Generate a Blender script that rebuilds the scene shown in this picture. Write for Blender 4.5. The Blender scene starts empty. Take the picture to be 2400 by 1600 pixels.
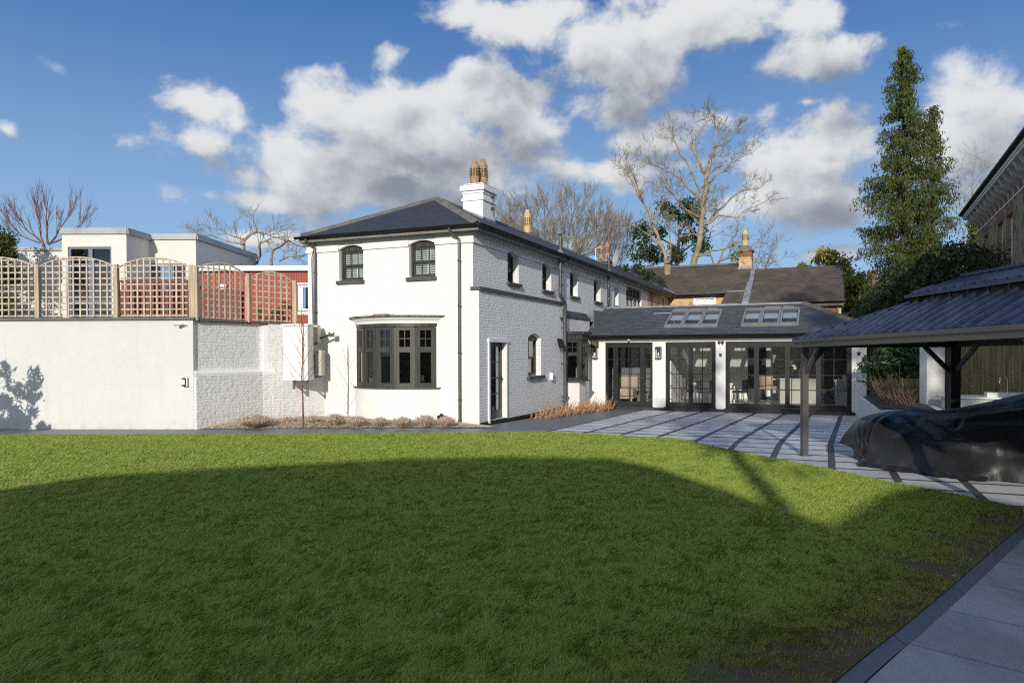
import bpy, math, random
import numpy as np
from mathutils import Vector, Matrix
# ------------------------------------------------------------------ camera
SC = bpy.context.scene
COL = SC.collection
TH = 0.390053977                      # heading of the house frame
PITCH, ROLL, FPX, CAMH = -0.0136436, -0.00302577, 1712.67, 1.75
cam = bpy.data.cameras.new('camera')
cam.sensor_fit = 'HORIZONTAL'; cam.sensor_width = 36.0
cam.lens = FPX / 2400 * 36
cam.shift_x = -31.9 / 2400; cam.shift_y = 50.9 / 2400
cam.clip_start = 0.05; cam.clip_end = 2000
camo = bpy.data.objects.new('camera', cam); COL.objects.link(camo)
_R = Vector((1, 0, 0)); _F = Vector((0, math.cos(PITCH), math.sin(PITCH))); _U = Vector((0, -math.sin(PITCH), math.cos(PITCH)))
_c, _s = math.cos(ROLL), math.sin(ROLL)
cx_ = _c * _R + _s * _U; cy_ = -_s * _R + _c * _U; cz_ = -_F
camo.matrix_world = Matrix(((cx_.x, cy_.x, cz_.x, 0), (cx_.y, cy_.y, cz_.y, 0), (cx_.z, cy_.z, cz_.z, CAMH), (0, 0, 0, 1)))
SC.camera = camo
SC.view_settings.view_transform = 'Standard'; SC.view_settings.look = 'None'
SC.view_settings.gamma = 1; SC.view_settings.exposure = 0.0
SC.cycles.max_bounces = 8; SC.cycles.transparent_max_bounces = 16
SC.cycles.diffuse_bounces = 6; SC.cycles.glossy_bounces = 4; SC.cycles.transmission_bounces = 6
SC.cycles.use_denoising = False
SC.cycles.pixel_filter_type = 'BLACKMAN_HARRIS'; SC.cycles.filter_width = 1.15
SC.cycles.sample_clamp_indirect = 2.5
# ------------------------------------------------------------------ sun
SUN_H = Vector((0.170, 0.9854, 0)); SUN_DROP = 0.305          # light travels away from the camera and a little right
ldir = Vector((SUN_H.x, SUN_H.y, -SUN_DROP)).normalized()
sun = bpy.data.lights.new('sun', 'SUN'); sun.energy = 3.8; sun.angle = math.radians(0.53); sun.color = (1.0, 0.93, 0.82)
suno = bpy.data.objects.new('sun', sun); COL.objects.link(suno)
suno.rotation_mode = 'QUATERNION'; suno.rotation_quaternion = ldir.to_track_quat('-Z', 'Y'); suno.location = (-20, -40, 30)
# ------------------------------------------------------------------ world: blue sky with broken cumulus
def at(px, py, Y):
    """world point on the vertical plane Y=const seen at photo pixel (used once, to lay out far things)"""
    x, y = px - 1200, py - 800
    a, b = x * _c + y * _s - 31.9, -x * _s + y * _c - 50.918
    d = _R * (a / FPX) + _F - _U * (b / FPX)
    return Vector((0, 0, CAMH)) + d * (Y / d.y)
W = bpy.data.worlds.new('World'); SC.world = W; W.use_nodes = True
nt = W.node_tree; nt.nodes.clear()
class NG:
    def __init__(s, nt): s.nt = nt
    def n(s, t, **k):
        nd = s.nt.nodes.new(t)
        for a, v in k.items():
            if a.startswith('i_'):
                key = a[2:]; key = int(key) if key.isdigit() else key.replace('_', ' ')
                s.put(nd.inputs[key], v)
            else: setattr(nd, a, v)
        return nd
    def put(s, inp, v):
        if hasattr(v, 'outputs'): v = v.outputs[0]
        if isinstance(v, bpy.types.NodeSocket): s.nt.links.new(v, inp)
        else: inp.default_value = v
    def m(s, op, a, b=0.0, c=None, clamp=False):
        nd = s.nt.nodes.new('ShaderNodeMath'); nd.operation = op; nd.use_clamp = clamp
        s.put(nd.inputs[0], a); s.put(nd.inputs[1], b)
        if c is not None: s.put(nd.inputs[2], c)
        return nd.outputs[0]
    def vm(s, op, a, b=None, c=None):
        nd = s.nt.nodes.new('ShaderNodeVectorMath'); nd.operation = op
        s.put(nd.inputs[0], a)
        if b is not None: s.put(nd.inputs[1], b)
        if c is not None: s.put(nd.inputs[2], c)
        return nd.outputs['Value'] if op in ('LENGTH', 'DOT_PRODUCT', 'DISTANCE') else nd.outputs[0]
    def ss(s, x, a, b):
        nd = s.nt.nodes.new('ShaderNodeMapRange'); nd.interpolation_type = 'SMOOTHSTEP'
        s.put(nd.inputs['Value'], x); nd.inputs['From Min'].default_value = a; nd.inputs['From Max'].default_value = b
        return nd.outputs[0]
    def lin(s, x, a, b, c=0, d=1):
        nd = s.nt.nodes.new('ShaderNodeMapRange')
        s.put(nd.inputs['Value'], x)
        for k, v in zip(('From Min', 'From Max', 'To Min', 'To Max'), (a, b, c, d)): nd.inputs[k].default_value = v
        return nd.outputs[0]
    def mix(s, f, a, b, blend='MIX'):
        nd = s.nt.nodes.new('ShaderNodeMix'); nd.data_type = 'RGBA'; nd.blend_type = blend
        s.put(nd.inputs[0], f); s.put(nd.inputs[6], a); s.put(nd.inputs[7], b)
        return nd.outputs[2]
# cloud banks: centre and half-size as directions (azimuth, elevation), weight
_CL = [(490,240,95,55,.85),(475,335,95,60,.95),(540,280,70,60,.8),(730,235,95,80,1.0),(850,290,150,80,1.1),(1000,250,150,80,.95),(1120,230,140,95,1.15),(1210,300,120,60,1.0),
       (760,395,190,90,1.15),(900,400,260,90,1.25),(620,462,170,36,.9),(1000,350,260,80,1.1),(1160,50,190,70,1.0),(1420,120,170,120,1.1),(1560,50,210,90,1.05),(1400,230,140,70,.9),(1300,20,120,50,.8),
       (1840,150,200,60,.85),(1860,40,90,55,.8),(1930,120,130,40,.6),(1640,275,170,50,.9),(1860,370,200,95,1.1),(1850,450,180,75,1.1),(1400,395,160,45,.9),(1500,330,150,40,.8),
       (2300,260,170,110,1.15),(2230,350,220,80,1.0),(2380,420,200,90,1.0),(1930,585,120,26,.8),(1380,560,200,30,.6),(600,545,150,30,.7),(130,150,190,80,.16),(300,330,160,80,.12),(20,300,60,50,.45),(2150,60,200,60,.05),(330,60,200,60,.02),(1850,235,60,22,.6),(900,130,60,60,.6)]
def dirang(px, py):
    v = (at(px, py, 10) - Vector((0, 0, CAMH))).normalized()
    return math.atan2(v.x, v.y), math.asin(v.z)
g = bpy.data.node_groups.new('cloud_density', 'ShaderNodeTree')
g.interface.new_socket('P', in_out='INPUT', socket_type='NodeSocketVector'); g.interface.new_socket('D', in_out='OUTPUT', socket_type='NodeSocketFloat')
q = NG(g); gi = q.n('NodeGroupInput'); go = q.n('NodeGroupOutput')
acc = None
for (cx, cy, rx, ry, w) in _CL:
    cx, cy, rx, ry = [v * 1.0204 for v in (cx, cy, rx, ry)]
    az, el = dirang(cx, cy); az1, _ = dirang(cx + rx, cy); _, el1 = dirang(cx, cy - ry)
    sx, sy = 1 / max(az1 - az, .01), 1 / max(el1 - el, .01)
    L = q.vm('LENGTH', q.vm('MULTIPLY_ADD', gi.outputs[0], (sx, sy, 0), (-az * sx, -el * sy, 0)))
    d = q.m('SUBTRACT', w - .10, q.m('MULTIPLY', L, .80))
    acc = d if acc is None else q.m('SMOOTH_MAX', acc, d, .25)
n1 = q.n('ShaderNodeTexNoise', i_Scale=9.0, i_Detail=12.0, i_Roughness=.60, i_Distortion=.2)
q.put(n1.inputs['Vector'], q.vm('MULTIPLY', gi.outputs[0], (1, 1.25, 1)))
n2 = q.n('ShaderNodeTexNoise', i_Scale=3.2, i_Detail=3.0)
q.put(n2.inputs['Vector'], q.vm('MULTIPLY_ADD', gi.outputs[0], (1, 2.2, 1), (4, 2, 0)))
spz = q.n('ShaderNodeSeparateXYZ', i_0=gi.outputs[0])
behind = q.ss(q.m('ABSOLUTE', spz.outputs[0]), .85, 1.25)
base = q.m('MAXIMUM', acc, q.m('ADD', -1.05, q.m('MULTIPLY', behind, 1.25)))  # unseen cloud cover added behind the camera to raise the fill light
dd = q.m('ADD', base, q.m('MULTIPLY', q.m('SUBTRACT', n1.outputs[0], .5), 3.0))
dd = q.m('ADD', dd, q.m('MULTIPLY', q.m('SUBTRACT', n2.outputs[0], .5), .35))
q.put(go.inputs[0], dd)
q = NG(nt)
tc = q.n('ShaderNodeTexCoord'); sep = q.n('ShaderNodeSeparateXYZ', i_0=tc.outputs['Generated'])
az = q.m('ARCTAN2', sep.outputs[0], sep.outputs[1]); el = q.m('ARCSINE', sep.outputs[2])
cmb = q.n('ShaderNodeCombineXYZ', i_0=az, i_1=el, i_2=0.0)
def dens(off):
    gn = q.n('ShaderNodeGroup', node_tree=g); q.put(gn.inputs[0], q.vm('ADD', cmb.outputs[0], off)); return gn.outputs[0]
D0 = dens((0, 0, 0)); D1 = dens((-.03, .07, 0)); D2 = dens((-.010, .018, 0))
alpha = q.m('MULTIPLY', q.ss(D0, -.12, .50), q.ss(el, -.02, .05))
litc = q.m('ADD', q.m('MULTIPLY', q.m('SUBTRACT', D0, D1), .50), q.m('MULTIPLY', q.m('SUBTRACT', D0, D2), .40))
litc = q.m('SUBTRACT', q.m('ADD', litc, .52), q.m('MULTIPLY', q.ss(D0, .2, 1.3), .62))
lit2 = q.ss(litc, -.12, .95)
fillw = q.m('ADD', 1.0, q.m('MULTIPLY', q.ss(q.m('ABSOLUTE', az), 1.0, 1.6), .42))  # added clouds behind the camera are brightened for extra fill
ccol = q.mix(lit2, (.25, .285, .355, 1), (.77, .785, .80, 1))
ccol = q.mix(1.0, ccol, q.n('ShaderNodeCombineXYZ', i_0=fillw, i_1=fillw, i_2=fillw), 'MULTIPLY')
sky = q.n('ShaderNodeTexSky', sky_type='NISHITA', sun_disc=False, sun_elevation=math.atan(SUN_DROP), altitude=50.0, air_density=1.0, dust_density=.6, ozone_density=2.2)
sky.sun_rotation = math.atan2(-SUN_H.x, -SUN_H.y)
SKYS = 0.10
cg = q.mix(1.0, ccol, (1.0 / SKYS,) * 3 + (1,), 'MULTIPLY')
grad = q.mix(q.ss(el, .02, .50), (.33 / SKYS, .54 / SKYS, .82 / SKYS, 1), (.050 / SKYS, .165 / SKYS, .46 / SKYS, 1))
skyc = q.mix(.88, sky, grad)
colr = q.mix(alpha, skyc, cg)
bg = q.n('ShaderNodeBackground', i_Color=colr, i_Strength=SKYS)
q.put(q.n('ShaderNodeOutputWorld').inputs[0], bg)
W.cycles.sampling_method = 'MANUAL'; W.cycles.sample_map_resolution = 512
# ------------------------------------------------------------------ frames and mesh helpers
O = Vector((-1.1316, 17.7993, 0)); UX = Vector((math.cos(TH), -math.sin(TH), 0)); VY = Vector((math.sin(TH), math.cos(TH), 0))
def H(x, y, z=0): return O + UX * x + VY * y + Vector((0, 0, z))
ROOTS = {}
def tag(o, label=None, cat=None, group=None, kind=None):
    if label: o['label'] = label
    if cat: o['category'] = cat
    if group: o['group'] = group
    if kind: o['kind'] = kind
    return o
def thing(name, label, cat, org=(0, 0, 0), frame='H', group=None):
    o = bpy.data.objects.new(name, None); COL.objects.link(o); o.empty_display_size = .2
    ORG[o] = Vector(org)
    if frame == 'H': o.location = H(*org); o.rotation_euler = (0, 0, -TH)
    else: o.location = org
    return tag(o, label, cat, group)
class _Org(dict):
    def __setitem__(s, k, v): dict.__setitem__(s, k.name, v)
    def __getitem__(s, k): return dict.__getitem__(s, k.name)
ORG = _Org()
class MB:
    def __init__(s): s.V = []; s.F = []; s.M = []; s.mi = 0
    def face(s, pts):
        b = len(s.V); s.V += [tuple(p) for p in pts]; s.F.append(tuple(range(b, b + len(pts)))); s.M.append(s.mi); return s
    def box(s, x0, y0, z0, x1, y1, z1):
        if x0 > x1: x0, x1 = x1, x0
        if y0 > y1: y0, y1 = y1, y0
        if z0 > z1: z0, z1 = z1, z0
        p = [(x0,y0,z0),(x1,y0,z0),(x1,y1,z0),(x0,y1,z0),(x0,y0,z1),(x1,y0,z1),(x1,y1,z1),(x0,y1,z1)]
        return s.hexa(p)
    def hexa(s, p):
        b = len(s.V); s.V += [tuple(v) for v in p]
        for f in ((0,3,2,1),(4,5,6,7),(0,1,5,4),(1,2,6,5),(2,3,7,6),(3,0,4,7)):
            s.F.append(tuple(b + i for i in f)); s.M.append(s.mi)
        return s
    def extr(s, poly, vec):
        poly = [Vector(p) for p in poly]; vec = Vector(vec); q2 = [p + vec for p in poly]
        b = len(s.V); n = len(poly); s.V += [tuple(p) for p in poly] + [tuple(p) for p in q2]
        s.F.append(tuple(range(b, b + n))[::-1]); s.F.append(tuple(range(b + n, b + 2 * n))); s.M += [s.mi] * 2
        for i in range(n):
            j = (i + 1) % n; s.F.append((b + i, b + j, b + n + j, b + n + i)); s.M.append(s.mi)
        return s
    def beam(s, p0, p1, w, h, up=(0, 0, 1)):
        p0 = Vector(p0); p1 = Vector(p1); d = (p1 - p0).normalized(); up = Vector(up)
        r = d.cross(up)
        if r.length < 1e-4: r = d.cross(Vector((0, 1, 0)))
        r.normalize(); u = r.cross(d); r *= w / 2; u *= h / 2
        return s.hexa([p0 - r - u, p0 + r - u, p1 + r - u, p1 - r - u, p0 - r + u, p0 + r + u, p1 + r + u, p1 - r + u])
    def tube(s, pts, rad, n=8, cap=True):
        pts = [Vector(p) for p in pts]
        if not hasattr(rad, '__len__'): rad = [rad] * len(pts)
        b0 = len(s.V); up = Vector((.13, .29, 1)).normalized()
        for i, p in enumerate(pts):
            d = (pts[min(i + 1, len(pts) - 1)] - pts[max(i - 1, 0)]).normalized()
            r = d.cross(up)
            if r.length < .05: r = d.cross(Vector((1, 0, 0)))
            r.normalize(); u = r.cross(d)
            for k in range(n):
                a = 2 * math.pi * k / n; s.V.append(tuple(p + (r * math.cos(a) + u * math.sin(a)) * rad[i]))
        for i in range(len(pts) - 1):
            for k in range(n):
                k2 = (k + 1) % n; a = b0 + i * n
                s.F.append((a + k, a + k2, a + n + k2, a + n + k)); s.M.append(s.mi)
        if cap:
            s.F.append(tuple(b0 + k for k in range(n))[::-1]); s.F.append(tuple(b0 + (len(pts) - 1) * n + k for k in range(n))); s.M += [s.mi] * 2
        return s
    def lathe(s, c, prof, n=16):
        b = len(s.V)
        for r, z in prof:
            for k in range(n):
                a = 2 * math.pi * k / n; s.V.append((c[0] + r * math.cos(a), c[1] + r * math.sin(a), c[2] + z))
        for i in range(len(prof) - 1):
            for k in range(n):
                k2 = (k + 1) % n; a = b + i * n
                s.F.append((a + k, a + k2, a + n + k2, a + n + k)); s.M.append(s.mi)
        s.F.append(tuple(b + k for k in range(n))[::-1]); s.F.append(tuple(b + (len(prof) - 1) * n + k for k in range(n))); s.M += [s.mi] * 2
        return s
    def build(s, name, mat, parent=None, org=None, frame='H', smooth=False, bevel=0):
        o0 = ORG[parent] if parent is not None else Vector(org or (0, 0, 0))
        me = bpy.data.meshes.new(name)
        me.from_pydata([(v[0] - o0.x, v[1] - o0.y, v[2] - o0.z) for v in s.V], [], s.F)
        mats = mat if isinstance(mat, (list, tuple)) else [mat]
        for mm in mats: me.materials.append(mm)
        if len(mats) > 1: me.polygons.foreach_set('material_index', s.M)
        me.update()
        uv = me.uv_layers.new(name='UVMap'); arr = np.zeros(len(me.loops) * 2, dtype=np.float32)
        for p in me.polygons:
            nrm = p.normal
            t = Vector((-nrm.y, nrm.x, 0))
            if t.length < .02: t = Vector((1, 0, 0)); bb = Vector((0, 1, 0))
            else: t.normalize(); bb = nrm.cross(t)
            for li in p.loop_indices:
                v = Vector(me.vertices[me.loops[li].vertex_index].co) + o0
                arr[2 * li] = v.dot(t); arr[2 * li + 1] = v.dot(bb)
        uv.data.foreach_set('uv', arr)
        if smooth: me.polygons.foreach_set('use_smooth', [True] * len(me.polygons))
        o = bpy.data.objects.new(name, me); COL.objects.link(o); ORG[o] = o0
        if parent is not None: o.parent = parent
        elif frame == 'H': o.location = H(*o0); o.rotation_euler = (0, 0, -TH)
        else: o.location = o0
        if bevel:
            md = o.modifiers.new('bevel', 'BEVEL'); md.width = bevel; md.segments = 2; md.limit_method = 'ANGLE'
        return o
def npmesh(name, V, F, mat, parent=None, org=(0, 0, 0), smooth=False):
    """V (n,3) world coords, F (m,k)"""
    me = bpy.data.meshes.new(name); o0 = ORG[parent] if parent is not None else Vector(org)
    V = np.asarray(V, dtype=np.float32) - np.array(o0, dtype=np.float32); F = np.asarray(F, dtype=np.int32); k = F.shape[1]
    me.vertices.add(len(V)); me.vertices.foreach_set('co', V.ravel())
    me.loops.add(F.size); me.loops.foreach_set('vertex_index', F.ravel())
    me.polygons.add(len(F)); me.polygons.foreach_set('loop_start', np.arange(0, F.size, k, dtype=np.int32)); me.polygons.foreach_set('loop_total', np.full(len(F), k, dtype=np.int32))
    me.materials.append(mat); me.update(calc_edges=True)
    if smooth: me.polygons.foreach_set('use_smooth', [True] * len(F))
    o = bpy.data.objects.new(name, me); COL.objects.link(o); ORG[o] = o0
    if parent is not None: o.parent = parent
    else: o.location = o0
    return o
# ------------------------------------------------------------------ materials
def newmat(name):
    m = bpy.data.materials.new(name); m.use_nodes = True; m.node_tree.nodes.clear(); q = NG(m.node_tree)
    b = q.n('ShaderNodeBsdfPrincipled'); o = q.n('ShaderNodeOutputMaterial'); q.put(o.inputs[0], b); return m, q, b
def uvn(q, obj=False):
    tc = q.n('ShaderNodeTexCoord'); return tc.outputs['Object' if obj else 'UV']
def noise(q, vec, sc, det=4, rough=.55, dist=0):
    n = q.n('ShaderNodeTexNoise', i_Scale=sc, i_Detail=det, i_Roughness=rough, i_Distortion=dist); q.put(n.inputs['Vector'], vec); return n.outputs[0]
def bump(q, b, h, dist=.01, strength=1.0):
    n = q.n('ShaderNodeBump', i_Strength=strength, i_Distance=dist, i_Height=h); q.put(b.inputs['Normal'], n.outputs[0])
def rgb(*c): return (c[0], c[1], c[2], 1)
def plain(name, col, rough=.6, var=.12, sc=3.0, bsc=60, bd=.0015, metal=0, spec=.5, col2=None, stretch=(1, 1, 1)):
    m, q, b = newmat(name); v = uvn(q, True)
    v2 = q.vm('MULTIPLY', v, stretch)
    n = q.m('ADD', q.m('MULTIPLY', noise(q, v2, sc, 6), .65), q.m('MULTIPLY', noise(q, v2, sc * 9, 4), .35))
    c2 = col2 or tuple(x * (1 - 2.2 * var) for x in col)
    c1 = tuple(min(1, x * (1 + var)) for x in col)
    q.put(b.inputs['Base Color'], q.mix(q.ss(n, .32, .68), rgb(*c2), rgb(*c1)))
    q.put(b.inputs['Roughness'], q.lin(n, .3, .7, max(0, rough - .08), min(1, rough + .08)))
    b.inputs['Metallic'].default_value = metal; b.inputs['Specular IOR Level'].default_value = spec
    if bd: bump(q, b, noise(q, v, bsc, 3), bd)
    return m
def dirt(m, zmax=.35, amt=.55, streak=.10):
    q = NG(m.node_tree); b = [n for n in m.node_tree.nodes if n.type == 'BSDF_PRINCIPLED'][0]; src = b.inputs['Base Color'].links[0].from_socket
    v = uvn(q, True); z = q.n('ShaderNodeSeparateXYZ', i_0=v).outputs[2]
    sp = q.m('MULTIPLY', q.ss(z, zmax, 0.0), q.ss(noise(q, v, 5, 6, .7), .38, .72))
    st = q.m('MULTIPLY', q.ss(noise(q, q.vm('MULTIPLY', v, (3.0, 3.0, .22)), 2.2, 5, .6), .50, .78), streak)
    c = q.mix(q.m('MULTIPLY', sp, amt), src, (.40, .37, .30, 1)); c = q.mix(st, c, (.42, .41, .36, 1)); q.put(b.inputs['Base Color'], c)
def brick(name, c1, c2, mortar, bw=.225, rh=.075, ms=.01, rough=.75, bd=.008, wob=.004, nb=.004, stain=.1, msm=.3, third=None, rv=.0, joint=1.0, nsc=14):
    m, q, b = newmat(name); v = uvn(q)
    wv = q.n('ShaderNodeTexNoise', i_Scale=7.0, i_Detail=3.0); q.put(wv.inputs['Vector'], v)
    v2 = q.vm('ADD', v, q.vm('SCALE', q.vm('SUBTRACT', wv.outputs['Color'], (.5, .5, .5)), None)) if False else q.vm('MULTIPLY_ADD', q.vm('SUBTRACT', wv.outputs['Color'], (.5, .5, .5)), (wob * 6, wob * 6, 0), v)
    t = q.n('ShaderNodeTexBrick', i_Scale=1.0, i_Mortar_Size=ms, i_Mortar_Smooth=msm, i_Bias=0.0, i_Brick_Width=bw, i_Row_Height=rh)
    t.inputs['Color1'].default_value = rgb(*c1); t.inputs['Color2'].default_value = rgb(*c2); t.inputs['Mortar'].default_value = rgb(*mortar)
    q.put(t.inputs['Vector'], v2)
    c = t.outputs['Color']
    big = noise(q, v, .9, 5, .6); fine = noise(q, v, nsc * 3, 5)
    if third:
        c = q.mix(q.m('MULTIPLY', q.ss(noise(q, v2, 2.3, 2), .52, .6), q.m('SUBTRACT', 1.0, t.outputs['Fac'])), c, rgb(*third))
    c = q.mix(q.lin(q.m('ADD', q.m('MULTIPLY', big, .6), q.m('MULTIPLY', fine, .4)), .3, .7, 0, stain * 2), c, rgb(*(x * .45 for x in mortar)))
    q.put(b.inputs['Base Color'], c); b.inputs['Roughness'].default_value = rough
    hgt = q.m('ADD', q.m('MULTIPLY', t.outputs['Fac'], -joint), q.m('MULTIPLY', noise(q, v2, nsc, 5, .6), nb / bd))
    bump(q, b, hgt, bd)
    return m
def slate(name, c1, c2, bw=.3, rh=.22, lichen=None, rough=.55, bd=.01, patch=None, lich_amt=.5):
    m, q, b = newmat(name); v = uvn(q)
    t = q.n('ShaderNodeTexBrick', i_Scale=1.0, i_Mortar_Size=.006, i_Mortar_Smooth=.1, i_Bias=.0, i_Brick_Width=bw, i_Row_Height=rh)
    t.inputs['Color1'].default_value = rgb(*c1); t.inputs['Color2'].default_value = rgb(*c2); t.inputs['Mortar'].default_value = rgb(*(x * .3 for x in c1)); q.put(t.inputs['Vector'], v)
    sp = q.n('ShaderNodeSeparateXYZ', i_0=v); fr = q.m('FRACT', q.m('DIVIDE', sp.outputs[1], rh))
    c = t.outputs['Color']; n1 = noise(q, q.vm('MULTIPLY', v, (1.2, 1.2, 1)), 3, 5); n2 = noise(q, v, 28, 4)
    c = q.mix(q.ss(n2, .35, .75), c, rgb(*(min(1, x * 1.5 + .004) for x in c2)))
    if patch: c = q.mix(q.m('MULTIPLY', q.ss(noise(q, v, .8, 6, .65), .47, .62), .75), c, rgb(*patch))
    if lichen:
        e = q.m('MULTIPLY', q.ss(fr, .24, .10), q.ss(noise(q, q.vm('MULTIPLY', v, (1.0, 4, 1)), 2.6, 3), .47, .56))
        c = q.mix(q.m('MULTIPLY', e, lich_amt), c, rgb(*lichen))
    q.put(b.inputs['Base Color'], c); q.put(b.inputs['Roughness'], q.lin(n1, .3, .7, rough - .02, rough + .2)); b.inputs['Specular IOR Level'].default_value = .3
    h = q.m('ADD', q.m('MULTIPLY', fr, -1.0), q.m('ADD', q.m('MULTIPLY', t.outputs['Fac'], -.5), q.m('MULTIPLY', n2, .35)))
    bump(q, b, h, bd); return m
def glassmat(name, tint=(.80, .84, .82), refl=1.0, rough=.0, ior=1.5):
    m = bpy.data.materials.new(name); m.use_nodes = True; m.node_tree.nodes.clear(); q = NG(m.node_tree)
    f = q.n('ShaderNodeFresnel', i_IOR=ior); tr = q.n('ShaderNodeBsdfTransparent', i_Color=rgb(*tint)); gl = q.n('ShaderNodeBsdfGlossy', i_Roughness=rough, i_Color=(.95, .97, 1, 1))
    v = uvn(q, True); bn = q.n('ShaderNodeBump', i_Strength=.25, i_Distance=.004, i_Height=noise(q, v, 1.3, 2)); q.put(gl.inputs['Normal'], bn.outputs[0])
    mx = q.n('ShaderNodeMixShader', i_0=q.m('MULTIPLY', f.outputs[0], 1.7 * refl, clamp=True)); q.put(mx.inputs[1], tr); q.put(mx.inputs[2], gl)
    q.put(q.n('ShaderNodeOutputMaterial').inputs[0], mx); return m
def leafmat(name, c1, c2, c3=None, rough=.5, trans=.25, sc=.8, spec=.4):
    m, q, b = newmat(name); geo = q.n('ShaderNodeNewGeometry'); v = uvn(q, True)
    n = noise(q, v, sc, 3); f = q.m('ADD', q.m('MULTIPLY', geo.outputs['Random Per Island'], .6), q.m('MULTIPLY', q.ss(n, .3, .7), .4))
    c = q.mix(f, rgb(*c1), rgb(*c2))
    if c3: c = q.mix(q.ss(geo.outputs['Random Per Island'], .86, .9), c, rgb(*c3))
    q.put(b.inputs['Base Color'], c); b.inputs['Roughness'].default_value = rough; b.inputs['Specular IOR Level'].default_value = spec
    t = q.n('ShaderNodeBsdfTranslucent'); q.put(t.inputs[0], c)
    mx = q.n('ShaderNodeMixShader', i_0=trans); q.put(mx.inputs[1], b); q.put(mx.inputs[2], t)
    for nd in m.node_tree.nodes:
        if nd.type == 'OUTPUT_MATERIAL': q.put(nd.inputs[0], mx)
    return m
M = {}
M['white_brick'] = brick('white_painted_brick', (.80,.80,.775), (.83,.83,.805), (.785,.785,.76), bd=.003, nb=.0012, stain=.015, ms=.008, joint=.5)
M['white_brick_rough'] = brick('white_painted_rough_brick', (.76,.765,.755), (.80,.805,.795), (.75,.755,.745), bd=.013, nb=.020, stain=.03, wob=.010, ms=.014, msm=.8, joint=.42, nsc=9)
M['white_wall_old'] = brick('white_old_wall_brick', (.74,.745,.73), (.78,.785,.77), (.73,.735,.72), bd=.018, nb=.034, stain=.04, wob=.016, ms=.014, msm=1.0, joint=.30, nsc=8)
M['white_paint'] = plain('white_paint', (.80,.80,.78), .5, .02, 2, 40, .0008)
M['render'] = plain('white_smooth_render', (.64,.645,.635), .7, .03, .55, 30, .0015)
M['cream_render'] = plain('cream_render', (.72,.70,.64), .75, .03, .7, 50, .001)
M['frame'] = plain('dark_grey_timber', (.052,.050,.045), .42, .25, 5, 90, .0015, stretch=(3, 3, .35))
M['frame_w'] = plain('weathered_grey_timber', (.052,.051,.045), .5, .3, 6, 90, .002, stretch=(4, 4, .3), col2=(.026, .025, .022))
M['alu'] = plain('charcoal_aluminium', (.016,.017,.019), .45, .15, 3, 60, .0003, spec=.3)
M['gutter'] = plain('black_plastic_gutter', (.011,.011,.012), .5, .15, 3, 60, .0003, spec=.25)
M['pipe'] = plain('dark_grey_pipe', (.075,.078,.085), .35, .2, 2, 60, .0004)
M['plinth'] = plain('black_plinth_paint', (.022,.022,.022), .6, .3, 4, 60, .002)
M['sill'] = plain('dark_grey_sill_paint', (.085,.087,.085), .6, .2, 5, 60, .002)
M['slate'] = slate('natural_slate', (.027,.030,.037), (.042,.045,.054), .28, .20, lichen=(.12,.10,.05), lich_amt=.35)
M['slate_ext'] = slate('extension_slate', (.050,.056,.070), (.058,.064,.078), .34, .155, lichen=(.30,.27,.13), lich_amt=.6, rough=.6)
M['tile_old'] = slate('old_brown_slate', (.050,.040,.032), (.078,.064,.052), .26, .17, lichen=(.30,.25,.18), rough=.8, bd=.012, lich_amt=.4, patch=(.125,.10,.085))
M['ridge'] = plain('grey_ridge_tile', (.17,.155,.14), .8, .2, 3, 50, .004)
M['yellow_brick'] = brick('yellow_stock_brick', (.74,.50,.19), (.62,.37,.13), (.58,.50,.38), rough=.85, bd=.006, third=(.30,.13,.07), stain=.1)
M['buff_brick'] = brick('buff_brick', (.46,.36,.20), (.36,.27,.15), (.20,.17,.12), rough=.85, bd=.006, third=(.14,.10,.07), stain=.15)
M['red_brick'] = brick('red_brick', (.34,.10,.06), (.26,.075,.05), (.25,.18,.14), rough=.85, bd=.006, stain=.15)
M['lead'] = plain('lead_flashing', (.24,.26,.29), .5, .2, 5, 30, .004)
M['darklead'] = plain('dark_lead_slope', (.06,.063,.068), .55, .25, 6, 30, .003)
M['terracotta'] = plain('terracotta_pot', (.40,.27,.16), .8, .2, 9, 50, .003, col2=(.21,.135,.085))
M['pale_pot'] = plain('pale_clay_pot', (.62,.46,.25), .8, .15, 9, 50, .003, col2=(.42,.29,.16))
M['concrete'] = plain('weathered_mortar', (.20,.185,.145), .9, .35, 7, 30, .01)
M['glass'] = glassmat('window_glass', (.72,.77,.75), 1.25)
M['glass_door'] = glassmat('door_glass', (.95,.97,.96), .75)
M['glass_sky'] = glassmat('rooflight_glass', (.92,.97,.98), .30)
M['dark_room'] = plain('dark_room_shade', (.10,.095,.085), .9, .2, 1, 0, 0)  # darkness of unlit rooms put into the wall colour
M['room_white'] = plain('room_plaster', (.86,.85,.82), .9, .03, 1, 0, 0)
M['shutter'] = plain('white_shutter', (.86,.87,.88), .5, .02, 2, 0, 0)
M['cedar'] = brick('red_cedar_boards', (.33,.055,.024), (.38,.07,.032), (.18,.028,.014), bw=.085, rh=30, ms=.006, rough=.6, bd=.01, wob=.0, nb=.001, stain=.06)
M['red_rail'] = plain('dark_red_timber', (.17,.035,.025), .6, .2, 4, 40, .002)
M['wood_new'] = plain('pale_trellis_timber', (.57,.485,.385), .75, .2, 5, 60, .002, stretch=(3, 3, .4), col2=(.34,.265,.19))
M['wood_post'] = plain('timber_post', (.51,.41,.30), .75, .2, 5, 60, .002, stretch=(4, 4, .3), col2=(.31,.23,.15))
M['wood_fence'] = plain('green_stained_fence_board', (.38,.30,.16), .8, .35, 4, 60, .003, stretch=(5, 5, .3), col2=(.17,.155,.07))
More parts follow.
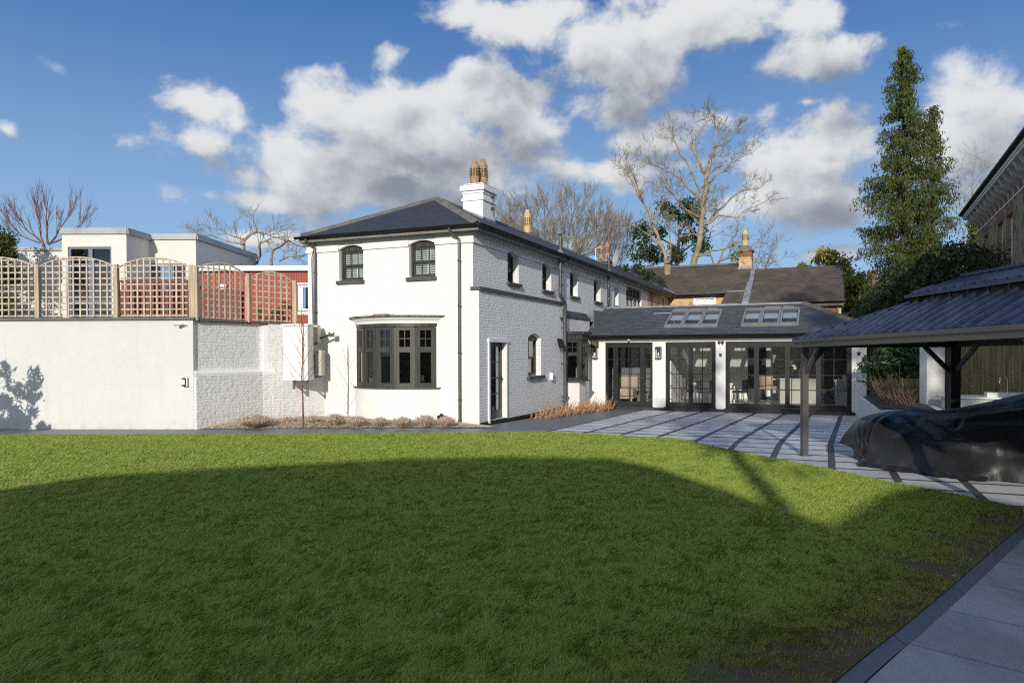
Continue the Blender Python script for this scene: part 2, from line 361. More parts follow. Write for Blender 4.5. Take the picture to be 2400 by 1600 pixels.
M['coping'] = plain('grey_coping', (.13,.135,.13), .7, .15, 4, 40, .002)
M['path'] = brick('grey_porcelain_paving', (.155,.165,.18), (.175,.187,.20), (.08,.085,.09), bw=.9, rh=.6, ms=.005, rough=.5, bd=.002, wob=0, nb=.0008, stain=.06, msm=.05)
M['path_band'] = brick('dark_band_paving', (.105,.112,.13), (.12,.128,.146), (.03,.033,.04), bw=.9, rh=40, ms=.005, rough=.5, bd=.002, wob=0, nb=.0006, stain=.05, msm=.05)
M['tile_light'] = plain('pale_grey_patio_tile', (.68,.68,.685), .5, .06, 1.2, 40, .0008)
M['tile_dark'] = plain('dark_patio_strip', (.085,.09,.105), .55, .1, 2, 40, .0008)
M['drain'] = plain('slot_drain_grating', (.04,.042,.045), .5, .3, 30, 90, .003)
M['gz_metal'] = plain('bronze_grey_metal', (.105,.098,.088), .38, .1, 3, 0, 0, metal=.2)
M['gz_roof'] = plain('blue_black_steel_roof', (.058,.078,.14), .32, .12, 3, 0, 0, metal=.8)
M['gz_dark'] = plain('black_steel', (.02,.019,.019), .5, .1, 3, 0, 0)
M['ac'] = plain('cream_ac_casing', (.47,.45,.36), .45, .05, 2, 0, 0)
M['ac_grill'] = plain('dark_fan_grille', (.12,.105,.07), .6, .2, 40, 80, .003)
M['black'] = plain('black_plastic', (.015,.015,.015), .4, .1, 3, 0, 0)
M['steel'] = plain('brushed_steel', (.55,.55,.55), .25, .05, 3, 0, 0, metal=1)
M['brass'] = plain('brass', (.75,.50,.17), .3, .05, 3, 0, 0, metal=1)
M['bark'] = plain('grey_brown_bark', (.30,.235,.145), .9, .3, 4, 25, .012, col2=(.15,.115,.07))
M['bark2'] = plain('pale_bark', (.315,.265,.18), .9, .3, 3, 25, .01, col2=(.17,.14,.095))
M['bark_dark'] = plain('dark_bark', (.085,.065,.045), .9, .3, 4, 25, .01)
M['bark_red'] = plain('reddish_twigs', (.24,.13,.10), .9, .3, 4, 0, 0)
M['sap_bark'] = plain('sapling_bark', (.20,.125,.08), .7, .3, 6, 60, .002)
M['stick'] = plain('dry_tan_sticks', (.47,.28,.15), .8, .35, 14, 0, 0, col2=(.22,.12,.07))
M['stick_dark'] = plain('dry_brown_sticks', (.24,.15,.09), .8, .35, 14, 0, 0, col2=(.11,.07,.045))
M['lav'] = plain('dry_lavender_stems', (.62,.49,.37), .9, .3, 16, 0, 0, col2=(.36,.28,.21))
M['leaf_conifer'] = leafmat('conifer_foliage', (.040,.060,.016), (.125,.145,.030), None, .6, .2, .5)
M['leaf_yew'] = leafmat('yew_foliage', (.15,.17,.028), (.29,.29,.06), None, .6, .2, .6)
M['leaf_laurel'] = leafmat('laurel_leaves', (.035,.085,.026), (.075,.15,.04), None, .32, .2, .8, .6)
M['leaf_bush'] = leafmat('bush_leaves', (.025,.045,.016), (.055,.075,.022), (.12,.13,.03), .55, .2, .5)
M['leaf_pine'] = leafmat('pine_needles', (.035,.065,.025), (.07,.10,.03), None, .6, .15, .6)
M['leaf_photinia'] = leafmat('photinia_leaves', (.06,.08,.02), (.13,.10,.03), (.35,.06,.03), .5, .2, .8)
M['room_floor'] = plain('pale_floor', (.66,.62,.56), .4, .04, 1, 0, 0)
M['grey_fabric'] = plain('grey_velvet', (.22,.23,.26), .9, .1, 4, 60, .001)
M['beige_fabric'] = plain('beige_fabric', (.45,.36,.28), .9, .1, 4, 60, .001)
M['cabinet_grey'] = plain('greige_cabinet', (.42,.41,.37), .5, .03, 1, 0, 0)
M['navy'] = plain('navy_black_unit', (.018,.022,.032), .35, .05, 1, 0, 0)
M['worktop'] = plain('white_worktop', (.80,.79,.77), .3, .03, 3, 0, 0)
M['petal'] = plain('white_flower', (.80,.82,.72), .7, .05, 9, 0, 0)
M['lead_grey_box'] = plain('grey_roof_membrane', (.22,.235,.24), .6, .08, 2, 0, 0)
def vary(m, amt=.16, stain=.35):
    q = NG(m.node_tree); b = [n for n in m.node_tree.nodes if n.type == 'BSDF_PRINCIPLED'][0]; src = b.inputs['Base Color'].links[0].from_socket
    geo = q.n('ShaderNodeNewGeometry'); v = uvn(q, True); k = q.lin(geo.outputs['Random Per Island'], 0, 1, 1 - amt, 1 + amt * .3)
    c = q.mix(1.0, src, q.n('ShaderNodeCombineXYZ', i_0=k, i_1=k, i_2=k), 'MULTIPLY'); c = q.mix(q.m('MULTIPLY', q.ss(noise(q, v, 1.1, 7, .7), .52, .74), stain), c, (.22, .20, .16, 1)); q.put(b.inputs['Base Color'], c)
vary(M['tile_light']); vary(M['tile_dark'], .1, .2)
dirt(M['render'], .30, .5, .22); dirt(M['white_brick'], .35, .45, .10); dirt(M['white_brick_rough'], .4, .5, .14); dirt(M['white_wall_old'], .5, .55, .2)
def m_cover():
    m, q, b = newmat('black_woven_cover'); v = uvn(q, True)
    n = noise(q, v, 2.2, 5, .6); b.inputs['Roughness'].default_value = .46
    q.put(b.inputs['Base Color'], q.mix(q.ss(n, .3, .7), (.0075, .0075, .008, 1), (.014, .014, .0145, 1)))
    b.inputs['Sheen Weight'].default_value = .08; b.inputs['Sheen Roughness'].default_value = .5
    w = q.n('ShaderNodeTexNoise', i_Scale=2.0, i_Detail=4.0, i_Roughness=.55, i_Distortion=1.2); q.put(w.inputs['Vector'], q.vm('MULTIPLY', v, (1.2, 1.2, .8)))
    rid = q.m('ABSOLUTE', q.m('SUBTRACT', w.outputs[0], .5))
    bump(q, b, q.m('ADD', q.m('MULTIPLY', rid, -1.2), q.m('MULTIPLY', noise(q, v, 250, 2), .02)), .03, .7); return m
M['cover'] = m_cover()
def m_gravel():
    m, q, b = newmat('golden_gravel'); v = uvn(q, True)
    vo = q.n('ShaderNodeTexVoronoi', i_Scale=34.0); q.put(vo.inputs['Vector'], v)
    r = q.n('ShaderNodeSeparateColor', i_0=vo.outputs['Color'])
    c = q.mix(r.outputs[0], (.42, .31, .19, 1), (.72, .61, .44, 1)); c = q.mix(q.ss(r.outputs[1], .85, .9), c, (.25, .17, .11, 1))
    c = q.mix(q.ss(vo.outputs['Distance'], .35, .6), c, (.12, .09, .06, 1))
    q.put(b.inputs['Base Color'], c); b.inputs['Roughness'].default_value = .8
    bump(q, b, q.m('MULTIPLY', vo.outputs['Distance'], -1.0), .02); return m
M['gravel'] = m_gravel()
def m_soil():
    m, q, b = newmat('lawn_soil'); v = uvn(q, True)
    n = noise(q, v, 3, 6); n2 = noise(q, v, 40, 5, .7)
    c = q.mix(q.ss(n, .3, .7), (.09, .115, .025, 1), (.12, .16, .03, 1)); c = q.mix(q.ss(n2, .45, .75), c, (.08, .08, .03, 1))
    dl = q.vm('DOT_PRODUCT', v, (.72, -.693, 0)); dl = q.m('ADD', q.m('SUBTRACT', dl, 1.65 * .72 - 3.85 * .693), q.m('MULTIPLY', q.m('SUBTRACT', noise(q, v, 1.6, 6, .65), .5), 2.2))
    c = q.mix(q.ss(dl, -1.15, -.3), c, q.mix(n2, (.070, .050, .028, 1), (.105, .078, .045, 1)))
    q.put(b.inputs['Base Color'], c); b.inputs['Roughness'].default_value = .95; bump(q, b, n2, .02); return m
M['lawn_soil'] = m_soil()
M['far_ground'] = plain('rough_grass_ground', (.06,.08,.025), .95, .25, .6, 20, .02)
def m_grass():
    m, q, b = newmat('grass_blades'); geo = q.n('ShaderNodeNewGeometry'); v = uvn(q, True)
    r = geo.outputs['Random Per Island']; big = noise(q, v, .45, 3, .5); mid = noise(q, q.vm('MULTIPLY', v, (1, 1.5, 1)), 7.0, 5, .65)
    dry = noise(q, v, .8, 5, .7)
    c = q.mix(q.m('ADD', q.m('MULTIPLY', r, .70), q.m('MULTIPLY', q.ss(mid, .25, .75), .30)), (.165, .240, .036, 1), (.365, .455, .080, 1))
    c = q.mix(q.m('MULTIPLY', q.ss(big, .4, .7), .35), c, (.33, .37, .055, 1))
    c = q.mix(q.m('MULTIPLY', q.ss(r, .90, .95), .6), c, (.40, .36, .20, 1))
    at_ = q.n('ShaderNodeAttribute', attribute_name='moss'); c = q.mix(at_.outputs['Fac'], c, (.19, .17, .03, 1))
    q.put(b.inputs['Base Color'], c); b.inputs['Roughness'].default_value = .5; b.inputs['Specular IOR Level'].default_value = .25
    t = q.n('ShaderNodeBsdfTranslucent'); q.put(t.inputs[0], c); mx = q.n('ShaderNodeMixShader', i_0=.3); q.put(mx.inputs[1], b); q.put(mx.inputs[2], t)
    for nd in m.node_tree.nodes:
        if nd.type == 'OUTPUT_MATERIAL': q.put(nd.inputs[0], mx)
    return m
M['grass'] = m_grass()
# ================================================================== SETTING
rnd = random.Random(7); nr = np.random.default_rng(7)
def struct(o): o['kind'] = 'structure'; return o
mb = MB(); S_ = 700
for (x0, y0, x1, y1) in ((-S_, -S_, S_, S_),): mb.face([(x0, y0, -.42), (x1, y0, -.42), (x1, y1, -.42), (x0, y1, -.42)])
struct(mb.build('ground', M['far_ground'], frame='W'))
def gz(y): return -.024 * max(0, y + 1)
# patio slab + tiles (house frame)
mb = MB()
def pq(x0, x1, y0, y1, dz, b=mb):
    b.face([(x0, y0, gz(y0) + dz), (x1, y0, gz(y0) + dz), (x1, y1, gz(y1) + dz), (x0, y1, gz(y1) + dz)])
pq(1.6, 16, -1, 9.0, 0); pq(1.6, 16, -12, -1, 0)
mb.mi = 1
xb = [2.05, 2.91, 3.76, 4.58, 5.44, 6.22, 7.0, 7.9, 8.72, 9.54, 10.4, 11.3, 12.2, 13.1]
xt = [1.95, 3.05, 3.98, 4.82, 5.68, 6.58, 7.38, 8.26, 9.2, 10.1, 11.0, 11.9, 12.8, 13.7]
ys = [9.0, 8.3, 7.4, 6.6, 5.75, 4.9, 3.95, 3.1, 2.2, 1.2, .33, -.42, -1.28, -1.99, -2.69, -3.37, -4.07, -4.8, -5.5, -6.3, -7.1, -7.9, -8.7]
def xl(i, y): t = (min(max(y, -1), 9) + 1) / 10; return xb[i] + (xt[i] - xb[i]) * t
for i in range(len(xb) - 1):
    for j in range(len(ys) - 1):
        ya, yb = ys[j + 1] + .045, ys[j] - .045
        if j == 10: ya += .03
        if j == 11: yb -= .03
        pts = [(xl(i, y) + s, y, gz(y) + .004) for (y, s) in ((ya, .055),)] + [(xl(i + 1, ya) - .055, ya, gz(ya) + .004), (xl(i + 1, yb) - .055, yb, gz(yb) + .004), (xl(i, yb) + .055, yb, gz(yb) + .004)]
        if ya < -1 < yb: mb.face(pts)
        else: mb.face(pts)
struct(mb.build('patio', [M['tile_dark'], M['tile_light']]))
mb = MB(); pq(2.0, 13.5, -.455, -.385, .006, mb); struct(mb.build('drain', M['drain']))
# paths
mb = MB()
mb.face([(2.0, -1.0, .003), (2.0, 9.0, gz(9) + .003), (-.3, 9.0, gz(9) + .003), (-.3, -1.0, .003)])
def wl(X, Y):  # world -> house frame
    d = Vector((X, Y, 0)) - O; return (d.dot(UX), d.dot(VY))
a = [wl(-30, 15.3), wl(.6, 15.75), (2.0, -1.0), (-.3, -1.0), (-.3, -.4), wl(-1.3, 17.15), wl(-7.7, 17.05), wl(-12.4, 17.17), wl(-30, 17.6)]
mb.face([(x, y, .003) for x, y in a])
struct(mb.build('path', M['path']))
NB = [(6.8, 9.2), (5.01, 7.33), (4.35, 6.65), (3.6, 5.86), (2.98, 5.21), (2.38, 4.59), (1.91, 4.12), (1.65, 3.85), (.2, 2.4), (-1.6, .6), (-3.4, -1.2)]
NI = [(x + .078, y - .078) for x, y in NB]
NSL = plain('near_grey_slab', (.29,.30,.31), .5, .10, 1.1, 45, .0012, stretch=(1.4, .5, 1)); vary(NSL, .12, .4)
mb = MB(); mb.mi = 1; mb.face([(x, y, .008) for x, y in NI] + [(8, -1.2, .008), (8, 9.0, .008)]); mb.mi = 0
_d, _n, _a = Vector((.69, .7238, 0)), Vector((.7238, -.69, 0)), Vector((2.28, 4.34, .012)) + Vector((.7238, -.69, 0)) * .002
for _k in range(-8, 8):
    for _j in (0, 1, 2):
        p0, p1 = _a + _d * (.79 * _k + .003), _a + _d * (.79 * (_k + 1) - .003); w0, w1 = _j * 1.2 + (.003 if _j else 0), (_j + 1) * 1.2 - .003; mb.face([p0 + _n * w0, p1 + _n * w0, p1 + _n * w1, p0 + _n * w1])
struct(mb.build('near_path', [NSL, M['tile_dark']], frame='W'))
mb = MB()
for i in range(len(NB) - 1): mb.face([(*NB[i], .016), (*NB[i + 1], .016), (*NI[i + 1], .016), (*NI[i], .016)])
struct(mb.build('path_edging', M['path_band'], frame='W'))
# lawn
LE = [(-25, 15.55), (-11.26, 15.63), (-5.05, 15.63), (-1.22, 15.77), (.44, 15.95), (1.54, 15.42), (2.31, 14.91), (3.04, 14.63), (3.32, 13.61), (3.7, 12.57), (4.07, 11.68), (4.43, 10.79), (4.69, 9.97), (5.02, 9.12), (5.28, 8.55), (5.46, 7.99), (5.25, 7.6)] + NB[1:]
LP = LE + [(-25, -1.2)]
mb = MB(); mb.face([(x, y, .022) for x, y in LP]); struct(mb.build('lawn', M['lawn_soil'], frame='W'))
mb = MB(); e2 = [Vector((x, y, 0)) for x, y in LE[:17]]
for i in range(len(e2) - 1):
    d = (e2[i + 1] - e2[i]).normalized(); n = Vector((-d.y, d.x, 0))
    if i >= 5: mb.mi = 0; mb.face([tuple(e2[i] + Vector((0, 0, .010))), tuple(e2[i + 1] + Vector((0, 0, .010))), tuple(e2[i + 1] + n * .13 + Vector((0, 0, .010))), tuple(e2[i] + n * .13 + Vector((0, 0, .010)))])
    mb.mi = 1; w = .028 if i < 5 else (.06 if i < 9 else .022)
    mb.face([tuple(e2[i] - n * .02 + Vector((0, 0, .027))), tuple(e2[i + 1] - n * .02 + Vector((0, 0, .027))), tuple(e2[i + 1] + n * w + Vector((0, 0, .027))), tuple(e2[i] + n * w + Vector((0, 0, .027)))])
struct(mb.build('lawn_edging', [M['tile_dark'], plain('sandy_mortar', (.50, .40, .28), .9, .25, 8, 40, .004)], frame='W'))
# grass blades (stuff)
def inpoly(P, poly):
    x, y = P[:, 0], P[:, 1]; r = np.zeros(len(P), bool); n = len(poly)
    for i in range(n):
        x0, y0 = poly[i]; x1, y1 = poly[(i + 1) % n]
        if y0 == y1: continue
        c = ((y0 > y) != (y1 > y)) & (x < (x1 - x0) * (y - y0) / (y1 - y0) + x0); r ^= c
    return r
def vnoise(P, sc, seed=0):
    """smooth value noise in numpy"""
    rg = np.random.default_rng(seed); T = rg.random((64, 64)); p = P * sc; i = np.floor(p).astype(int); f = p - i; f = f * f * (3 - 2 * f)
    g = lambda a, b: T[(i[:, 0] + a) % 64, (i[:, 1] + b) % 64]
    return (g(0, 0) * (1 - f[:, 0]) + g(1, 0) * f[:, 0]) * (1 - f[:, 1]) + (g(0, 1) * (1 - f[:, 0]) + g(1, 1) * f[:, 0]) * f[:, 1]
def make_grass():
    N = 900000
    # density falls with distance: sample Y with pdf ~ Y^-0.75
    u = nr.random(N); a, b, k = 2.9, 16.0, .25
    Y = (a ** k + u * (b ** k - a ** k)) ** (1 / k)
    X = (nr.random(N) * 2 - 1) * (Y * .76 + .5) - .15 * 0
    P = np.stack([X, Y], 1); P = P[inpoly(P, LP)]
    # distance to the near path edge -> mossy, bare strip
    Ls = np.array(NB); A = Ls[:-1]; D = Ls[1:] - A
    dmin = np.full(len(P), 9.)
    for a_, d_ in zip(A, D):
        t = np.clip(((P - a_) @ d_) / (d_ @ d_), 0, 1); dmin = np.minimum(dmin, np.hypot(*(P - a_ - t[:, None] * d_).T))
    bare = np.clip(1.05 - dmin / .85, 0, 1) + np.clip(1 - np.hypot(P[:, 0] - 1.0, P[:, 1] - 4.0) / 1.2, 0, 1) * .35
    nz = vnoise(P, 3.1, 3) * .6 + vnoise(P, 9, 4) * .4
    keep = nr.random(len(P)) > np.clip((bare * 1.0 - .25 + (nz - .5) * 1.9), 0, .9) * (bare > .03)
    P = P[keep]; bare = bare[keep]; Y = P[:, 1]; n = len(P)
    cl = vnoise(P, 3.7, 1) * .3 + vnoise(P, 8.5, 2) * .45 + vnoise(P, 17, 8) * .25
    hgt = (.030 + .007 * vnoise(P, 13, 21) + .016 * nr.random(n) + .026 * (nr.random(n) > .95)) * (1 - .55 * np.clip(bare, 0, 1))
    wid = np.clip(.0022 + .00075 * (Y - 3), .0022, .0105)
    ang = (vnoise(P, 6.5, 5) - .5) * 1.5 + (vnoise(P, 19, 15) - .5) * 2.4 + (nr.random(n) - .5) * 2.4 + .1
    lean = (.45 + .9 * vnoise(P, 8.3, 6)) * (.5 + nr.random(n)) * .9
    dx, dy = np.cos(ang), np.sin(ang) * .8; lx = np.clip(lean, 0, 1.3)
    side = np.stack([-dy, dx * .6 + .0], 1) * wid[:, None]
    fa = nr.random(n) * 6.28; side = np.stack([np.cos(fa * .25 - .7), np.sin(fa) * .5], 1) * wid[:, None]
    z0 = np.full(n, .020); base = np.concatenate([P, z0[:, None]], 1)
    def pt(f, z): return np.stack([P[:, 0] + dx * hgt * lx * f, P[:, 1] + dy * hgt * lx * f, z0 + hgt * z], 1)
    s3 = np.concatenate([side, np.zeros((n, 1))], 1)
    m1 = pt(.42, .55); t = pt(1.25, .86 - .25 * np.clip(lx - .6, 0, 1))
    V = np.stack([base - s3, base + s3, m1 + s3 * .8, m1 - s3 * .8, t], 1).reshape(-1, 3)
    i0 = (np.arange(n) * 5)[:, None]
    F = np.concatenate([i0 + np.array([[0, 1, 2]]), i0 + np.array([[0, 2, 3]]), i0 + np.array([[3, 2, 4]])], 1).reshape(-1, 3)
    o = npmesh('grass', V, F, M['grass'])
    moss = np.clip(bare * 1.3, 0, 1) * .75
    at_ = o.data.attributes.new('moss', 'FLOAT', 'POINT'); at_.data.foreach_set('value', np.repeat(moss, 5).astype(np.float32))
    tag(o, 'short green lawn grass, streaky tufts, mossy at the path', 'grass', kind='stuff')
make_grass()
def make_litter():
    n = 170; Y = 3.4 + 12.2 * nr.random(n) ** .8; X = (nr.random(n) * 2 - 1) * (Y * .72); P = np.stack([X, Y], 1); P = P[inpoly(P, LP)]; C = np.concatenate([P, np.full((len(P), 1), .058)], 1)
    V, F = leafquads(C, .018, .5); m, q, b = newmat('dead_leaf'); geo = q.n('ShaderNodeNewGeometry'); q.put(b.inputs['Base Color'], q.mix(geo.outputs['Random Per Island'], (.30, .13, .05, 1), (.48, .36, .20, 1))); b.inputs['Roughness'].default_value = .8
    tag(npmesh('fallen_leaves', V, F, m), 'small dead leaves lying in the grass', 'leaves', kind='stuff')
LITTER = make_litter
# gravel bed in front of the facade and the old wall
mb = MB(); front = [(-7.6, 17.12), (-6.2, 17.1), (-4.5, 17.1), (-3, 17.1), (-1.32, 17.12), (-.72, 17.24)]
back = [(-7.7, 17.17), (-6.9, 18.05), (-5.8, 19.27), (-4.6, 19.2), (-2.6, 18.4), (-1.1, 17.78)]
def lerp2(L, t):
    s = t * (len(L) - 1); i = min(int(s), len(L) - 2); f = s - i; return (L[i][0] * (1 - f) + L[i + 1][0] * f, L[i][1] * (1 - f) + L[i + 1][1] * f)
NU, NV = 60, 12; idx = len(mb.V)
for i in range(NU + 1):
    f_, b_ = lerp2(front, i / NU), lerp2(back, i / NU)
    for j in range(NV + 1):
        t = j / NV; x, y = f_[0] * (1 - t) + b_[0] * t, f_[1] * (1 - t) + b_[1] * t
        mb.V.append((x, y, .012 + .10 * math.sin(min(1, t * 1.6) * math.pi / 2) * min(1, (NU - i) / 12) * min(1, (i + 2) / 8) + rnd.uniform(-.004, .004)))
for i in range(NU):
    for j in range(NV):
        a_ = i * (NV + 1) + j; mb.F.append((a_, a_ + NV + 1, a_ + NV + 2, a_ + 1)); mb.M.append(0)
o = mb.build('gravel_bed', M['gravel'], frame='W', smooth=True); tag(o, 'bed of golden gravel along the foot of the white walls', 'gravel', kind='stuff')
def make_pebbles():
    n = 9000; u = nr.random(n); v = nr.random(n) ** .8; V = []; F = []
    for k in range(n):
        f_, b_ = lerp2(front, u[k]), lerp2(back, u[k]); t = v[k]
        x, y = f_[0] * (1 - t) + b_[0] * t, f_[1] * (1 - t) + b_[1] * t
        z = .012 + .10 * math.sin(min(1, t * 1.6) * math.pi / 2) * min(1, (1 - u[k]) * 5) * min(1, u[k] * 7.5 + .25)
        r = .007 + .009 * nr.random(); a_ = nr.random() * 3; c, s = math.cos(a_) * r, math.sin(a_) * r; b0 = len(V)
        V += [(x + c, y + s, z), (x - s, y + c, z), (x - c, y - s, z), (x + s, y - c, z), (x, y, z + r * .8)]
        F += [(b0, b0 + 1, b0 + 4), (b0 + 1, b0 + 2, b0 + 4), (b0 + 2, b0 + 3, b0 + 4), (b0 + 3, b0, b0 + 4)]
    m, q, b = newmat('pebble'); geo = q.n('ShaderNodeNewGeometry')
    q.put(b.inputs['Base Color'], q.mix(geo.outputs['Random Per Island'], (.40, .29, .18, 1), (.78, .68, .52, 1))); b.inputs['Roughness'].default_value = .8
    o = npmesh('pebbles', V, F, m); tag(o, 'loose pale pebbles scattered over the gravel bed', 'pebbles', kind='stuff')
make_pebbles()
# ================================================================== WINDOW / WALL HELPERS
def FR(k):  # facade plane y=k, outward -y : (u, depth inward, z)
    return lambda u, d, z: (u, k + d, z)
def SD(k):  # side plane x=k, outward +x
    return lambda u, d, z: (k - d, u, z)
def arcz(u, u0, u1, z1, rise):
    t = (u - u0) / (u1 - u0) * 2 - 1; return z1 - rise * t * t
def wall(mb, fr, u0, u1, z0, z1, ops, depth=.12, zb=None):
    """flat wall with openings (u0,u1,z0,z1,rise) and reveals of given depth"""
    us = sorted({u0, u1} | {o[0] for o in ops} | {o[1] for o in ops})
    for a, b in zip(us[:-1], us[1:]):
        cuts = sorted([(o[2], o[3]) for o in ops if o[0] < (a + b) / 2 < o[1]]); z = z0
        for c0, c1 in cuts:
            if c0 > z: mb.face([fr(a, 0, z), fr(b, 0, z), fr(b, 0, c0), fr(a, 0, c0)])
            z = c1
        if z < z1: mb.face([fr(a, 0, z), fr(b, 0, z), fr(b, 0, z1), fr(a, 0, z1)])
    for o in ops:
        a, b, c, d, r = (list(o) + [0])[:5]; dp = o[5] if len(o) > 5 else depth
        zs = d - r
        mb.face([fr(a, 0, c), fr(a, dp, c), fr(a, dp, zs), fr(a, 0, zs)]); mb.face([fr(b, 0, c), fr(b, 0, zs), fr(b, dp, zs), fr(b, dp, c)])
        mb.face([fr(a, 0, c), fr(b, 0, c), fr(b, dp, c), fr(a, dp, c)])
        if r:
            N = 10; up = [(a + (b - a) * i / N) for i in range(N + 1)]
            A = [(u, arcz(u, a, b, d, r)) for u in up]
            for i in range(N):
                (ua, za), (ub, zb_) = A[i], A[i + 1]
                mb.face([fr(ua, 0, za), fr(ub, 0, zb_), fr(ub, 0, d), fr(ua, 0, d)] if i not in (0, N - 1) else [fr(ua, 0, za), fr(ub, 0, zb_), fr(ub, 0, d), fr(ua, 0, d)])
                mb.face([fr(ua, 0, za), fr(ub, 0, zb_), fr(ub, dp, zb_), fr(ua, dp, za)])
        else: mb.face([fr(a, 0, d), fr(b, 0, d), fr(b, dp, d), fr(a, dp, d)])
def fbox(mb, fr, u0, u1, d0, d1, z0, z1):
    p = [fr(u0, d0, z0), fr(u1, d0, z0), fr(u1, d1, z0), fr(u0, d1, z0), fr(u0, d0, z1), fr(u1, d0, z1), fr(u1, d1, z1), fr(u0, d1, z1)]
    return mb.hexa(p)
def sash(root, fr, u0, u1, z0, z1, rise=0, dep=.10, cols=3, shutters=False, label=None, glass='glass', hinge=False, sillp=None, mat='frame', meet=None, curtain=False):
    """sliding sash window: frame, two sashes, glazing bars; children: pane, sill, shutters"""
    mb = MB(); w = .045; zs = z1 - rise; g = .012
    a, b = u0 + .002, u1 - .002
    fbox(mb, fr, a, a + w, dep, dep + .10, z0, zs); fbox(mb, fr, b - w, b, dep, dep + .10, z0, zs); fbox(mb, fr, a + w, b - w, dep, dep + .10, z0, z0 + w)
    # head: arched panel
    N = 10; hz = zs - .10
    poly = [fr(a, dep, hz), fr(b, dep, hz)] if False else None
    up = [a + (b - a) * i / N for i in range(N + 1)]
    for i in range(N):
        za, zb_ = (arcz(up[i], u0, u1, z1, rise) if rise else z1) - .002, (arcz(up[i + 1], u0, u1, z1, rise) if rise else z1) - .002
        l = zs - .055
        mb.hexa([fr(up[i], dep + .001, l), fr(up[i + 1], dep + .001, l), fr(up[i + 1], dep + .098, l), fr(up[i], dep + .098, l), fr(up[i], dep + .001, za), fr(up[i + 1], dep + .001, zb_), fr(up[i + 1], dep + .098, zb_), fr(up[i], dep + .098, za)])
    zt = zs - .055; zm = meet or (z0 + zt) / 2
    s = .035
    for (c0, c1, dd) in ((zm, zt, .025), (z0 + w, zm, .055)):
        ia, ib = a + w, b - w
        fbox(mb, fr, ia, ia + s, dep + dd, dep + dd + .03, c0, c1); fbox(mb, fr, ib - s, ib, dep + dd, dep + dd + .03, c0, c1)
        fbox(mb, fr, ia + s, ib - s, dep + dd, dep + dd + .03, c0, c0 + (.05 if dd > .03 else .045)); fbox(mb, fr, ia + s, ib - s, dep + dd, dep + dd + .03, c1 - s, c1)
        for k in range(1, cols):
            u = ia + (ib - ia) * k / cols; fbox(mb, fr, u - .010, u + .010, dep + dd + .004, dep + dd + .026, c0 + s, c1 - s)
    win = mb.build('window', M[mat], root)
    if label: win['label'] = label
    p = MB()
    for (c0, c1, dd) in ((zm + .02, zt - .02, .042), (z0 + w + .03, zm - .01, .072)):
        p.face([fr(a + w + .02, dep + dd, c0), fr(b - w - .02, dep + dd, c0), fr(b - w - .02, dep + dd, c1), fr(a + w + .02, dep + dd, c1)])
    p.build('pane', M[glass], win)
    if sillp:
        sm = MB(); e0, e1, h, pr_ = sillp; fbox(sm, fr, e0, e1, -pr_, dep + .01, z0 - h, z0 - .001); sm.build('sill', M['sill'], win)
    if shutters:
        sh = MB(); ia, ib = a + w, b - w; mid = ia + (ib - ia) * .62
        for (sa, sb) in ((ia, mid - .02), (mid + .02, ib)):
            for za, zb_ in ((z0 + w, zm - .01), (zm + .01, zt)):
                fbox(sh, fr, sa, sa + .03, dep + .11, dep + .135, za, zb_); fbox(sh, fr, sb - .03, sb, dep + .11, dep + .135, za, zb_)
                n = int((zb_ - za) / .052)
                for i in range(n):
                    z = za + (i + .5) * (zb_ - za) / n
                    sh.hexa([fr(sa + .03, dep + .102, z - .020), fr(sb - .03, dep + .102, z - .020), fr(sb - .03, dep + .106, z - .024), fr(sa + .03, dep + .106, z - .024), fr(sa + .03, dep + .138, z + .014), fr(sb - .03, dep + .138, z + .014), fr(sb - .03, dep + .142, z + .010), fr(sa + .03, dep + .142, z + .010)])
        fbox(sh, fr, mid - .02, mid + .05, dep + .12, dep + .15, z0 + w, zt)
        sh.build('shutter', M['shutter'], win)
    if curtain:
        sh = MB(); ia, ib = a + w, b - w
        fbox(sh, fr, ia, ia + (ib - ia) * .38, dep + .15, dep + .17, z0 + w, zt); sh.build('blind', M['room_white'], win)
    return win
# ================================================================== MAIN HOUSE
hs = thing('white_brick_house', 'long white painted brick house with slate hipped roof and round bay window', 'house', (-2.6, 9, 0))
W1 = (-4.10, -3.34, 3.67, 4.60, .10); W2 = (-1.96, -1.20, 3.67, 4.60, .10); BAY = (-3.42, -1.32, .93, 2.50, 0)
mb = MB(); fr = FR(0)
wall(mb, fr, -5.12, 0, 0, 3.33, [BAY, (-4.10, -3.34, 3.30, 3.33, 0)][:1]); wall(mb, fr, -5.12, -.16, 3.33, 4.74, [W1, W2], .13)
mb.face([(-5.12, 0, 0), (-5.12, 24, 0), (-5.12, 24, 4.74), (-5.12, 0, 4.74)])
mb.face([(-5.12, 24, 0), (-.16, 24, 0), (-.16, 24, 4.74), (-5.12, 24, 4.74)])
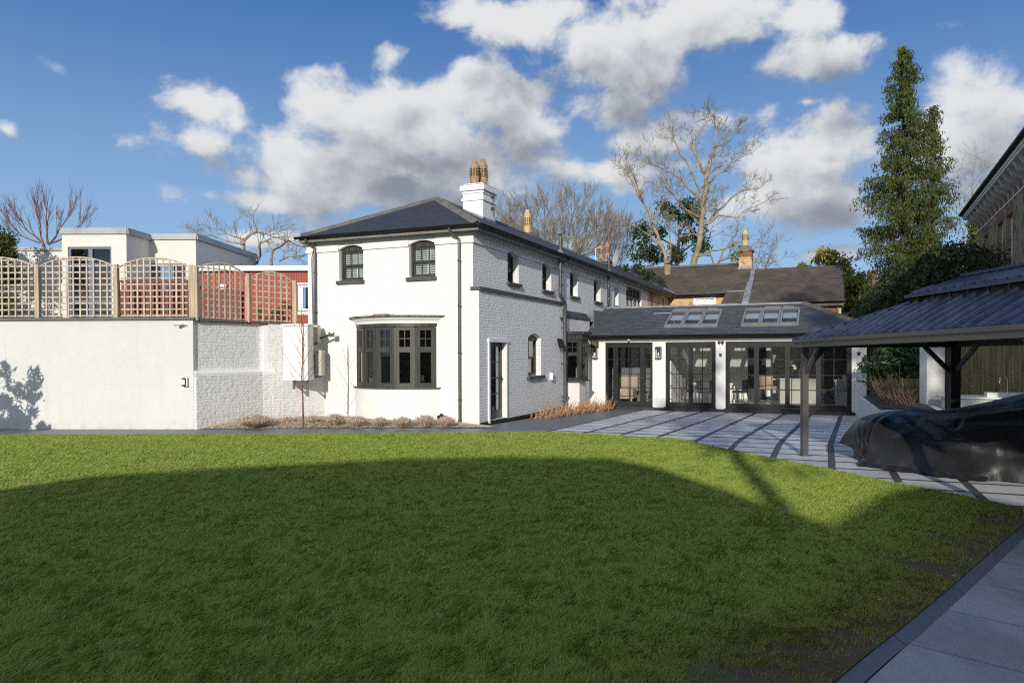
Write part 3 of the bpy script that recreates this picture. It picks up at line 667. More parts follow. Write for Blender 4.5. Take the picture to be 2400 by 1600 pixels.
# corbel band under the eaves on the front
for a, b in ((-5.16, -4.10), (-3.34, -1.96), (-1.20, -.12)):
    fbox(mb, fr, a, b, -.045, -.001, 4.455, 4.53); fbox(mb, fr, a if a > -5 else -5.145, b if b < -.2 else -.135, -.022, -.0005, 4.53, 4.74)
front_wall = mb.build('front_wall', M['white_brick'], hs)
mb = MB()
SW = [(2.10, 2.87), (4.72, 5.50), (7.31, 8.14), (10.05, 10.92), (12.90, 13.52)]
ops_u = [(a, b, 3.68, 4.56 if i < 4 else 4.46, .11) for i, (a, b) in enumerate(SW)] + [(14.80, 17.62, 3.30, 4.66, 0)]
wall(mb, SD(-.16), 0, 18.9, 3.33, 4.74, ops_u, .19)
wall(mb, SD(-.16), 6.12, 18.9, 2.9, 3.33, [(14.80, 17.62, 3.30, 3.33, 0)], .01)
for a, b in ((-.03, 2.10), (2.87, 4.72), (5.50, 7.31), (8.14, 10.05), (10.92, 12.90), (13.52, 14.80)):
    fbox(mb, SD(-.16), a, b, -.045, -.001, 4.455, 4.53); fbox(mb, SD(-.16), a if a > 0 else -.012, b, -.022, -.0005, 4.53, 4.74)
mb.build('upper_side_wall', M['white_brick_rough'], hs)
mb = MB()
wall(mb, SD(0), 0, 6.12, 0, 3.33, [(.56, 1.60, .06, 2.04, 0), (3.16, 4.18, 1.10, 2.32, .13)], .17)
wall(mb, SD(0), 6.12, 9.0, -.3, 2.92, [(6.35, 7.75, .85, 2.25, 0)], .1)
mb.face([(0, 6.12, 0), (-.16, 6.12, 0), (-.16, 6.12, 3.3), (0, 6.12, 3.3)])
mb.build('lower_side_wall', M['white_brick_rough'], hs)
mb = MB(); mb.box(-.22, -.035, 3.29, .055, 6.14, 3.375); mb.build('string_course', M['sill'], hs)
mb = MB(); mb.extr([(.03, 6.16, 2.90), (.03, 6.16, 2.94), (-.158, 6.16, 3.16), (-.158, 6.16, 2.90)], (0, 2.9, 0)); mb.build('lead_slope', M['darklead'], hs)
mb = MB(); mb.box(.003, .0, -.02, .012, .54, .05); mb.box(.003, 1.62, -.05, .012, 6.1, .03); mb.box(-.05, .58, -.02, .05, 1.60, .055); mb.build('black_plinth', M['plinth'], hs)
# inside: floors and ceiling so that windows read dark
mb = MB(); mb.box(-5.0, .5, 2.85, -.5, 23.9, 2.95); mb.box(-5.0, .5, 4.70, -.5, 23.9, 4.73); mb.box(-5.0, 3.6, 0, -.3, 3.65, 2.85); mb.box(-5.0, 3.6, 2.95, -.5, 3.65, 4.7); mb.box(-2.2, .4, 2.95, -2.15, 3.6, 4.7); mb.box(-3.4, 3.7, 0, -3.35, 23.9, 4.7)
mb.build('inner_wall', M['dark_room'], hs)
# windows
sash(hs, FR(0), -4.10, -3.34, 3.67, 4.60, .10, .11, 3, True, 'left front upper window with white louvred shutters', sillp=(-4.16, -3.30, .09, .07))
sash(hs, FR(0), -1.96, -1.20, 3.67, 4.60, .10, .11, 3, True, 'right front upper window with white louvred shutters', sillp=(-2.02, -1.16, .09, .07))
for i, (a, b) in enumerate(SW):
    sash(hs, SD(-.16), a, b, 3.68, ops_u[i][3], .11, .17, 2, sillp=(a - .06, b + .09, .08, .08), curtain=True)
sash(hs, SD(0), 3.16, 4.18, 1.10, 2.32, .13, .16, 2, sillp=(3.04, 4.32, .09, .09), curtain=True, label='lower side window with pale blind inside')
# brown timber dormer strip window near the far end of the side wall
mb = MB(); f3 = SD(-.16)
for k in range(5):
    u = 14.80 + k * .705; fbox(mb, f3, u - (.0 if k == 0 else .04), u + (.06 if k < 4 else 0) - (.04 if k == 4 else 0) + (.04 if k == 4 else 0), .09, .16, 3.30, 4.62)
for z in (3.30, 4.16, 4.56): fbox(mb, f3, 14.86, 17.6, .092, .158, z, z + .08)
for k in range(4):
    u = 14.86 + k * .705; fbox(mb, f3, u + .29, u + .31, .10, .15, 4.24, 4.56); fbox(mb, f3, u + .0, u + .62, .10, .15, 4.39, 4.41)
wn = mb.build('window', M['frame'], hs); wn['label'] = 'wide brown timber window with small top panes'
mb = MB(); mb.face([f3(14.84, .13, 3.34), f3(17.6, .13, 3.34), f3(17.6, .13, 4.6), f3(14.84, .13, 4.6)]); mb.build('pane', M['glass'], wn)
# side door with white surround
mb = MB(); f2 = SD(0)
fbox(mb, f2, .50, .575, -.035, .10, .0, 2.03); fbox(mb, f2, 1.585, 1.66, -.035, .10, .0, 2.03); fbox(mb, f2, .47, 1.69, -.055, .09, 2.031, 2.12)
dr = MB(); fbox(dr, f2, .577, .68, .10, .16, .065, 2.02); fbox(dr, f2, 1.48, 1.583, .10, .16, .065, 2.02); fbox(dr, f2, .68, 1.48, .10, .16, .065, .28); fbox(dr, f2, .68, 1.48, .10, .16, 1.92, 2.02)
for z in (.69, 1.10, 1.51): fbox(dr, f2, .68, 1.48, .11, .15, z, z + .03)
for u in (.94, 1.20): fbox(dr, f2, u, u + .022, .112, .148, .28, 1.92)
door = dr.build('door', M['frame'], hs); door['label'] = 'narrow glazed side door in a white surround'
mb.build('door_surround', M['white_paint'], door)
mb = MB(); mb.face([f2(.66, .13, .26), f2(1.5, .13, .26), f2(1.5, .13, 1.94), f2(.66, .13, 1.94)]); mb.build('pane', M['glass'], door)
mb = MB(); fbox(mb, f2, 1.515, 1.55, .085, .10, .98, 1.16); mb.beam(f2(1.53, .06, 1.09), f2(1.42, .06, 1.09), .018, .018); mb.beam(f2(1.53, .10, 1.09), f2(1.53, .055, 1.09), .018, .018); mb.build('handle', M['black'], door)
# ---- bow window on the front
R_ = 1.64; cxb, cyb = -2.37, 1.14
angs = [math.radians(a) for a in (-46, -27.6, -9.2, 9.2, 27.6, 46)]
def bow(r, a, z): return Vector((cxb + r * math.sin(a), cyb - r * math.cos(a), z))
bw = None
mb = MB(); A = [math.radians(-48 + 96 * i / 24) for i in range(25)]
for i in range(24):
    mb.face([bow(R_ + .05, A[i], .0), bow(R_ + .05, A[i + 1], .0), bow(R_ + .05, A[i + 1], .87), bow(R_ + .05, A[i], .87)])
    mb.face([bow(R_ - .10, A[i], .87), bow(R_ + .05, A[i], .87), bow(R_ + .05, A[i + 1], .87), bow(R_ - .10, A[i + 1], .87)])
bay = mb.build('bay_window', M['white_brick'], hs, smooth=False); bay['label'] = 'curved bay on the front wall, dark timber lights over a white brick apron'
# sill, head, cornice
def ringpoly(r0, r1, z0, z1, a0=-50, a1=50, n=24):
    b = MB()
    for i in range(n):
        p, q_ = math.radians(a0 + (a1 - a0) * i / n), math.radians(a0 + (a1 - a0) * (i + 1) / n)
        b.hexa([bow(r0, p, z0), bow(r1, p, z0), bow(r1, q_, z0), bow(r0, q_, z0), bow(r0, p, z1), bow(r1, p, z1), bow(r1, q_, z1), bow(r0, q_, z1)])
    return b
ringpoly(R_ - .1, R_ + .10, .872, .905, -51, 51).build('sill', M['sill'], bay)
b = MB()
for i in range(5):
    p0, p1 = bow(R_, angs[i], 0), bow(R_, angs[i + 1], 0); d = (p1 - p0); L = d.length; d /= L; n = Vector((d.y, -d.x, 0))
    def fb(u0, u1, dd0, dd1, z0, z1):
        P_ = lambda u, q_, z: p0 + d * u - n * q_ + Vector((0, 0, z))
        b.hexa([P_(u0, dd0, z0), P_(u1, dd0, z0), P_(u1, dd1, z0), P_(u0, dd1, z0), P_(u0, dd0, z1), P_(u1, dd0, z1), P_(u1, dd1, z1), P_(u0, dd1, z1)])
    st = .125
    fb(0, .05, -.012, .09, .91, 2.40); fb(L - .05, L, -.012, .09, .91, 2.40)
    fb(.05, st, .0, .07, .93, 2.38); fb(L - st, L - .05, .0, .07, .93, 2.38)
    fb(.05, L - .05, -.004, .08, .905, 1.015); fb(st, L - st, .0, .07, 1.78, 1.915); fb(.05, L - .05, -.004, .08, 2.33, 2.42)
    fb(st - .02, L - st + .02, .015, .05, 2.11, 2.132); fb(L / 2 - .011, L / 2 + .011, .014, .051, 1.915, 2.33)
    # mitred light rail of the weathered centre pane is left slightly proud
    fb(st + .01, L - st - .01, -.012, -.001, 1.80, 1.895)
b.build('frame', M['frame_w'], bay)
b = MB()
for i in range(5):
    p0, p1 = bow(R_ - .035, angs[i], .95), bow(R_ - .035, angs[i + 1], .95); up = Vector((0, 0, 1.42)); b.face([p0, p1, p1 + up, p0 + up])
b.build('pane', M['glass'], bay)
c = ringpoly(R_ - .1, R_ + .02, 2.42, 2.50, -47, 47); d_ = M['frame']; c.build('head', d_, bay)
c = MB()
prof = [(R_ + .02, 2.50), (R_ + .045, 2.50), (R_ + .05, 2.56), (R_ + .11, 2.62), (R_ + .12, 2.66)]
for i in range(24):
    p, q_ = math.radians(-49 + 98 * i / 24), math.radians(-49 + 98 * (i + 1) / 24)
    for (r0, z0), (r1, z1) in zip(prof[:-1], prof[1:]): c.face([bow(r0, p, z0), bow(r0, q_, z0), bow(r1, q_, z1), bow(r1, p, z1)])
c.build('cornice', M['white_paint'], bay)
c = ringpoly(.9, R_ + .19, 2.662, 2.70, -53, 53); c.build('lead_cap', M['concrete'], bay)
b = MB(); b.box(-2.75, -.46, 2.702, -2.30, -.40, 2.745); b.box(-2.72, -.39, 2.702, -2.2, -.30, 2.73); b.build('loose_slate', M['concrete'], bay)
mb = MB(); mb.box(-3.55, .0, .0, -3.42, .3, 2.5) if False else None
# ---- kitchen bay on the side
KB = [(0.0, 6.25), (.45, 6.62), (.45, 7.36), (.02, 8.02)]
b = MB(); g_ = MB()
for i in range(3):
    p0, p1 = Vector((*KB[i], 0)), Vector((*KB[i + 1], 0)); d = p1 - p0; L = d.length; d /= L; n = Vector((d.y, -d.x, 0))
    def fb(u0, u1, dd0, dd1, z0, z1, b=b):
        P_ = lambda u, q_, z: p0 + d * u - n * q_ + Vector((0, 0, z))
        b.hexa([P_(u0, dd0, z0), P_(u1, dd0, z0), P_(u1, dd1, z0), P_(u0, dd1, z0), P_(u0, dd0, z1), P_(u1, dd0, z1), P_(u1, dd1, z1), P_(u0, dd1, z1)])
    ks = [0, L] if i != 1 else [0, L]
    for u in ks: fb(max(0, u - .06) if u else 0, (u + .06) if u == 0 else L, -.01, .08, .86, 2.2)
    fb(.06, .13, 0, .07, .9, 2.16); fb(L - .13, L - .06, 0, .07, .9, 2.16); fb(.06, L - .06, -.005, .075, .86, .96); fb(.06, L - .06, -.005, .075, 2.1, 2.2); fb(.13, L - .13, 0, .07, 1.66, 1.78)
    fb(.13, L - .13, .02, .05, 1.93, 1.95); fb(L / 2 - .012, L / 2 + .012, .019, .051, 1.78, 2.1)
    q0, q1 = p0 - n * .035 + Vector((0, 0, .9)), p1 - n * .035 + Vector((0, 0, .9)); up = Vector((0, 0, 1.25)); g_.face([q0, q1, q1 + up, q0 + up])
kb = b.build('bay_window', M['frame'], hs); kb['label'] = 'smaller dark timber bay on the side, beside the extension'
g_.build('pane', M['glass'], kb)
b = MB()
def kpoly(off): return [(0, KB[0][1] - off), (.45 + off, KB[1][1] - off * .6), (.45 + off, KB[2][1] + off * .6), (.0, KB[3][1] + off)]
b.extr([(x, y, 2.2) for x, y in kpoly(.04)], (0, 0, .16)); b.extr([(x, y, 2.36) for x, y in kpoly(.12)], (0, 0, .09)); b.build('cornice', M['frame'], kb)
b = MB(); b.extr([(x, y, .83) for x, y in kpoly(.08)], (0, 0, .03)); b.build('sill', M['sill'], kb)
b = MB(); b.extr([(x, y, -.2) for x, y in kpoly(-.07)], (0, 0, 1.02)); b.build('apron', M['white_paint'], kb)
b = MB(); b.extr([(x, y, .862) for x, y in [(-.02, 6.3), (.36, 6.66), (.36, 7.3), (-.02, 7.9)]], (0, 0, .01)); b.build('inner_sill', M['room_white'], kb)
# ---- roof
mb = MB()
E0, E1, EY0, EY1 = -5.19, .17, -.33, 23.6; ZE = 4.85; AP = (-2.64, 2.68, 6.24); BP = (-2.64, 19.0, 6.24); CP = (-3.05, 24.4, 6.62); TK = .05
def slope(pts):
    n = (Vector(pts[1]) - Vector(pts[0])).cross(Vector(pts[2]) - Vector(pts[0])).normalized()
    if n.z < 0: n = -n
    mb.extr([Vector(p) - n * TK for p in pts], n * TK)
slope([(E0, EY0, ZE), (E1, EY0, ZE), AP]); slope([(E1, EY0, ZE), (E1, 19, ZE), BP, AP]); slope([(E1, 19, ZE), (.3, 23.7, 4.9), CP, BP]); slope([(E0, EY0, ZE), AP, BP, (E0, 19, ZE)]); slope([(E0, 19, ZE), BP, CP, (E0, 23.8, ZE)])
slope([(.3, 23.7, 4.9), (.3, 26.5, 5.9), CP])
roof = mb.build('roof', M['slate'], hs)
mb = MB()
def ridgecap(b, p0, p1, w=.17, n=None, t=.028):
    p0, p1 = Vector(p0), Vector(p1); L = (p1 - p0).length; n = n or max(2, int(L / .45)); d = (p1 - p0) / n; dn = d.normalized()
    s = dn.cross(Vector((0, 0, 1))).normalized(); u = s.cross(dn)
    for i in range(n):
        a, c_ = p0 + d * i + u * (.035 + .004 * (i % 2)), p0 + d * (i + 1) * 1 + u * (.035 + .004 * (i % 2)); c_ = a + d * .985
        for sg in (-1, 1):
            b.hexa([a, c_, c_ + s * sg * w - u * .09, a + s * sg * w - u * .09, a + u * t, c_ + u * t, c_ + s * sg * w - u * (.09 - t), a + s * sg * w - u * (.09 - t)])
ridgecap(mb, (E0 + .08, EY0 + .08, ZE + .04), AP, .13); ridgecap(mb, (E1 - .08, EY0 + .08, ZE + .04), AP, .13); ridgecap(mb, AP, BP, .12); ridgecap(mb, (.25, 23.6, 4.93), CP, .14); ridgecap(mb, BP, CP, .12)
mb.build('ridge_tiles', M['ridge'], roof)
mb = MB()  # soffit and fascia
mb.box(-5.15, -.26, 4.745, .10, .0, 4.775); mb.box(-.16, .0, 4.745, .10, 23.5, 4.775); mb.box(-5.17, -.285, 4.70, .125, -.26, 4.84); mb.box(.10, -.26, 4.70, .125, 23.5, 4.84); mb.box(-5.16, -.26, 4.70, -5.125, 23, 4.82)
mb.build('soffit', plain('grey_eaves_board', (.20, .195, .18), .6, .1, 3, 0, 0), roof)
def gutter(b, p0, p1, r=.065):
    p0, p1 = Vector(p0), Vector(p1); d = (p1 - p0).normalized(); s = d.cross(Vector((0, 0, 1))); N = 8; pr = []
    for k in range(N + 1): a = math.pi * k / N; pr.append(s * math.cos(a) * r + Vector((0, 0, -math.sin(a) * r)))
    for k in range(N): b.face([p0 + pr[k], p1 + pr[k], p1 + pr[k + 1], p0 + pr[k + 1]])
    for k in range(N): b.face([p0 + pr[k] * .86, p0 + pr[k + 1] * .86, p1 + pr[k + 1] * .86, p1 + pr[k] * .86])
    for p in (p0, p1): b.face([p + v for v in pr])
    L = (p1 - p0).length; n = int(L / 1.4)
    for i in range(1, n + 1):
        c_ = p0 + d * (L * (i - .5) / n); bb = [v * 1.12 for v in pr]
        for k in range(N): b.face([c_ - d * .02 + bb[k], c_ + d * .02 + bb[k], c_ + d * .02 + bb[k + 1], c_ - d * .02 + bb[k + 1]])
mb = MB(); gutter(mb, (-5.25, -.355, 4.845), (.26, -.355, 4.845)); gutter(mb, (.195, -.42, 4.845), (.195, 23.6, 4.845)); mb.build('gutter', M['gutter'], roof)
# chimney
mb = MB(); mb.box(-2.35, 3.75, 5.6, -1.68, 4.6, 6.64); mb.box(-2.385, 3.715, 6.34, -1.645, 4.635, 6.43); mb.box(-2.375, 3.725, 6.56, -1.655, 4.625, 6.62); mb.box(-2.42, 3.68, 6.641, -1.61, 4.67, 6.80); mb.box(-2.33, 3.77, 6.80, -1.70, 4.58, 6.86)
ch = mb.build('chimney', M['white_brick'], roof)
def pot(b, c, r, h, n=14, slots=True):
    b.lathe(c, [(r * 1.12, 0), (r * 1.12, h * .05), (r * .98, h * .07), (r * 1.02, h * .26), (r * 1.1, h * .30), (r * 1.02, h * .34), (r * 1.02, h * .72), (r * 1.08, h * .76), (r * .80, h * .86), (r * .55, h * .97), (r * .50, h)], n)
    if slots:
        for lv in (.38, .49, .60): 
            for k in range(10):
                a = 2 * math.pi * k / 10; x, y = c[0] + math.cos(a) * r * 1.0, c[1] + math.sin(a) * r * 1.0; z = c[2] + h * lv
                b.mi = 1; t = Vector((-math.sin(a), math.cos(a), 0)); o_ = Vector((math.cos(a), math.sin(a), 0)); p = Vector((x, y, z)) + o_ * r * .035
                w_ = t * r * .20; hh = Vector((0, 0, h * .065)); b.face([p - w_, p + w_, p + w_ + hh, p - w_ + hh]); b.mi = 0
                b.hexa([p - w_ * 1.35 - Vector((0, 0, .014)), p + w_ * 1.35 - Vector((0, 0, .014)), p + w_ * 1.35 - Vector((0, 0, .014)) + o_ * .02, p - w_ * 1.35 - Vector((0, 0, .014)) + o_ * .02, p - w_ * 1.35, p + w_ * 1.35, p + w_ * 1.35 + o_ * .02, p - w_ * 1.35 + o_ * .02])
    return b
b = MB(); pot(b, (-2.10, 4.05, 6.86), .135, .76); b.build('chimney_pot', [M['terracotta'], M['plinth']], ch, smooth=False)
b = MB(); pot(b, (-1.98, 4.38, 6.84), .135, .88); o = b.build('chimney_pot', [M['terracotta'], M['plinth']], ch)
b = MB(); b.extr([(-2.42, 3.68, 6.801), (-1.61, 3.68, 6.801), (-1.61, 4.67, 6.801), (-2.42, 4.67, 6.801)], (0, 0, .012)); b.extr([(-2.15, 3.9, 6.86), (-1.88, 3.9, 6.86), (-1.8, 4.5, 6.86), (-2.2, 4.5, 6.86)], (0, 0, .03)); b.build('flaunching', M['concrete'], ch)
b = MB(); b.tube([(-1.60, 4.35, 6.7), (-1.63, 4.35, 6.6), (-1.63, 4.35, 6.1), (-1.60, 4.38, 5.85)], .012, 6); [b.box(-1.68, 4.3, z, -1.60, 4.4, z + .06) for z in (6.5, 6.15)]; b.build('cable', M['pipe'], ch)
b = MB(); b.extr([(-2.36, 3.64, 5.99), (-1.66, 3.64, 5.70), (-1.60, 3.64, 5.80), (-2.3, 3.64, 6.1)], (0, .1, 0)); b.box(-1.665, 3.74, 5.55, -1.655, 4.6, 5.83); b.build('flashing', M['lead'], ch)
# second and third stack, behind the ridge
b = MB(); b.box(-3.75, 10.9, 5.4, -3.0, 11.7, 6.42); b.extr([(-3.8, 10.85, 6.42), (-2.95, 10.85, 6.42), (-2.95, 11.75, 6.42), (-3.8, 11.75, 6.42)], (0, 0, .06)); b.box(-3.6, 11.0, 6.48, -3.1, 11.6, 6.56)
c2 = b.build('chimney', M['concrete'], roof); b = MB(); pot(b, (-3.32, 11.3, 6.52), .14, 1.0); b.build('chimney_pot', [M['pale_pot'], M['plinth']], c2)
b = MB(); b.box(-3.65, 21.8, 5.8, -2.9, 22.5, 6.62); b.box(-3.75, 21.7, 6.62, -2.8, 22.6, 6.72); b.box(-3.55, 21.9, 6.72, -3.0, 22.4, 6.84)
c3 = b.build('chimney', M['concrete'], roof)
for (x, y, h) in ((-3.42, 22.0, .72), (-3.12, 22.2, .9)): b = MB(); pot(b, (x, y, 6.82), .14, h); b.build('chimney_pot', [M['terracotta'], M['plinth']], c3)
b = MB(); b.tube([(-3.6, 21.6, 6.3), (-3.6, 21.6, 7.3)], .018, 5); b.tube([(-3.6, 21.6, 7.3), (-3.35, 21.6, 7.42)], .02, 5); b.build('aerial_mast', M['white_paint'], c3)
# ---- downpipes
def bracket(b, x, y, z, r, side):
    b.lathe((x, y, z), [(r + .012, 0), (r + .012, .03)], 10)
    b.beam((x, y, z + .015), (x - .09, y, z + .015) if side else (x, y + .09, z + .015), .05, .02)
def dpipe(name, pts, r, zs, side, boots=True):
    b = MB(); b.tube(pts, r, 12)
    p = pts[-2]
    for z in zs: bracket(b, p[0], p[1], z, r, side)
    if boots: b.tube([pts[-1], (pts[-1][0], pts[-1][1] - (0 if side else .07), pts[-1][2] - .08)], r * 1.25, 10)
    return b.build(name, M['pipe'], hs)
dpipe('downpipe', [(-4.90, -.355, 4.80), (-4.90, -.34, 4.72), (-4.83, -.07, 4.56), (-4.83, -.07, 2.5), (-4.83, -.07, .25)], .036, [3.9, 2.85, 1.6], False)
dpipe('downpipe', [(-.62, -.355, 4.80), (-.62, -.34, 4.72), (-.50, -.07, 4.54), (-.50, -.07, 2.5), (-.50, -.07, .12)], .036, [4.0, 2.9, 1.75, .6], False)
dpipe('downpipe', [(.195, 6.35, 4.79), (.19, 6.33, 4.72), (-.05, 5.98, 4.60), (-.05, 5.98, 4.0), (-.05, 5.98, 3.55), (.05, 6.0, 3.46), (.09, 6.02, 3.35)], .032, [4.3, 3.9], True, False)
b = MB(); b.tube([(.06, 5.72, 5.42), (.06, 5.72, 4.5), (.06, 5.72, 3.62), (.11, 5.85, 3.44), (.14, 5.98, 3.30), (.12, 5.98, 3.0), (.12, 5.98, 1.8), (.12, 5.98, -.05)], .055, 12)
for z in (5.42,): b.lathe((.06, 5.72, z), [(.03, .0), (.03, .05), (.075, .05), (.075, .07), (.03, .09)], 10)
for z in (4.4, 3.7): b.lathe((.06, 5.72, z), [(.066, 0), (.066, .05)], 12); b.beam((.06, 5.72, z + .02), (-.15, 5.72, z + .02), .04, .02)
for z in (2.75, 2.55, 1.4, .35, .2): b.lathe((.12, 5.98, z), [(.068, 0), (.068, .07)], 12); b.beam((.12, 5.98, z + .02), (.0, 5.98, z + .02), .05, .02)
b.tube([(.12, 5.98, 2.9), (.05, 6.0, 2.86), (.02, 5.85, 2.86)], .035, 8); b.tube([(.12, 5.98, .42), (.2, 6.02, .42)], .05, 10)
b.build('soil_pipe', M['pipe'], hs)
b = MB(); b.tube([(.04, 11.36, 5.5), (.04, 11.36, 4.6), (.02, 11.36, 3.75), (.0, 11.4, 3.5)], .055, 12); b.lathe((.04, 11.36, 5.42), [(.062, 0), (.062, .09), (.02, .11)], 12)
for z in (4.3, 3.8): b.lathe((.03, 11.36, z), [(.068, 0), (.068, .07)], 12)
b.build('soil_pipe', M['pipe'], hs)
b = MB(); b.lathe((.06, 5.72, 4.93), [(.15, -.12), (.06, .08)], 12); b.build('pipe_collar', M['lead'], roof)
b = MB(); b.lathe((.04, 11.36, 4.9), [(.1, -.1), (.06, .05)], 12); b.build('pipe_collar', M['lead'], roof)
b = MB(); b.lathe((-2.3, 14.7, 6.05), [(.05, 0), (.05, .22), (.09, .22), (.09, .30), (.03, .33)], 10); b.build('roof_vent', M['pipe'], roof)
b = MB(); b.tube([(-4.80, -.10, 4.70), (-4.94, -.06, 4.3), (-4.93, -.05, 2.6), (-4.90, -.05, 1.95)], .012, 5); b.build('cable', M['black'], hs)
# ================================================================== EXTENSION (garden room)
ex = thing('garden_room', 'single storey white extension with slate roof, rooflights and black glazed doors', 'extension', (4.5, 9, -.23))
KY = 9.0; fe = FR(KY); ZG = -.24
DO = [(.58, 2.27), (2.72, 4.40), (4.72, 8.56)]
mb = MB(); wall(mb, fe, 0, 8.98, ZG, 2.20, [(a, b, -.12, 2.12, 0) for a, b in DO], .14)
mb.face([(8.98, KY, ZG), (8.98, 15.5, ZG), (8.98, 15.5, 2.2), (8.98, KY, 2.2)])
mb.build('front_wall', M['white_brick'], ex)
mb = MB(); wall(mb, FR(KY + .3), 0.02, 8.8, ZG, 2.5, [(a - .02, b + .02, -.12, 2.12, 0) for a, b in DO], -.16); mb.build('inner_wall', M['room_white'], ex)
mb = MB(); mb.box(-.02 + .3, 8.955, ZG - .02, 8.66, 8.999, -.135); mb.build('black_plinth', M['plinth'], ex)
mb = MB(); mb.box(.0, 8.93, 2.168, 9.02, 8.998, 2.37); mb.box(.0, 8.70, 2.33, 9.33, 8.92, 2.345); mb.box(8.985, 9.0, 2.168, 9.05, 13.8, 2.37); mb.build('soffit', plain('grey_soffit', (.15, .145, .135), .5, .05, 2, 0, 0), ex)
ZR, SL, YE, YR = 2.375, .42, 8.66, 11.25
def rz(y): return ZR + SL * (y - YE)
mb = MB()
SK = [(2.61, 4.42), (5.18, 7.0)]; SY0, SY1 = 9.33, 10.72
def rq(x0, x1, y0, y1, x0b=None, x1b=None, t=.05, b=None):
    b = b or mb
    p = [(x0, y0, rz(y0)), (x1, y0, rz(y0)), (x1 if x1b is None else x1b, y1, rz(y1)), (x0 if x0b is None else x0b, y1, rz(y1))]
    b.extr([(x, y, z - t) for x, y, z in p], (0, 0, t))
XH = 7.10; XE = 9.40
def xh(y): return XE - (XE - XH) * (y - YE) / (YR - YE)
xs = [-.02, 2.61, 4.42, 5.18, 7.0]
rq(-.02, 7.0, YE, SY0); rq(-.02, 7.0, SY1, YR)
for a, b_ in ((-.02, 2.61), (4.42, 5.18)): rq(a, b_, SY0, SY1)
p = [(7.0, YE), (XE, YE), (XH, YR), (7.0, YR)]; mb.extr([(x, y, rz(y) - .05) for x, y in p], (0, 0, .05))
mb.extr([(XE, YE, ZR - .05), (XE, 14.5, ZR - .05), (XH, 12.8, rz(YR) - .05), (XH, YR, rz(YR) - .05)], (0, 0, .05))
er = mb.build('roof', M['slate_ext'], ex)
mb = MB(); C_ = -.13
def rc_(x0, x1, y0, y1): mb.extr([(x0, y0, rz(y0) + C_), (x1, y0, rz(y0) + C_), (x1, y1, rz(y1) + C_), (x0, y1, rz(y1) + C_)], (0, 0, .03))
rc_(.1, 8.8, 9.33, 9.335) if False else None
for a, b_ in ((.1, 2.6), (4.43, 5.17), (7.01, 7.12)): rc_(a, b_, 9.34, 10.73)
rc_(.1, 7.12, 10.735, 11.25)
for a, b_ in SK:
    for k in (0, 1, 2, 3):
        x = a + (b_ - a) * k / 3; mb.box(x - .012, 9.345, 2.45, x + .012, 9.4, 2.62) if False else None
mb.box(.1, 11.255, 3.17, 7.1, 14.38, 3.20); mb.box(7.125, 9.345, 2.28, 8.79, 14.38, 2.31); mb.build('ceiling', M['room_white'], ex)
mb = MB(); mb.box(-.02, YR, rz(YR) - .06, XH, 15.6, rz(YR) + .015); mb.build('flat_roof', M['lead_grey_box'], er)
mb = MB(); ridgecap(mb, (XE - .05, YE + .05, ZR + .04), (XH, YR, rz(YR) + .02), .12); mb.build('ridge_tiles', M['ridge'], er)
mb = MB(); mb.box(-.01, YR - .09, rz(YR) - .02, XH - .02, YR + .05, rz(YR) + .045); mb.extr([(.003, YE + .1, rz(YE) + .0), (.003, YR, rz(YR) + .0), (.003, YR, rz(YR) + .17), (.003, YE + .1, rz(YE) + .17)], (.022, 0, 0)); mb.build('flashing', M['lead'], er)
mb = MB(); gutter(mb, (.05, YE - .03, 2.365), (9.5, YE - .03, 2.365)); gutter(mb, (9.47, YE - .05, 2.365), (9.47, 14, 2.365)); mb.build('gutter', M['gutter'], er)
sn = Vector((0, -SL, 1)).normalized()
for gi_, (a, b_) in enumerate(SK):
    w = (b_ - a) / 3
    for k in range(3):
        u0, u1 = a + k * w + .005, a + (k + 1) * w - .005
        def sp(x, y, h): return Vector((x, y, rz(y))) + sn * h
        b = MB(); t = .06
        def sb(x0, x1, y0, y1, h0, h1): b.hexa([sp(x0, y0, h0), sp(x1, y0, h0), sp(x1, y1, h0), sp(x0, y1, h0), sp(x0, y0, h1), sp(x1, y0, h1), sp(x1, y1, h1), sp(x0, y1, h1)])
        sb(u0, u0 + t, SY0, SY1, -.12, .07); sb(u1 - t, u1, SY0, SY1, -.12, .07); sb(u0 + t, u1 - t, SY0, SY0 + .09, -.12, .06); sb(u0 + t, u1 - t, SY1 - .09, SY1, -.12, .075)
        sb(u0 - .005, u1 + .005, SY0 - .10, SY0 - .002, .0, .012)
        if k != 0 or gi_ == 0: sb(u0 + .05, u1 - .2 if k == 2 else u1, SY1 - .02, SY1 + .07, .076, .10)
        sk = b.build('skylight', plain('grey_rooflight_frame', (.23, .22, .21), .4, .08, 2, 0, 0) if 'rlf' not in M else M['rlf'], ex)
        M['rlf'] = sk.data.materials[0]
        b = MB(); b.face([sp(u0 + t, SY0 + .09, .035), sp(u1 - t, SY0 + .09, .035), sp(u1 - t, SY1 - .09, .035), sp(u0 + t, SY1 - .09, .035)]); b.build('pane', M['glass_sky'], sk)
        b = MB(); s0 = .12 + .06 * ((k + gi_) % 2)
        M.setdefault('blind', leafmat('white_roller_blind', (.86, .90, .88), (.86, .90, .88), None, .9, .6))
        b.extr([sp(u0 + t + .01, SY0 + .58, -.0), sp(u1 - t - .01, SY0 + .58, -.0), sp(u1 - t - .01, SY1 - .36, -.0), sp(u0 + t + .01, SY1 - .36, -.0)], (0, 0, .004)); b.build('blind', M['blind'], sk)
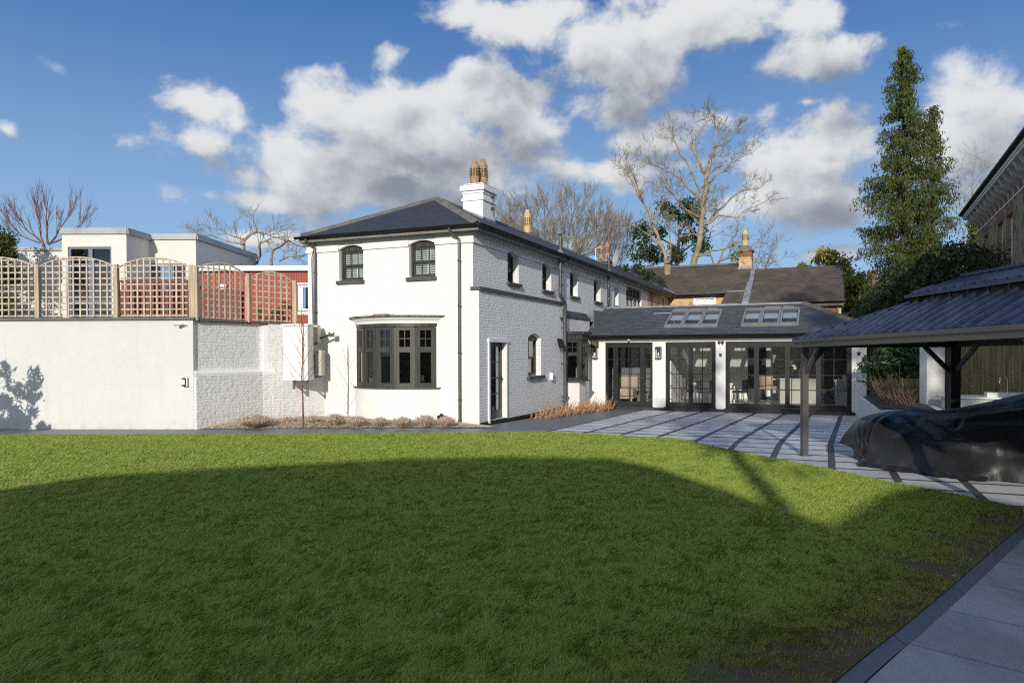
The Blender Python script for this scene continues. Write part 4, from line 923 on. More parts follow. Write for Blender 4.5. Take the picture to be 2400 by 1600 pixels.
# doors
def leaf(root, u0, u1, z0=-.06, z1=2.04, st=.072, handle=None, zz=None):
    b = MB(); d0, d1 = .05, .11
    fbox(b, fe, u0, u0 + st, d0, d1, z0, z1); fbox(b, fe, u1 - st, u1, d0, d1, z0, z1); fbox(b, fe, u0 + st, u1 - st, d0, d1, z0, z0 + .12); fbox(b, fe, u0 + st, u1 - st, d0, d1, z1 - .10, z1)
    m_ = (u0 + u1) / 2
    if u1 - u0 > .45: fbox(b, fe, m_ - .011, m_ + .011, d0 + .01, d1 - .01, z0 + .12, z1 - .10)
    for z in (1.51, 1.01, .53): fbox(b, fe, u0 + st, u1 - st, d0 + .012, d1 - .012, z, z + .022)
    o = b.build('door', M['alu'], root)
    b = MB(); b.face([fe(u0 + st - .01, .08, z0 + .1), fe(u1 - st + .01, .08, z0 + .1), fe(u1 - st + .01, .08, z1 - .08), fe(u0 + st - .01, .08, z1 - .08)]); b.build('pane', M['glass_door'], o)
    if handle is not None:
        b = MB(); fbox(b, fe, handle - .016, handle + .016, d0 - .012, d0, .84, 1.02); b.beam(fe(handle, d0 - .04, .97), fe(handle - .13, d0 - .045, .97), .016, .016); b.build('handle', M['black'], o)
        b = MB(); b.lathe(fe(handle, d0 - .025, .87), [(.012, 0), (.012, .05)], 8); b.build('lock', M['steel'], o)
    return o
for i, (a, b_) in enumerate(DO):
    b = MB(); fbox(b, fe, a - .001 + .003, a + .055, .03, .13, -.12, 2.115); fbox(b, fe, b_ - .055, b_ - .002, .03, .13, -.12, 2.115); fbox(b, fe, a + .055, b_ - .055, .03, .13, 2.05, 2.115); fbox(b, fe, a + .055, b_ - .055, .03, .13, -.12, -.07)
    fbox(b, fe, a - .05, b_ + .02, -.04, .03, -.135, -.105)
    if i == 0: fbox(b, fe, .885, .945, .03, .13, -.07, 2.05); fbox(b, fe, 1.90, 1.96, .03, .13, -.07, 2.05)
    b.build('door_frame', M['alu'], ex)
leaf(ex, .637, .883, st=.03); leaf(ex, .947, 1.898, st=.085, handle=1.86); leaf(ex, 1.962, 2.213, st=.03)
leaf(ex, 2.777, 3.56, handle=3.52); leaf(ex, 3.562, 4.343)
for k, (a, b_) in enumerate(((4.777, 5.70), (5.702, 6.66), (6.662, 7.59), (7.592, 8.503))): leaf(ex, a, b_, handle=5.66 if k == 0 else None)
# room behind
mb = MB(); mb.box(.02, 9.34, -.16, 8.86, 14.4, -.10); mb.build('room_floor', M['room_floor'], ex)
mb = MB(); mb.box(.02, 14.4, -.1, 7.1, 14.5, 3.38); mb.box(7.1, 14.4, -.1, 8.86, 14.5, 2.2); mb.box(8.80, 9.34, -.1, 8.86, 14.4, 2.5); mb.box(1.95, 10.6, -.1, 2.6, 14.4, 3.2); mb.build('room_wall', M['room_white'], ex)
mb = MB(); mb.box(.02, 9.34, -.1, .06, 14.4, 3.3); mb.box(.06, 11.5, -.1, 1.9, 11.6, 3.1); mb.build('grey_brick_wall', brick('grey_brick', (.10,.11,.14), (.15,.16,.19), (.22,.22,.24), rough=.8, bd=.006), ex)
# ------------- things seen through the glass
def chair(x, y, rot, mat, label, legs='steel', z=-.10):
    t = thing('dining_chair', label, 'chair', (x, y, z)); c, s = math.cos(rot), math.sin(rot)
    def P(a, b, h): return (x + a * c - b * s, y + a * s + b * c, z + h)
    b = MB(); b.hexa([P(-.24, -.24, .42), P(.24, -.24, .42), P(.24, .22, .42), P(-.24, .22, .42), P(-.24, -.24, .50), P(.24, -.24, .50), P(.24, .22, .50), P(-.24, .22, .50)]); b.build('seat', mat, t, bevel=.03)
    b = MB(); N = 8
    for i in range(N):
        u0, u1 = -1 + 2 * i / N, -1 + 2 * (i + 1) / N
        f = lambda u, h: P(u * (.25 + .02 * h), -.26 + .10 * u * u - .05 * h, .44 + h * .46)
        b.hexa([f(u0, 0), f(u1, 0), tuple(np.array(f(u1, 0)) + (0, 0, 0.0)), f(u0, 0), f(u0, 1), f(u1, 1), tuple(np.add(f(u1, 1), (-.05 * s, .05 * c, 0))), tuple(np.add(f(u0, 1), (-.05 * s, .05 * c, 0)))])
    b.build('backrest', mat, t)
    for (a, d) in ((-.21, -.2), (.21, -.2), (.21, .19), (-.21, .19)):
        b = MB(); b.tube([P(a * .85, d * .85, .42), P(a * 1.1, d * 1.15, 0)], .013, 6); b.build('leg', M[legs], t)
    return t
chair(3.85, 10.25, 0, M['grey_fabric'], 'grey velvet chair with steel legs, back turned to the middle doors')
chair(3.2, 11.1, -1.2, M['grey_fabric'], 'dark grey chair at the left end of the white table inside the middle doors')
chair(5.0, 10.9, 1.3, M['navy'], 'dark wing chair seen through the left leaf of the wide doors', 'black')
tb = thing('dining_table', 'white dining table behind the grey chair inside the middle doors', 'table', (4.1, 11.2, -.1))
b = MB(); b.box(3.35, 10.75, .60, 4.75, 11.75, .66); b.build('tabletop', M['worktop'], tb)
for x in (3.4, 4.65):
    for y in (10.8, 11.65): b = MB(); b.box(x, y, -.1, x + .07, y + .07, .60); b.build('leg', M['worktop'], tb)
isl = thing('kitchen_island', 'greige kitchen island with white worktop behind the wide doors', 'island', (7.0, 11.3, -.1))
b = MB(); b.box(6.25, 10.95, -.1, 7.55, 11.75, .80); [b.box(6.25 + k * .43 + .02, 10.93, -.02, 6.25 + (k + 1) * .43 - .01, 10.949, .77) for k in range(3)]; b.build('base', M['cabinet_grey'], isl)
b = MB(); b.box(6.0, 10.88, .80, 7.6, 11.8, .83); b.build('worktop', M['worktop'], isl)
b = MB(); b.tube([(6.95, 11.2, .83), (6.95, 11.2, 1.13), (6.95, 11.2, 1.16), (7.2, 11.2, 1.16)], .014, 8); o = b.build('tap', M['steel'], isl)
chair(5.98, 10.65, -.5, M['beige_fabric'], 'beige bar chair drawn up to the kitchen island', 'black', z=.04)
vs = thing('flower_vase', 'glass vase of white flowers standing on the kitchen island', 'vase', (6.72, 11.15, .83))
b = MB(); b.lathe((6.72, 11.15, .83), [(.05, 0), (.045, .1), (.06, .22)], 10); b.build('vase', M['navy'], vs)
b = MB(); [b.tube([(6.72, 11.15, 1.0), (6.72 + dx, 11.15 + dy, 1.28)], .006, 4) for dx, dy in ((-.06, .02), (.05, -.03), (.0, .05), (.08, .03))]; b.build('stems', M['leaf_laurel'], vs)
b = MB()
for dx, dy, dz, r in ((-.07, .02, .50, .075), (.05, -.03, .46, .07), (0, .05, .56, .07), (.09, .03, .36, .06), (-.02, -.04, .58, .06)):
    b.lathe((6.72 + dx, 11.15 + dy, .83 + dz - .05), [(.01, 0), (r, .03), (r * 1.05, .06), (r * .7, .10), (.01, .11)], 9)
b.build('flowers', M['petal'], vs)
cab = thing('kitchen_cabinets', 'tall greige and navy kitchen cabinets along the back wall', 'cabinets', (7.2, 14.0, -.1))
b = MB(); b.box(5.9, 13.9, -.1, 8.78, 14.38, 2.25); [b.box(5.9 + k * .48 + .012, 13.88, 0, 5.9 + (k + 1) * .48 - .012, 13.899, 2.2) for k in range(6)]; b.build('carcass', M['cabinet_grey'], cab)
b = MB(); b.box(4.95, 14.2, -.1, 5.62, 14.39, 1.95); b.build('dark_doorway', M['navy'], cab)
b = MB(); b.box(7.75, 12.2, -.1, 8.45, 12.75, 1.95); b.box(7.8, 12.19, 1.0, 8.4, 12.199, 1.5); b.build('oven_tower', M['navy'], cab)
b = MB(); b.box(8.1, 10.4, -.1, 8.78, 12.1, .80); b.build('side_counter', M['cabinet_grey'], cab)
b = MB(); b.box(8.07, 10.37, .80, 8.79, 12.1, .83); b.build('worktop', M['worktop'], cab)
b = MB(); b.lathe((8.4, 10.9, .83), [(.06, 0), (.075, .03), (.08, .13), (.03, .16)], 12); tag(b.build('teapot', M['worktop'], None, org=(8.4, 10.9, .83)), 'white pot on the side counter at the right end of the doors', 'pot')
so = thing('armchair', 'beige upholstered chair just inside the single door', 'armchair', (.9, 10.6, -.1))
b = MB(); b.box(.65, 10.3, .05, 1.25, 10.95, .42); b.build('seat', M['beige_fabric'], so, bevel=.04); b = MB(); b.box(.62, 10.9, .3, 1.28, 11.08, .88); b.build('backrest', M['beige_fabric'], so, bevel=.05)
for x in (.7, 1.15): b = MB(); b.box(x, 10.35, -.1, x + .05, 10.4, .05); b.build('leg', M['wood_new'], so)
b = MB()
for k in range(26):
    a = rnd.uniform(0, 6.28); h = rnd.uniform(.1, .85); r = rnd.uniform(.03, .16) * (1 - abs(h - .35))
    b.lathe((1.72 + r * math.cos(a), 10.2 + r * math.sin(a) * .5, -.1 + h), [(.004, 0), (.028, .015), (.028, .03), (.004, .045)], 7)
b.tube([(1.72, 10.2, -.1), (1.72, 10.2, .8)], .01, 5)
tag(b.build('gold_ornament', M['brass'], None, org=(1.72, 10.2, -.1)), 'gilded leaf ornament standing inside the single door', 'ornament')
rk = thing('wine_rack', 'black leaning bottle rack behind the right side light of the single door', 'rack', (2.0, 10.45, -.1))
b = MB(); b.beam((1.78, 10.4, -.1), (1.98, 10.45, 1.55), .03, .03); b.beam((2.2, 10.4, -.1), (2.2, 10.45, 1.55), .03, .03); [b.box(1.8 + k * .03, 10.38, .1 + k * .3, 2.2, 10.55, .13 + k * .3) for k in range(5)]; b.build('frame', M['black'], rk)
for k in range(5): b = MB(); b.tube([(1.9 + k * .02, 10.35, .18 + k * .3), (2.1, 10.5, .2 + k * .3)], .04, 8); b.build('bottle', M['navy'], rk)
for (x, z, w, h) in ((3.05, 1.28, .0, .0), (3.07, 1.08, .11, .05), (3.03, .93, .07, .06)):
    b = MB()
    if w: b.box(x, 14.37, z, x + w, 14.39, z + h)
    else: b.lathe((x, 14.38, z), [(.05, -.01), (.05, .0)], 12); 
    tag(b.build('wall_plate', M['brass'] if w else M['black'], None, org=(x, 14.38, z)), {0: 'round black plate high on the room wall behind the middle doors', .11: 'wider brass plate on the room wall behind the middle doors', .07: 'smaller brass plate below the wide one on the room wall'}[w], 'wall plate')
# ------------- wall fittings
def lantern(x, y, z, label, ax):
    t = thing('wall_lantern', label, 'lantern', (x, y, z), group='wall lanterns by the extension doors'); b = MB(); w, h, d = .10, .34, .17
    X = (lambda a, b_, c_: (x + a, y - b_, z + c_)) if ax == 'F' else (lambda a, b_, c_: (x + b_, y + a, z + c_))
    def bx(a0, b0, c0, a1, b1, c1):
        b.hexa([X(a0, b0, c0), X(a1, b0, c0), X(a1, b1, c0), X(a0, b1, c0), X(a0, b0, c1), X(a1, b0, c1), X(a1, b1, c1), X(a0, b1, c1)])
    bx(-.07, 0, .05, .07, .015, .30)
    for a in (-w, w - .015):
        for e in (.02, d): bx(a, e, .0, a + .015, e + .015, h)
    bx(-w - .01, .015, h, w + .01, d + .025, h + .02); bx(-w, .015, -.015, w, d + .015, .0); bx(-.07, .03, h + .02, .07, d, h + .04)
    bx(-.02, .06, -.05, .02, .10, -.015); b.build('cage', M['black'], t)
    b = MB(); b.lathe(X(0, .09, .05), [(.018, 0), (.03, .05), (.035, .09), (.015, .14)], 10); b.build('bulb', M['white_paint'], t)
    b = MB(); b.face([X(-w + .01, d + .01, .0), X(w - .01, d + .01, 0), X(w - .01, d + .01, h), X(-w + .01, d + .01, h)]); b.face([X(w - .01, .02, 0), X(w - .01, d, 0), X(w - .01, d, h), X(w - .01, .02, h)]); b.build('pane', M['glass_door'], t)
lantern(2.49, 8.998, 1.58, 'black glass wall lantern between the single door and the double doors', 'F')
lantern(.22, 8.998, 1.58, 'black glass wall lantern in the shaded corner left of the single door', 'F')
def dome_cam(x, y, z, label):
    t = thing('security_camera', label, 'camera', (x, y, z)); b = MB(); b.lathe((x, y - .05, z), [(.03, .05), (.055, .045), (.055, .0), (.03, -.03)], 12); b.build('housing', M['white_paint'], t)
    b = MB(); b.lathe((x, y - .06, z - .03), [(.032, .01), (.034, -.015), (.015, -.04)], 10); b.build('lens', M['black'], t)
dome_cam(1.44, 8.998, 2.19, 'small white camera above the single glazed door')
def spot(x, label):
    t = thing('spotlight', label, 'spotlight', (x, 8.998, 2.1), group='twin spotlights between the doors'); b = MB(); b.lathe((x, 8.95, 2.08), [(.02, .06), (.045, .05), (.05, .0), (.03, -.03)], 12); b.build('housing', M['black'], t)
    b = MB(); b.lathe((x, 8.95, 2.0), [(.008, 0), (.02, .05)], 8); b.build('lamp', M['steel'], t)
spot(4.52, 'left one of the two small black spotlights above the second pier'); spot(4.63, 'right one of the two small black spotlights above the second pier')
b = MB(); b.box(4.52, 8.965, 1.62, 4.60, 8.998, 1.73); b.box(4.535, 8.955, 1.64, 4.585, 8.964, 1.68); tag(b.build('keypad', M['pipe'], None, org=(4.56, 8.998, 1.62)), 'small grey box on the white pier below the twin spotlights', 'keypad')
b = MB(); b.box(8.72, 8.93, 1.66, 8.80, 8.998, 1.76); b.lathe((8.76, 8.92, 1.69), [(.02, 0), (.02, .04)], 8); tag(b.build('motion_sensor', M['black'], None, org=(8.76, 8.998, 1.7)), 'small black sensor on the white wall at the far right of the extension', 'sensor')
t = thing('wall_speaker', 'black wedge shaped speaker in the corner above the shaded lantern', 'speaker', (.22, 8.998, 1.95)); b = MB(); b.extr([(.08, 8.998, 1.96), (.34, 8.998, 1.93), (.34, 8.998, 2.19), (.06, 8.998, 2.2)], (0, -.14, 0)); b.build('cabinet', M['black'], t); b = MB(); b.box(.12, 8.85, 1.98, .30, 8.857, 2.15); b.build('grille', M['ac_grill'], t)
t = thing('bulkhead_light', 'small white up and down light on the grey side wall near the soil pipe', 'wall light', (0, 4.98, 1.0)); b = MB(); b.box(0.001, 4.9, .93, .10, 5.02, 1.16); b.build('body', M['white_paint'], t, bevel=.008); b = MB(); b.box(.03, 4.93, 1.161, .09, 5.0, 1.17); b.box(.101, 4.92, .99, .106, 5.0, 1.02); b.build('lens', M['black'], t)
b = MB()
for (p0, p1) in (((.12, 5.86, 2.10), (.12, 5.45, 2.20)), ((.12, 5.88, 1.93), (.12, 5.45, 2.12))): b.beam(p0, p1, .025, .025)
b.hexa([(.06, 5.42, 2.16), (.24, 5.42, 2.16), (.24, 5.60, 1.9), (.06, 5.60, 1.9), (.06, 5.40, 2.20), (.24, 5.40, 2.2), (.24, 5.62, 1.95), (.06, 5.62, 1.95)])
tag(b.build('floodlight', M['black'], None, org=(.12, 5.9, 2.0)), 'black bracketed floodlight clamped to the soil pipe at the side wall', 'floodlight')
t = thing('satellite_dish', 'pale grey satellite dish above the far end of the house roof', 'dish', (-2.15, 20.2, 6.0))
b = MB(); c0 = Vector((-1.95, 20.0, 6.52)); nrm = Vector((-1.1, -1, .3)).normalized(); ax1 = nrm.cross(Vector((0, 0, 1))).normalized(); ax2 = ax1.cross(nrm)
rings = [(.02, 0), (.2, .02), (.34, .055), (.42, .09)]; bi = len(b.V)
for r, dpt in rings:
    for k in range(20): a = 2 * math.pi * k / 20; b.V.append(tuple(c0 + nrm * dpt + ax1 * math.cos(a) * r * .9 + ax2 * math.sin(a) * r * 1.05))
for i in range(3):
    for k in range(20): k2 = (k + 1) % 20; b.F.append((bi + i * 20 + k, bi + i * 20 + k2, bi + (i + 1) * 20 + k2, bi + (i + 1) * 20 + k)); b.M.append(0)
b.F.append(tuple(bi + k for k in range(20))); b.M.append(0)
b.build('reflector', plain('dish_grey', (.42, .42, .41), .5, .05, 2, 0, 0), t, smooth=True)
b = MB(); b.tube([c0 - ax2 * .4, c0 + nrm * .5 - ax2 * .12], .012, 6); b.box(c0.x - .12 + nrm.x * .5, c0.y - .54, c0.z - .16, c0.x + .0 + nrm.x * .5, c0.y - .48, c0.z - .06); b.tube([c0 - nrm * .02, c0 + Vector((-.1, .25, -.1)), c0 + Vector((-.1, .25, -.6))], .02, 6); b.build('arm', M['steel'], t)
b = MB(); b.lathe((8.45, 10.9, 2.7), [(.13, .0), (.13, .30), (.20, .30), (.20, .34), (.10, .40)], 14); t2 = b.build('roof_flue', M['black'], ex)
# ================================================================== REAR BRICK BUILDING (house frame)
rb = thing('yellow_brick_cottage', 'yellow brick cottage with brown slate roofs behind the extension', 'house', (4.5, 24.5, 0))
mb = MB(); wall(mb, FR(23.9), -.16, 3.3, 0, 4.95, [(1.29, 2.30, 3.55, 4.63, 0)], .08); wall(mb, SD(-.16 + .001), 18.9, 23.9, 0, 4.8, [(21.9, 22.9, 3.7, 4.72, 0)], .12)
mb.face([(3.0, 22.9, 0), (8.5, 22.9, 0), (8.5, 22.9, 4.2), (3.0, 22.9, 4.2)]); mb.face([(3.0, 22.9, 0), (3.0, 24, 0), (3.0, 24, 4.3), (3.0, 22.9, 4.3)]); mb.face([(8.5, 22.9, 0), (8.5, 29, 0), (8.5, 29, 4.3), (8.5, 26, 6.1), (8.5, 22.9, 4.3)])
mb.build('brick_wall', M['yellow_brick'], rb)
mb = MB(); mb.box(-.158, 19.5, 0, -.14, 19.9, 4.75); mb.box(7.9, 22.88, 0, 8.3, 22.899, 4.1); mb.build('red_quoin', M['red_brick'], rb)
mb = MB(); fw = FR(23.9)
fbox(mb, fw, 1.2, 1.29, -.03, .05, 3.5, 4.72); fbox(mb, fw, 2.30, 2.39, -.03, .05, 3.5, 4.72); fbox(mb, fw, 1.29, 2.30, -.03, .05, 4.63, 4.72)
for k in range(5): fbox(mb, fw, 1.29 + k * .245, 1.32 + k * .245, .0, .04, 3.55, 4.63)
for z in (3.6, 3.95, 4.3): fbox(mb, fw, 1.32, 2.28, .002, .038, z, z + .03)
w_ = mb.build('window', M['white_paint'], rb); w_['label'] = 'white paned cottage window facing the garden'; mb = MB(); mb.box(1.3, 23.97, 3.55, 2.29, 23.98, 4.6); mb.build('curtain', M['room_white'], w_)
mb = MB(); fs = SD(-.16); fbox(mb, fs, 21.9, 21.98, -.02, .08, 3.7, 4.72); fbox(mb, fs, 22.82, 22.9, -.02, .08, 3.7, 4.72); fbox(mb, fs, 21.98, 22.82, -.02, .08, 4.64, 4.72)
for k in (1, 2): fbox(mb, fs, 21.98 + k * .28, 22.01 + k * .28, .01, .06, 3.7, 4.64)
w_ = mb.build('window', M['white_paint'], rb); w_['label'] = 'narrow white cottage window in the shaded side wall'; mb = MB(); fbox(mb, fs, 21.98, 22.82, .065, .075, 3.7, 4.64); mb.build('pane', M['navy'], w_)
mb = MB()
mb.extr([(-3.2, 23.55, 4.86), (3.05, 23.55, 4.86), (4.0, 23.55, 4.86), (4.0, 26.6, 6.66), (-3.2, 26.6, 6.66)], (0, 0, .06)); mb.extr([(-3.2, 26.6, 6.66), (4.0, 26.6, 6.66), (4.0, 29.6, 4.9), (-3.2, 29.6, 4.9)], (0, 0, .06))
mb.extr([(4.2, 22.5, 4.24), (8.66, 22.5, 4.24), (8.66, 26.0, 6.24), (4.2, 26.0, 6.24)], (0, 0, .06)); mb.extr([(4.2, 26.0, 6.24), (8.66, 26.0, 6.24), (8.66, 29.6, 4.3), (4.2, 29.6, 4.3)], (0, 0, .06)); mb.extr([(2.83, 22.5, 4.24), (3.85, 22.5, 4.24), (3.85, 23.6, 4.87), (2.95, 23.6, 4.87)], (0, 0, .06))
mb.face([(4.0, 23.5, 4.8), (4.0, 29.6, 4.8), (4.0, 26.6, 6.7)])
rr = mb.build('roof', M['tile_old'], rb)
mb = MB(); mb.extr([(3.85, 22.52, 4.26), (4.2, 22.52, 4.26), (4.22, 26.0, 6.25), (3.98, 26.0, 6.25)], (0, 0, .09)); mb.box(3.0, 23.6, 4.93, 3.9, 23.66, 4.99); mb.build('lead_strip', M['lead'], rr)
mb = MB(); ridgecap(mb, (-2.9, 26.6, 6.74), (3.3, 26.6, 6.74), .13); mb.build('ridge_tiles', M['ridge'], rr)
mb = MB(); ridgecap(mb, (4.2, 26.0, 6.28), (8.6, 26.0, 6.28), .1); mb.build('ridge_tiles', M['tile_old'], rr)
mb = MB(); gutter(mb, (.3, 23.5, 4.86), (3.0, 23.5, 4.86)); gutter(mb, (2.75, 22.44, 4.24), (8.7, 22.44, 4.24)); mb.tube([(3.0, 22.48, 4.2), (3.02, 22.7, 3.9), (3.02, 22.84, 3.5)], .04, 8); mb.build('gutter', M['gutter'], rr)
mb = MB(); mb.box(.1, 23.6, 4.76, 3.0, 23.89, 4.85); mb.box(2.9, 22.55, 4.02, 8.62, 22.60, 4.22); mb.build('fascia', M['sill'], rr)
mb = MB(); mb.extr([(8.63, 22.45, 4.1), (8.63, 26.0, 6.12), (8.63, 26.0, 6.33), (8.63, 22.45, 4.32)], (.05, 0, 0)); mb.build('verge_board', M['plinth'], rr)
mb = MB(); mb.box(8.30, 22.78, 3.2, 8.38, 22.86, 4.02); mb.build('drain_pipe', M['pipe'], rb)
b = MB(); b.box(3.32, 26.1, 6.2, 4.0, 26.9, 7.32); b.box(3.28, 26.06, 6.95, 4.04, 26.94, 7.03)
cc = b.build('chimney', M['yellow_brick'], rr); b = MB(); b.box(3.315, 26.095, 7.031, 4.005, 26.905, 7.35); b.build('red_course', M['red_brick'], cc)
b = MB(); b.box(3.24, 26.0, 7.351, 4.08, 27.0, 7.46); b.hexa([(3.24, 26.0, 7.461), (4.08, 26.0, 7.461), (4.08, 27.0, 7.461), (3.24, 27.0, 7.461), (3.48, 26.3, 7.72), (3.82, 26.3, 7.72), (3.82, 26.7, 7.72), (3.48, 26.7, 7.72)]); b.build('mortar_cap', M['concrete'], cc)
b = MB(); pot(b, (3.63, 26.45, 7.68), .16, .92); b.build('chimney_pot', [M['pale_pot'], M['plinth']], cc)
b = MB(); b.extr([(3.28, 26.02, 6.33), (4.04, 26.02, 6.33), (4.04, 26.02, 6.55), (3.28, 26.02, 6.5)], (0, .06, 0)); b.build('flashing', M['lead'], cc)
b = MB(); b.box(.2, 15.7, 3.2, 1.5, 18.3, 3.62); b.box(.16, 15.66, 3.60, 1.54, 18.34, 3.66); b.build('roof_box', M['lead_grey_box'], ex)
# ================================================================== GARDEN WALLS
CW = Vector((-7.75, 17.04, 0)); wdir = Vector((.665, .747, 0)); wn = Vector((.747, -.665, 0))
gw = thing('garden_wall', 'tall smooth white rendered garden wall with grey coping on the left', 'wall', (-14, 17.2, 0), 'W')
mb = MB(); mb.extr([(-30, 17.62, 0), (-12.37, 17.17, 0), (-7.75, 17.04, 0), (-7.75, 17.34, 0), (-30, 17.95, 0)], (0, 0, 2.55)); mb.build('rendered_face', M['render'], gw)
mb = MB(); mb.extr([(-30, 17.56, 2.551), (-12.37, 17.11, 2.551), (-7.70, 16.98, 2.551), (-7.72, 17.40, 2.551), (-30, 18.0, 2.551)], (0, 0, .06)); mb.build('coping', M['coping'], gw)
ow = thing('old_brick_wall', 'rough white painted old brick wall running back to the house', 'wall', (-6.8, 18.1, 0), 'W')
mb = MB(); A_ = CW + Vector((.004, .01, 0)); L_ = 3.15
MP_ = Vector((-6.75, 18.6, 0)); L1_ = (MP_ - A_).length; w1 = (MP_ - A_).normalized(); w2 = (Vector((-5.40, 19.66, 0)) - MP_).normalized(); L_ = L1_ + 1.72
def wp(s, d, z):
    n1 = Vector((w1.y, -w1.x, 0)); n2 = Vector((w2.y, -w2.x, 0)); z = Vector((0, 0, z))
    if abs(s - L1_) < .001: return MP_ + (n1 + n2).normalized() * d + z
    return A_ + w1 * s + n1 * d + z if s < L1_ else MP_ + w2 * (s - L1_) + n2 * d + z
def wbox(b, s0, s1, d0, d1, z0, z1, z1b=None):
    z1b = z1 if z1b is None else z1b
    if s0 < L1_ - .01 and s1 > L1_ + .01:
        zm = z1 + (z1b - z1) * (L1_ - s0) / (s1 - s0); wbox(b, s0, L1_, d0, d1, z0, z1, zm); wbox(b, L1_, s1, d0, d1, z0, zm, z1b); return
    b.hexa([wp(s0, d1, z0), wp(s1, d1, z0), wp(s1, d0, z0), wp(s0, d0, z0), wp(s0, d1, z1), wp(s1, d1, z1b), wp(s1, d0, z1b), wp(s0, d0, z1)])
wbox(mb, 0, L_ + .1, -.35, -.07, 1.30, 2.53, 2.46); wbox(mb, 2.05, L_ + .1, -.069, .0, 1.30, 2.53, 2.46)
mb.build('upper_face', M['white_wall_old'], ow)
mb = MB(); wbox(mb, .0, L_ + .1, -.3, .10, 0, 1.30); mb.build('lower_face', M['white_wall_old'], ow)
mb = MB(); wbox(mb, .0, 2.1, -.30, .02, 1.301, 1.37); wbox(mb, 1.93, 2.05, -.069, -.001, 1.371, 2.47); [mb.hexa([wp(a, .10, 1.24), wp(b_, .10, 1.24), wp(b_, .0, 1.24), wp(a, 0, 1.24), wp(a, .1005, 1.30), wp(b_, .1005, 1.30), wp(b_, .0, 1.37), wp(a, .0, 1.37)]) for a, b_ in ((0, L1_), (L1_, 2.2))]; mb.build('ledge', M['white_paint'], ow)
mb = MB(); wbox(mb, .0, 2.75, -.42, .04, 2.531, 2.60, 2.55); mb.build('coping', M['coping'], ow)
# trellis
def trellis(p0, p1, zb, zs, zp, label, down=0.0, first=True, last=True):
    p0, p1 = Vector(p0), Vector(p1); d = p1 - p0; L = d.length; d /= L; n = Vector((d.y, -d.x, 0))
    t = thing('trellis_panel', label, 'trellis', tuple(p0.lerp(p1, .5) + Vector((0, 0, zb))), 'W', 'arched trellis panels on the garden wall')
    b = MB(); a0, a1 = .05, L - .05
    def dz(u): return -down * u / L
    def top(u): q_ = (u / L * 2 - 1); return zs + (zp - zs) * (1 - q_ * q_) ** .9 if abs(q_) < 1 else zs
    def P(u, o_, z): return p0 + d * u + n * o_ + Vector((0, 0, z + dz(u)))
    def bar(u0, u1, z0, z1, o0, o1): b.hexa([P(u0, o0, z0), P(u1, o0, z0), P(u1, o1, z0), P(u0, o1, z0), P(u0, o0, z1), P(u1, o0, z1), P(u1, o1, z1), P(u0, o1, z1)])
    nv = max(3, round(L / .155)); sw = .017
    for k in range(1, nv):
        u = L * k / nv; bar(u - sw, u + sw, zb + .02, top(u) - .01, .0, .018)
    z = zb + .03; k = 0
    while z < zp:
        if z + .03 < zs: bar(a0, a1, z, z + .032, -.018, .0)
        else:
            us = [u for u in np.linspace(a0, a1, 60) if top(u) > z + .03]
            if us: bar(us[0], us[-1], z, z + .032, -.018, .0)
        z += .146
    b.build('lattice', M['wood_new'], t)
    b = MB(); N = 20
    for i in range(N):
        u0, u1 = L * i / N, L * (i + 1) / N
        for o0, o1 in ((-.022, .022),): b.hexa([P(u0, o0, top(u0) - .03), P(u1, o0, top(u1) - .03), P(u1, o1, top(u1) - .03), P(u0, o1, top(u0) - .03), P(u0, o0, top(u0)), P(u1, o0, top(u1)), P(u1, o1, top(u1)), P(u0, o1, top(u0))])
    b.build('arched_rail', M['wood_new'], t); return t
def wpost(p, zb, zt, label, w=.10):
    b = MB(); x, y = p; b.box(x - w / 2, y - w / 2, zb, x + w / 2, y + w / 2, zt)
    b.hexa([(x - w / 2, y - w / 2, zt), (x + w / 2, y - w / 2, zt), (x + w / 2, y + w / 2, zt), (x - w / 2, y + w / 2, zt), (x - w / 2 + .015, y - w / 2 + .015, zt + .012), (x + w / 2 - .015, y - w / 2 + .015, zt + .012), (x + w / 2 - .015, y + w / 2 - .015, zt + .012), (x - w / 2 + .015, y + w / 2 - .015, zt + .012)])
    tag(b.build('fence_post', M['wood_post'], None, org=(x, y, zb), frame='W'), label, 'post', 'square posts of the trellis')
FY = lambda x: 17.17 - (x + 12.37) * .028 + .08
trellis((-13.45, FY(-13.45), 0), (-11.53, FY(-11.53), 0), 2.615, 3.84, 4.06, 'arched trellis panel cut by the left edge of the photo')
trellis((-11.43, FY(-11.43), 0), (-9.65, FY(-9.65), 0), 2.615, 3.83, 4.05, 'arched trellis panel in front of the tall modern window')
trellis((-9.55, FY(-9.55), 0), (-7.86, FY(-7.86), 0), 2.615, 3.80, 4.02, 'arched trellis panel in front of the dark red balustrade')
trellis((-7.70, 17.13, 0), (-6.98, 18.25, 0), 2.585, 3.75, 3.97, 'arched trellis panel just behind the wall corner, turned away', .02)
trellis((-6.90, 18.35, 0), (-6.09, 19.13, 0), 2.57, 3.66, 3.87, 'farthest and smallest looking arched trellis panel by the house', .02)
for p, zt, lb in (((-11.48, FY(-11.48)), 3.86, 'weathered pale post between the first two trellis panels'), ((-9.60, FY(-9.6)), 3.85, 'post between the tall window and the red balustrade'), ((-7.81, FY(-7.81)), 3.82, 'left post of the pair at the wall corner'), ((-7.70, 17.10), 3.80, 'right post of the pair at the wall corner'), ((-6.94, 18.3), 3.74, 'post in the middle of the receding trellis'), ((-6.04, 19.16), 3.66, 'last post of the trellis beside the white house')):
    wpost(p, 2.60 if p[0] < -7.75 else 2.54, zt, lb)
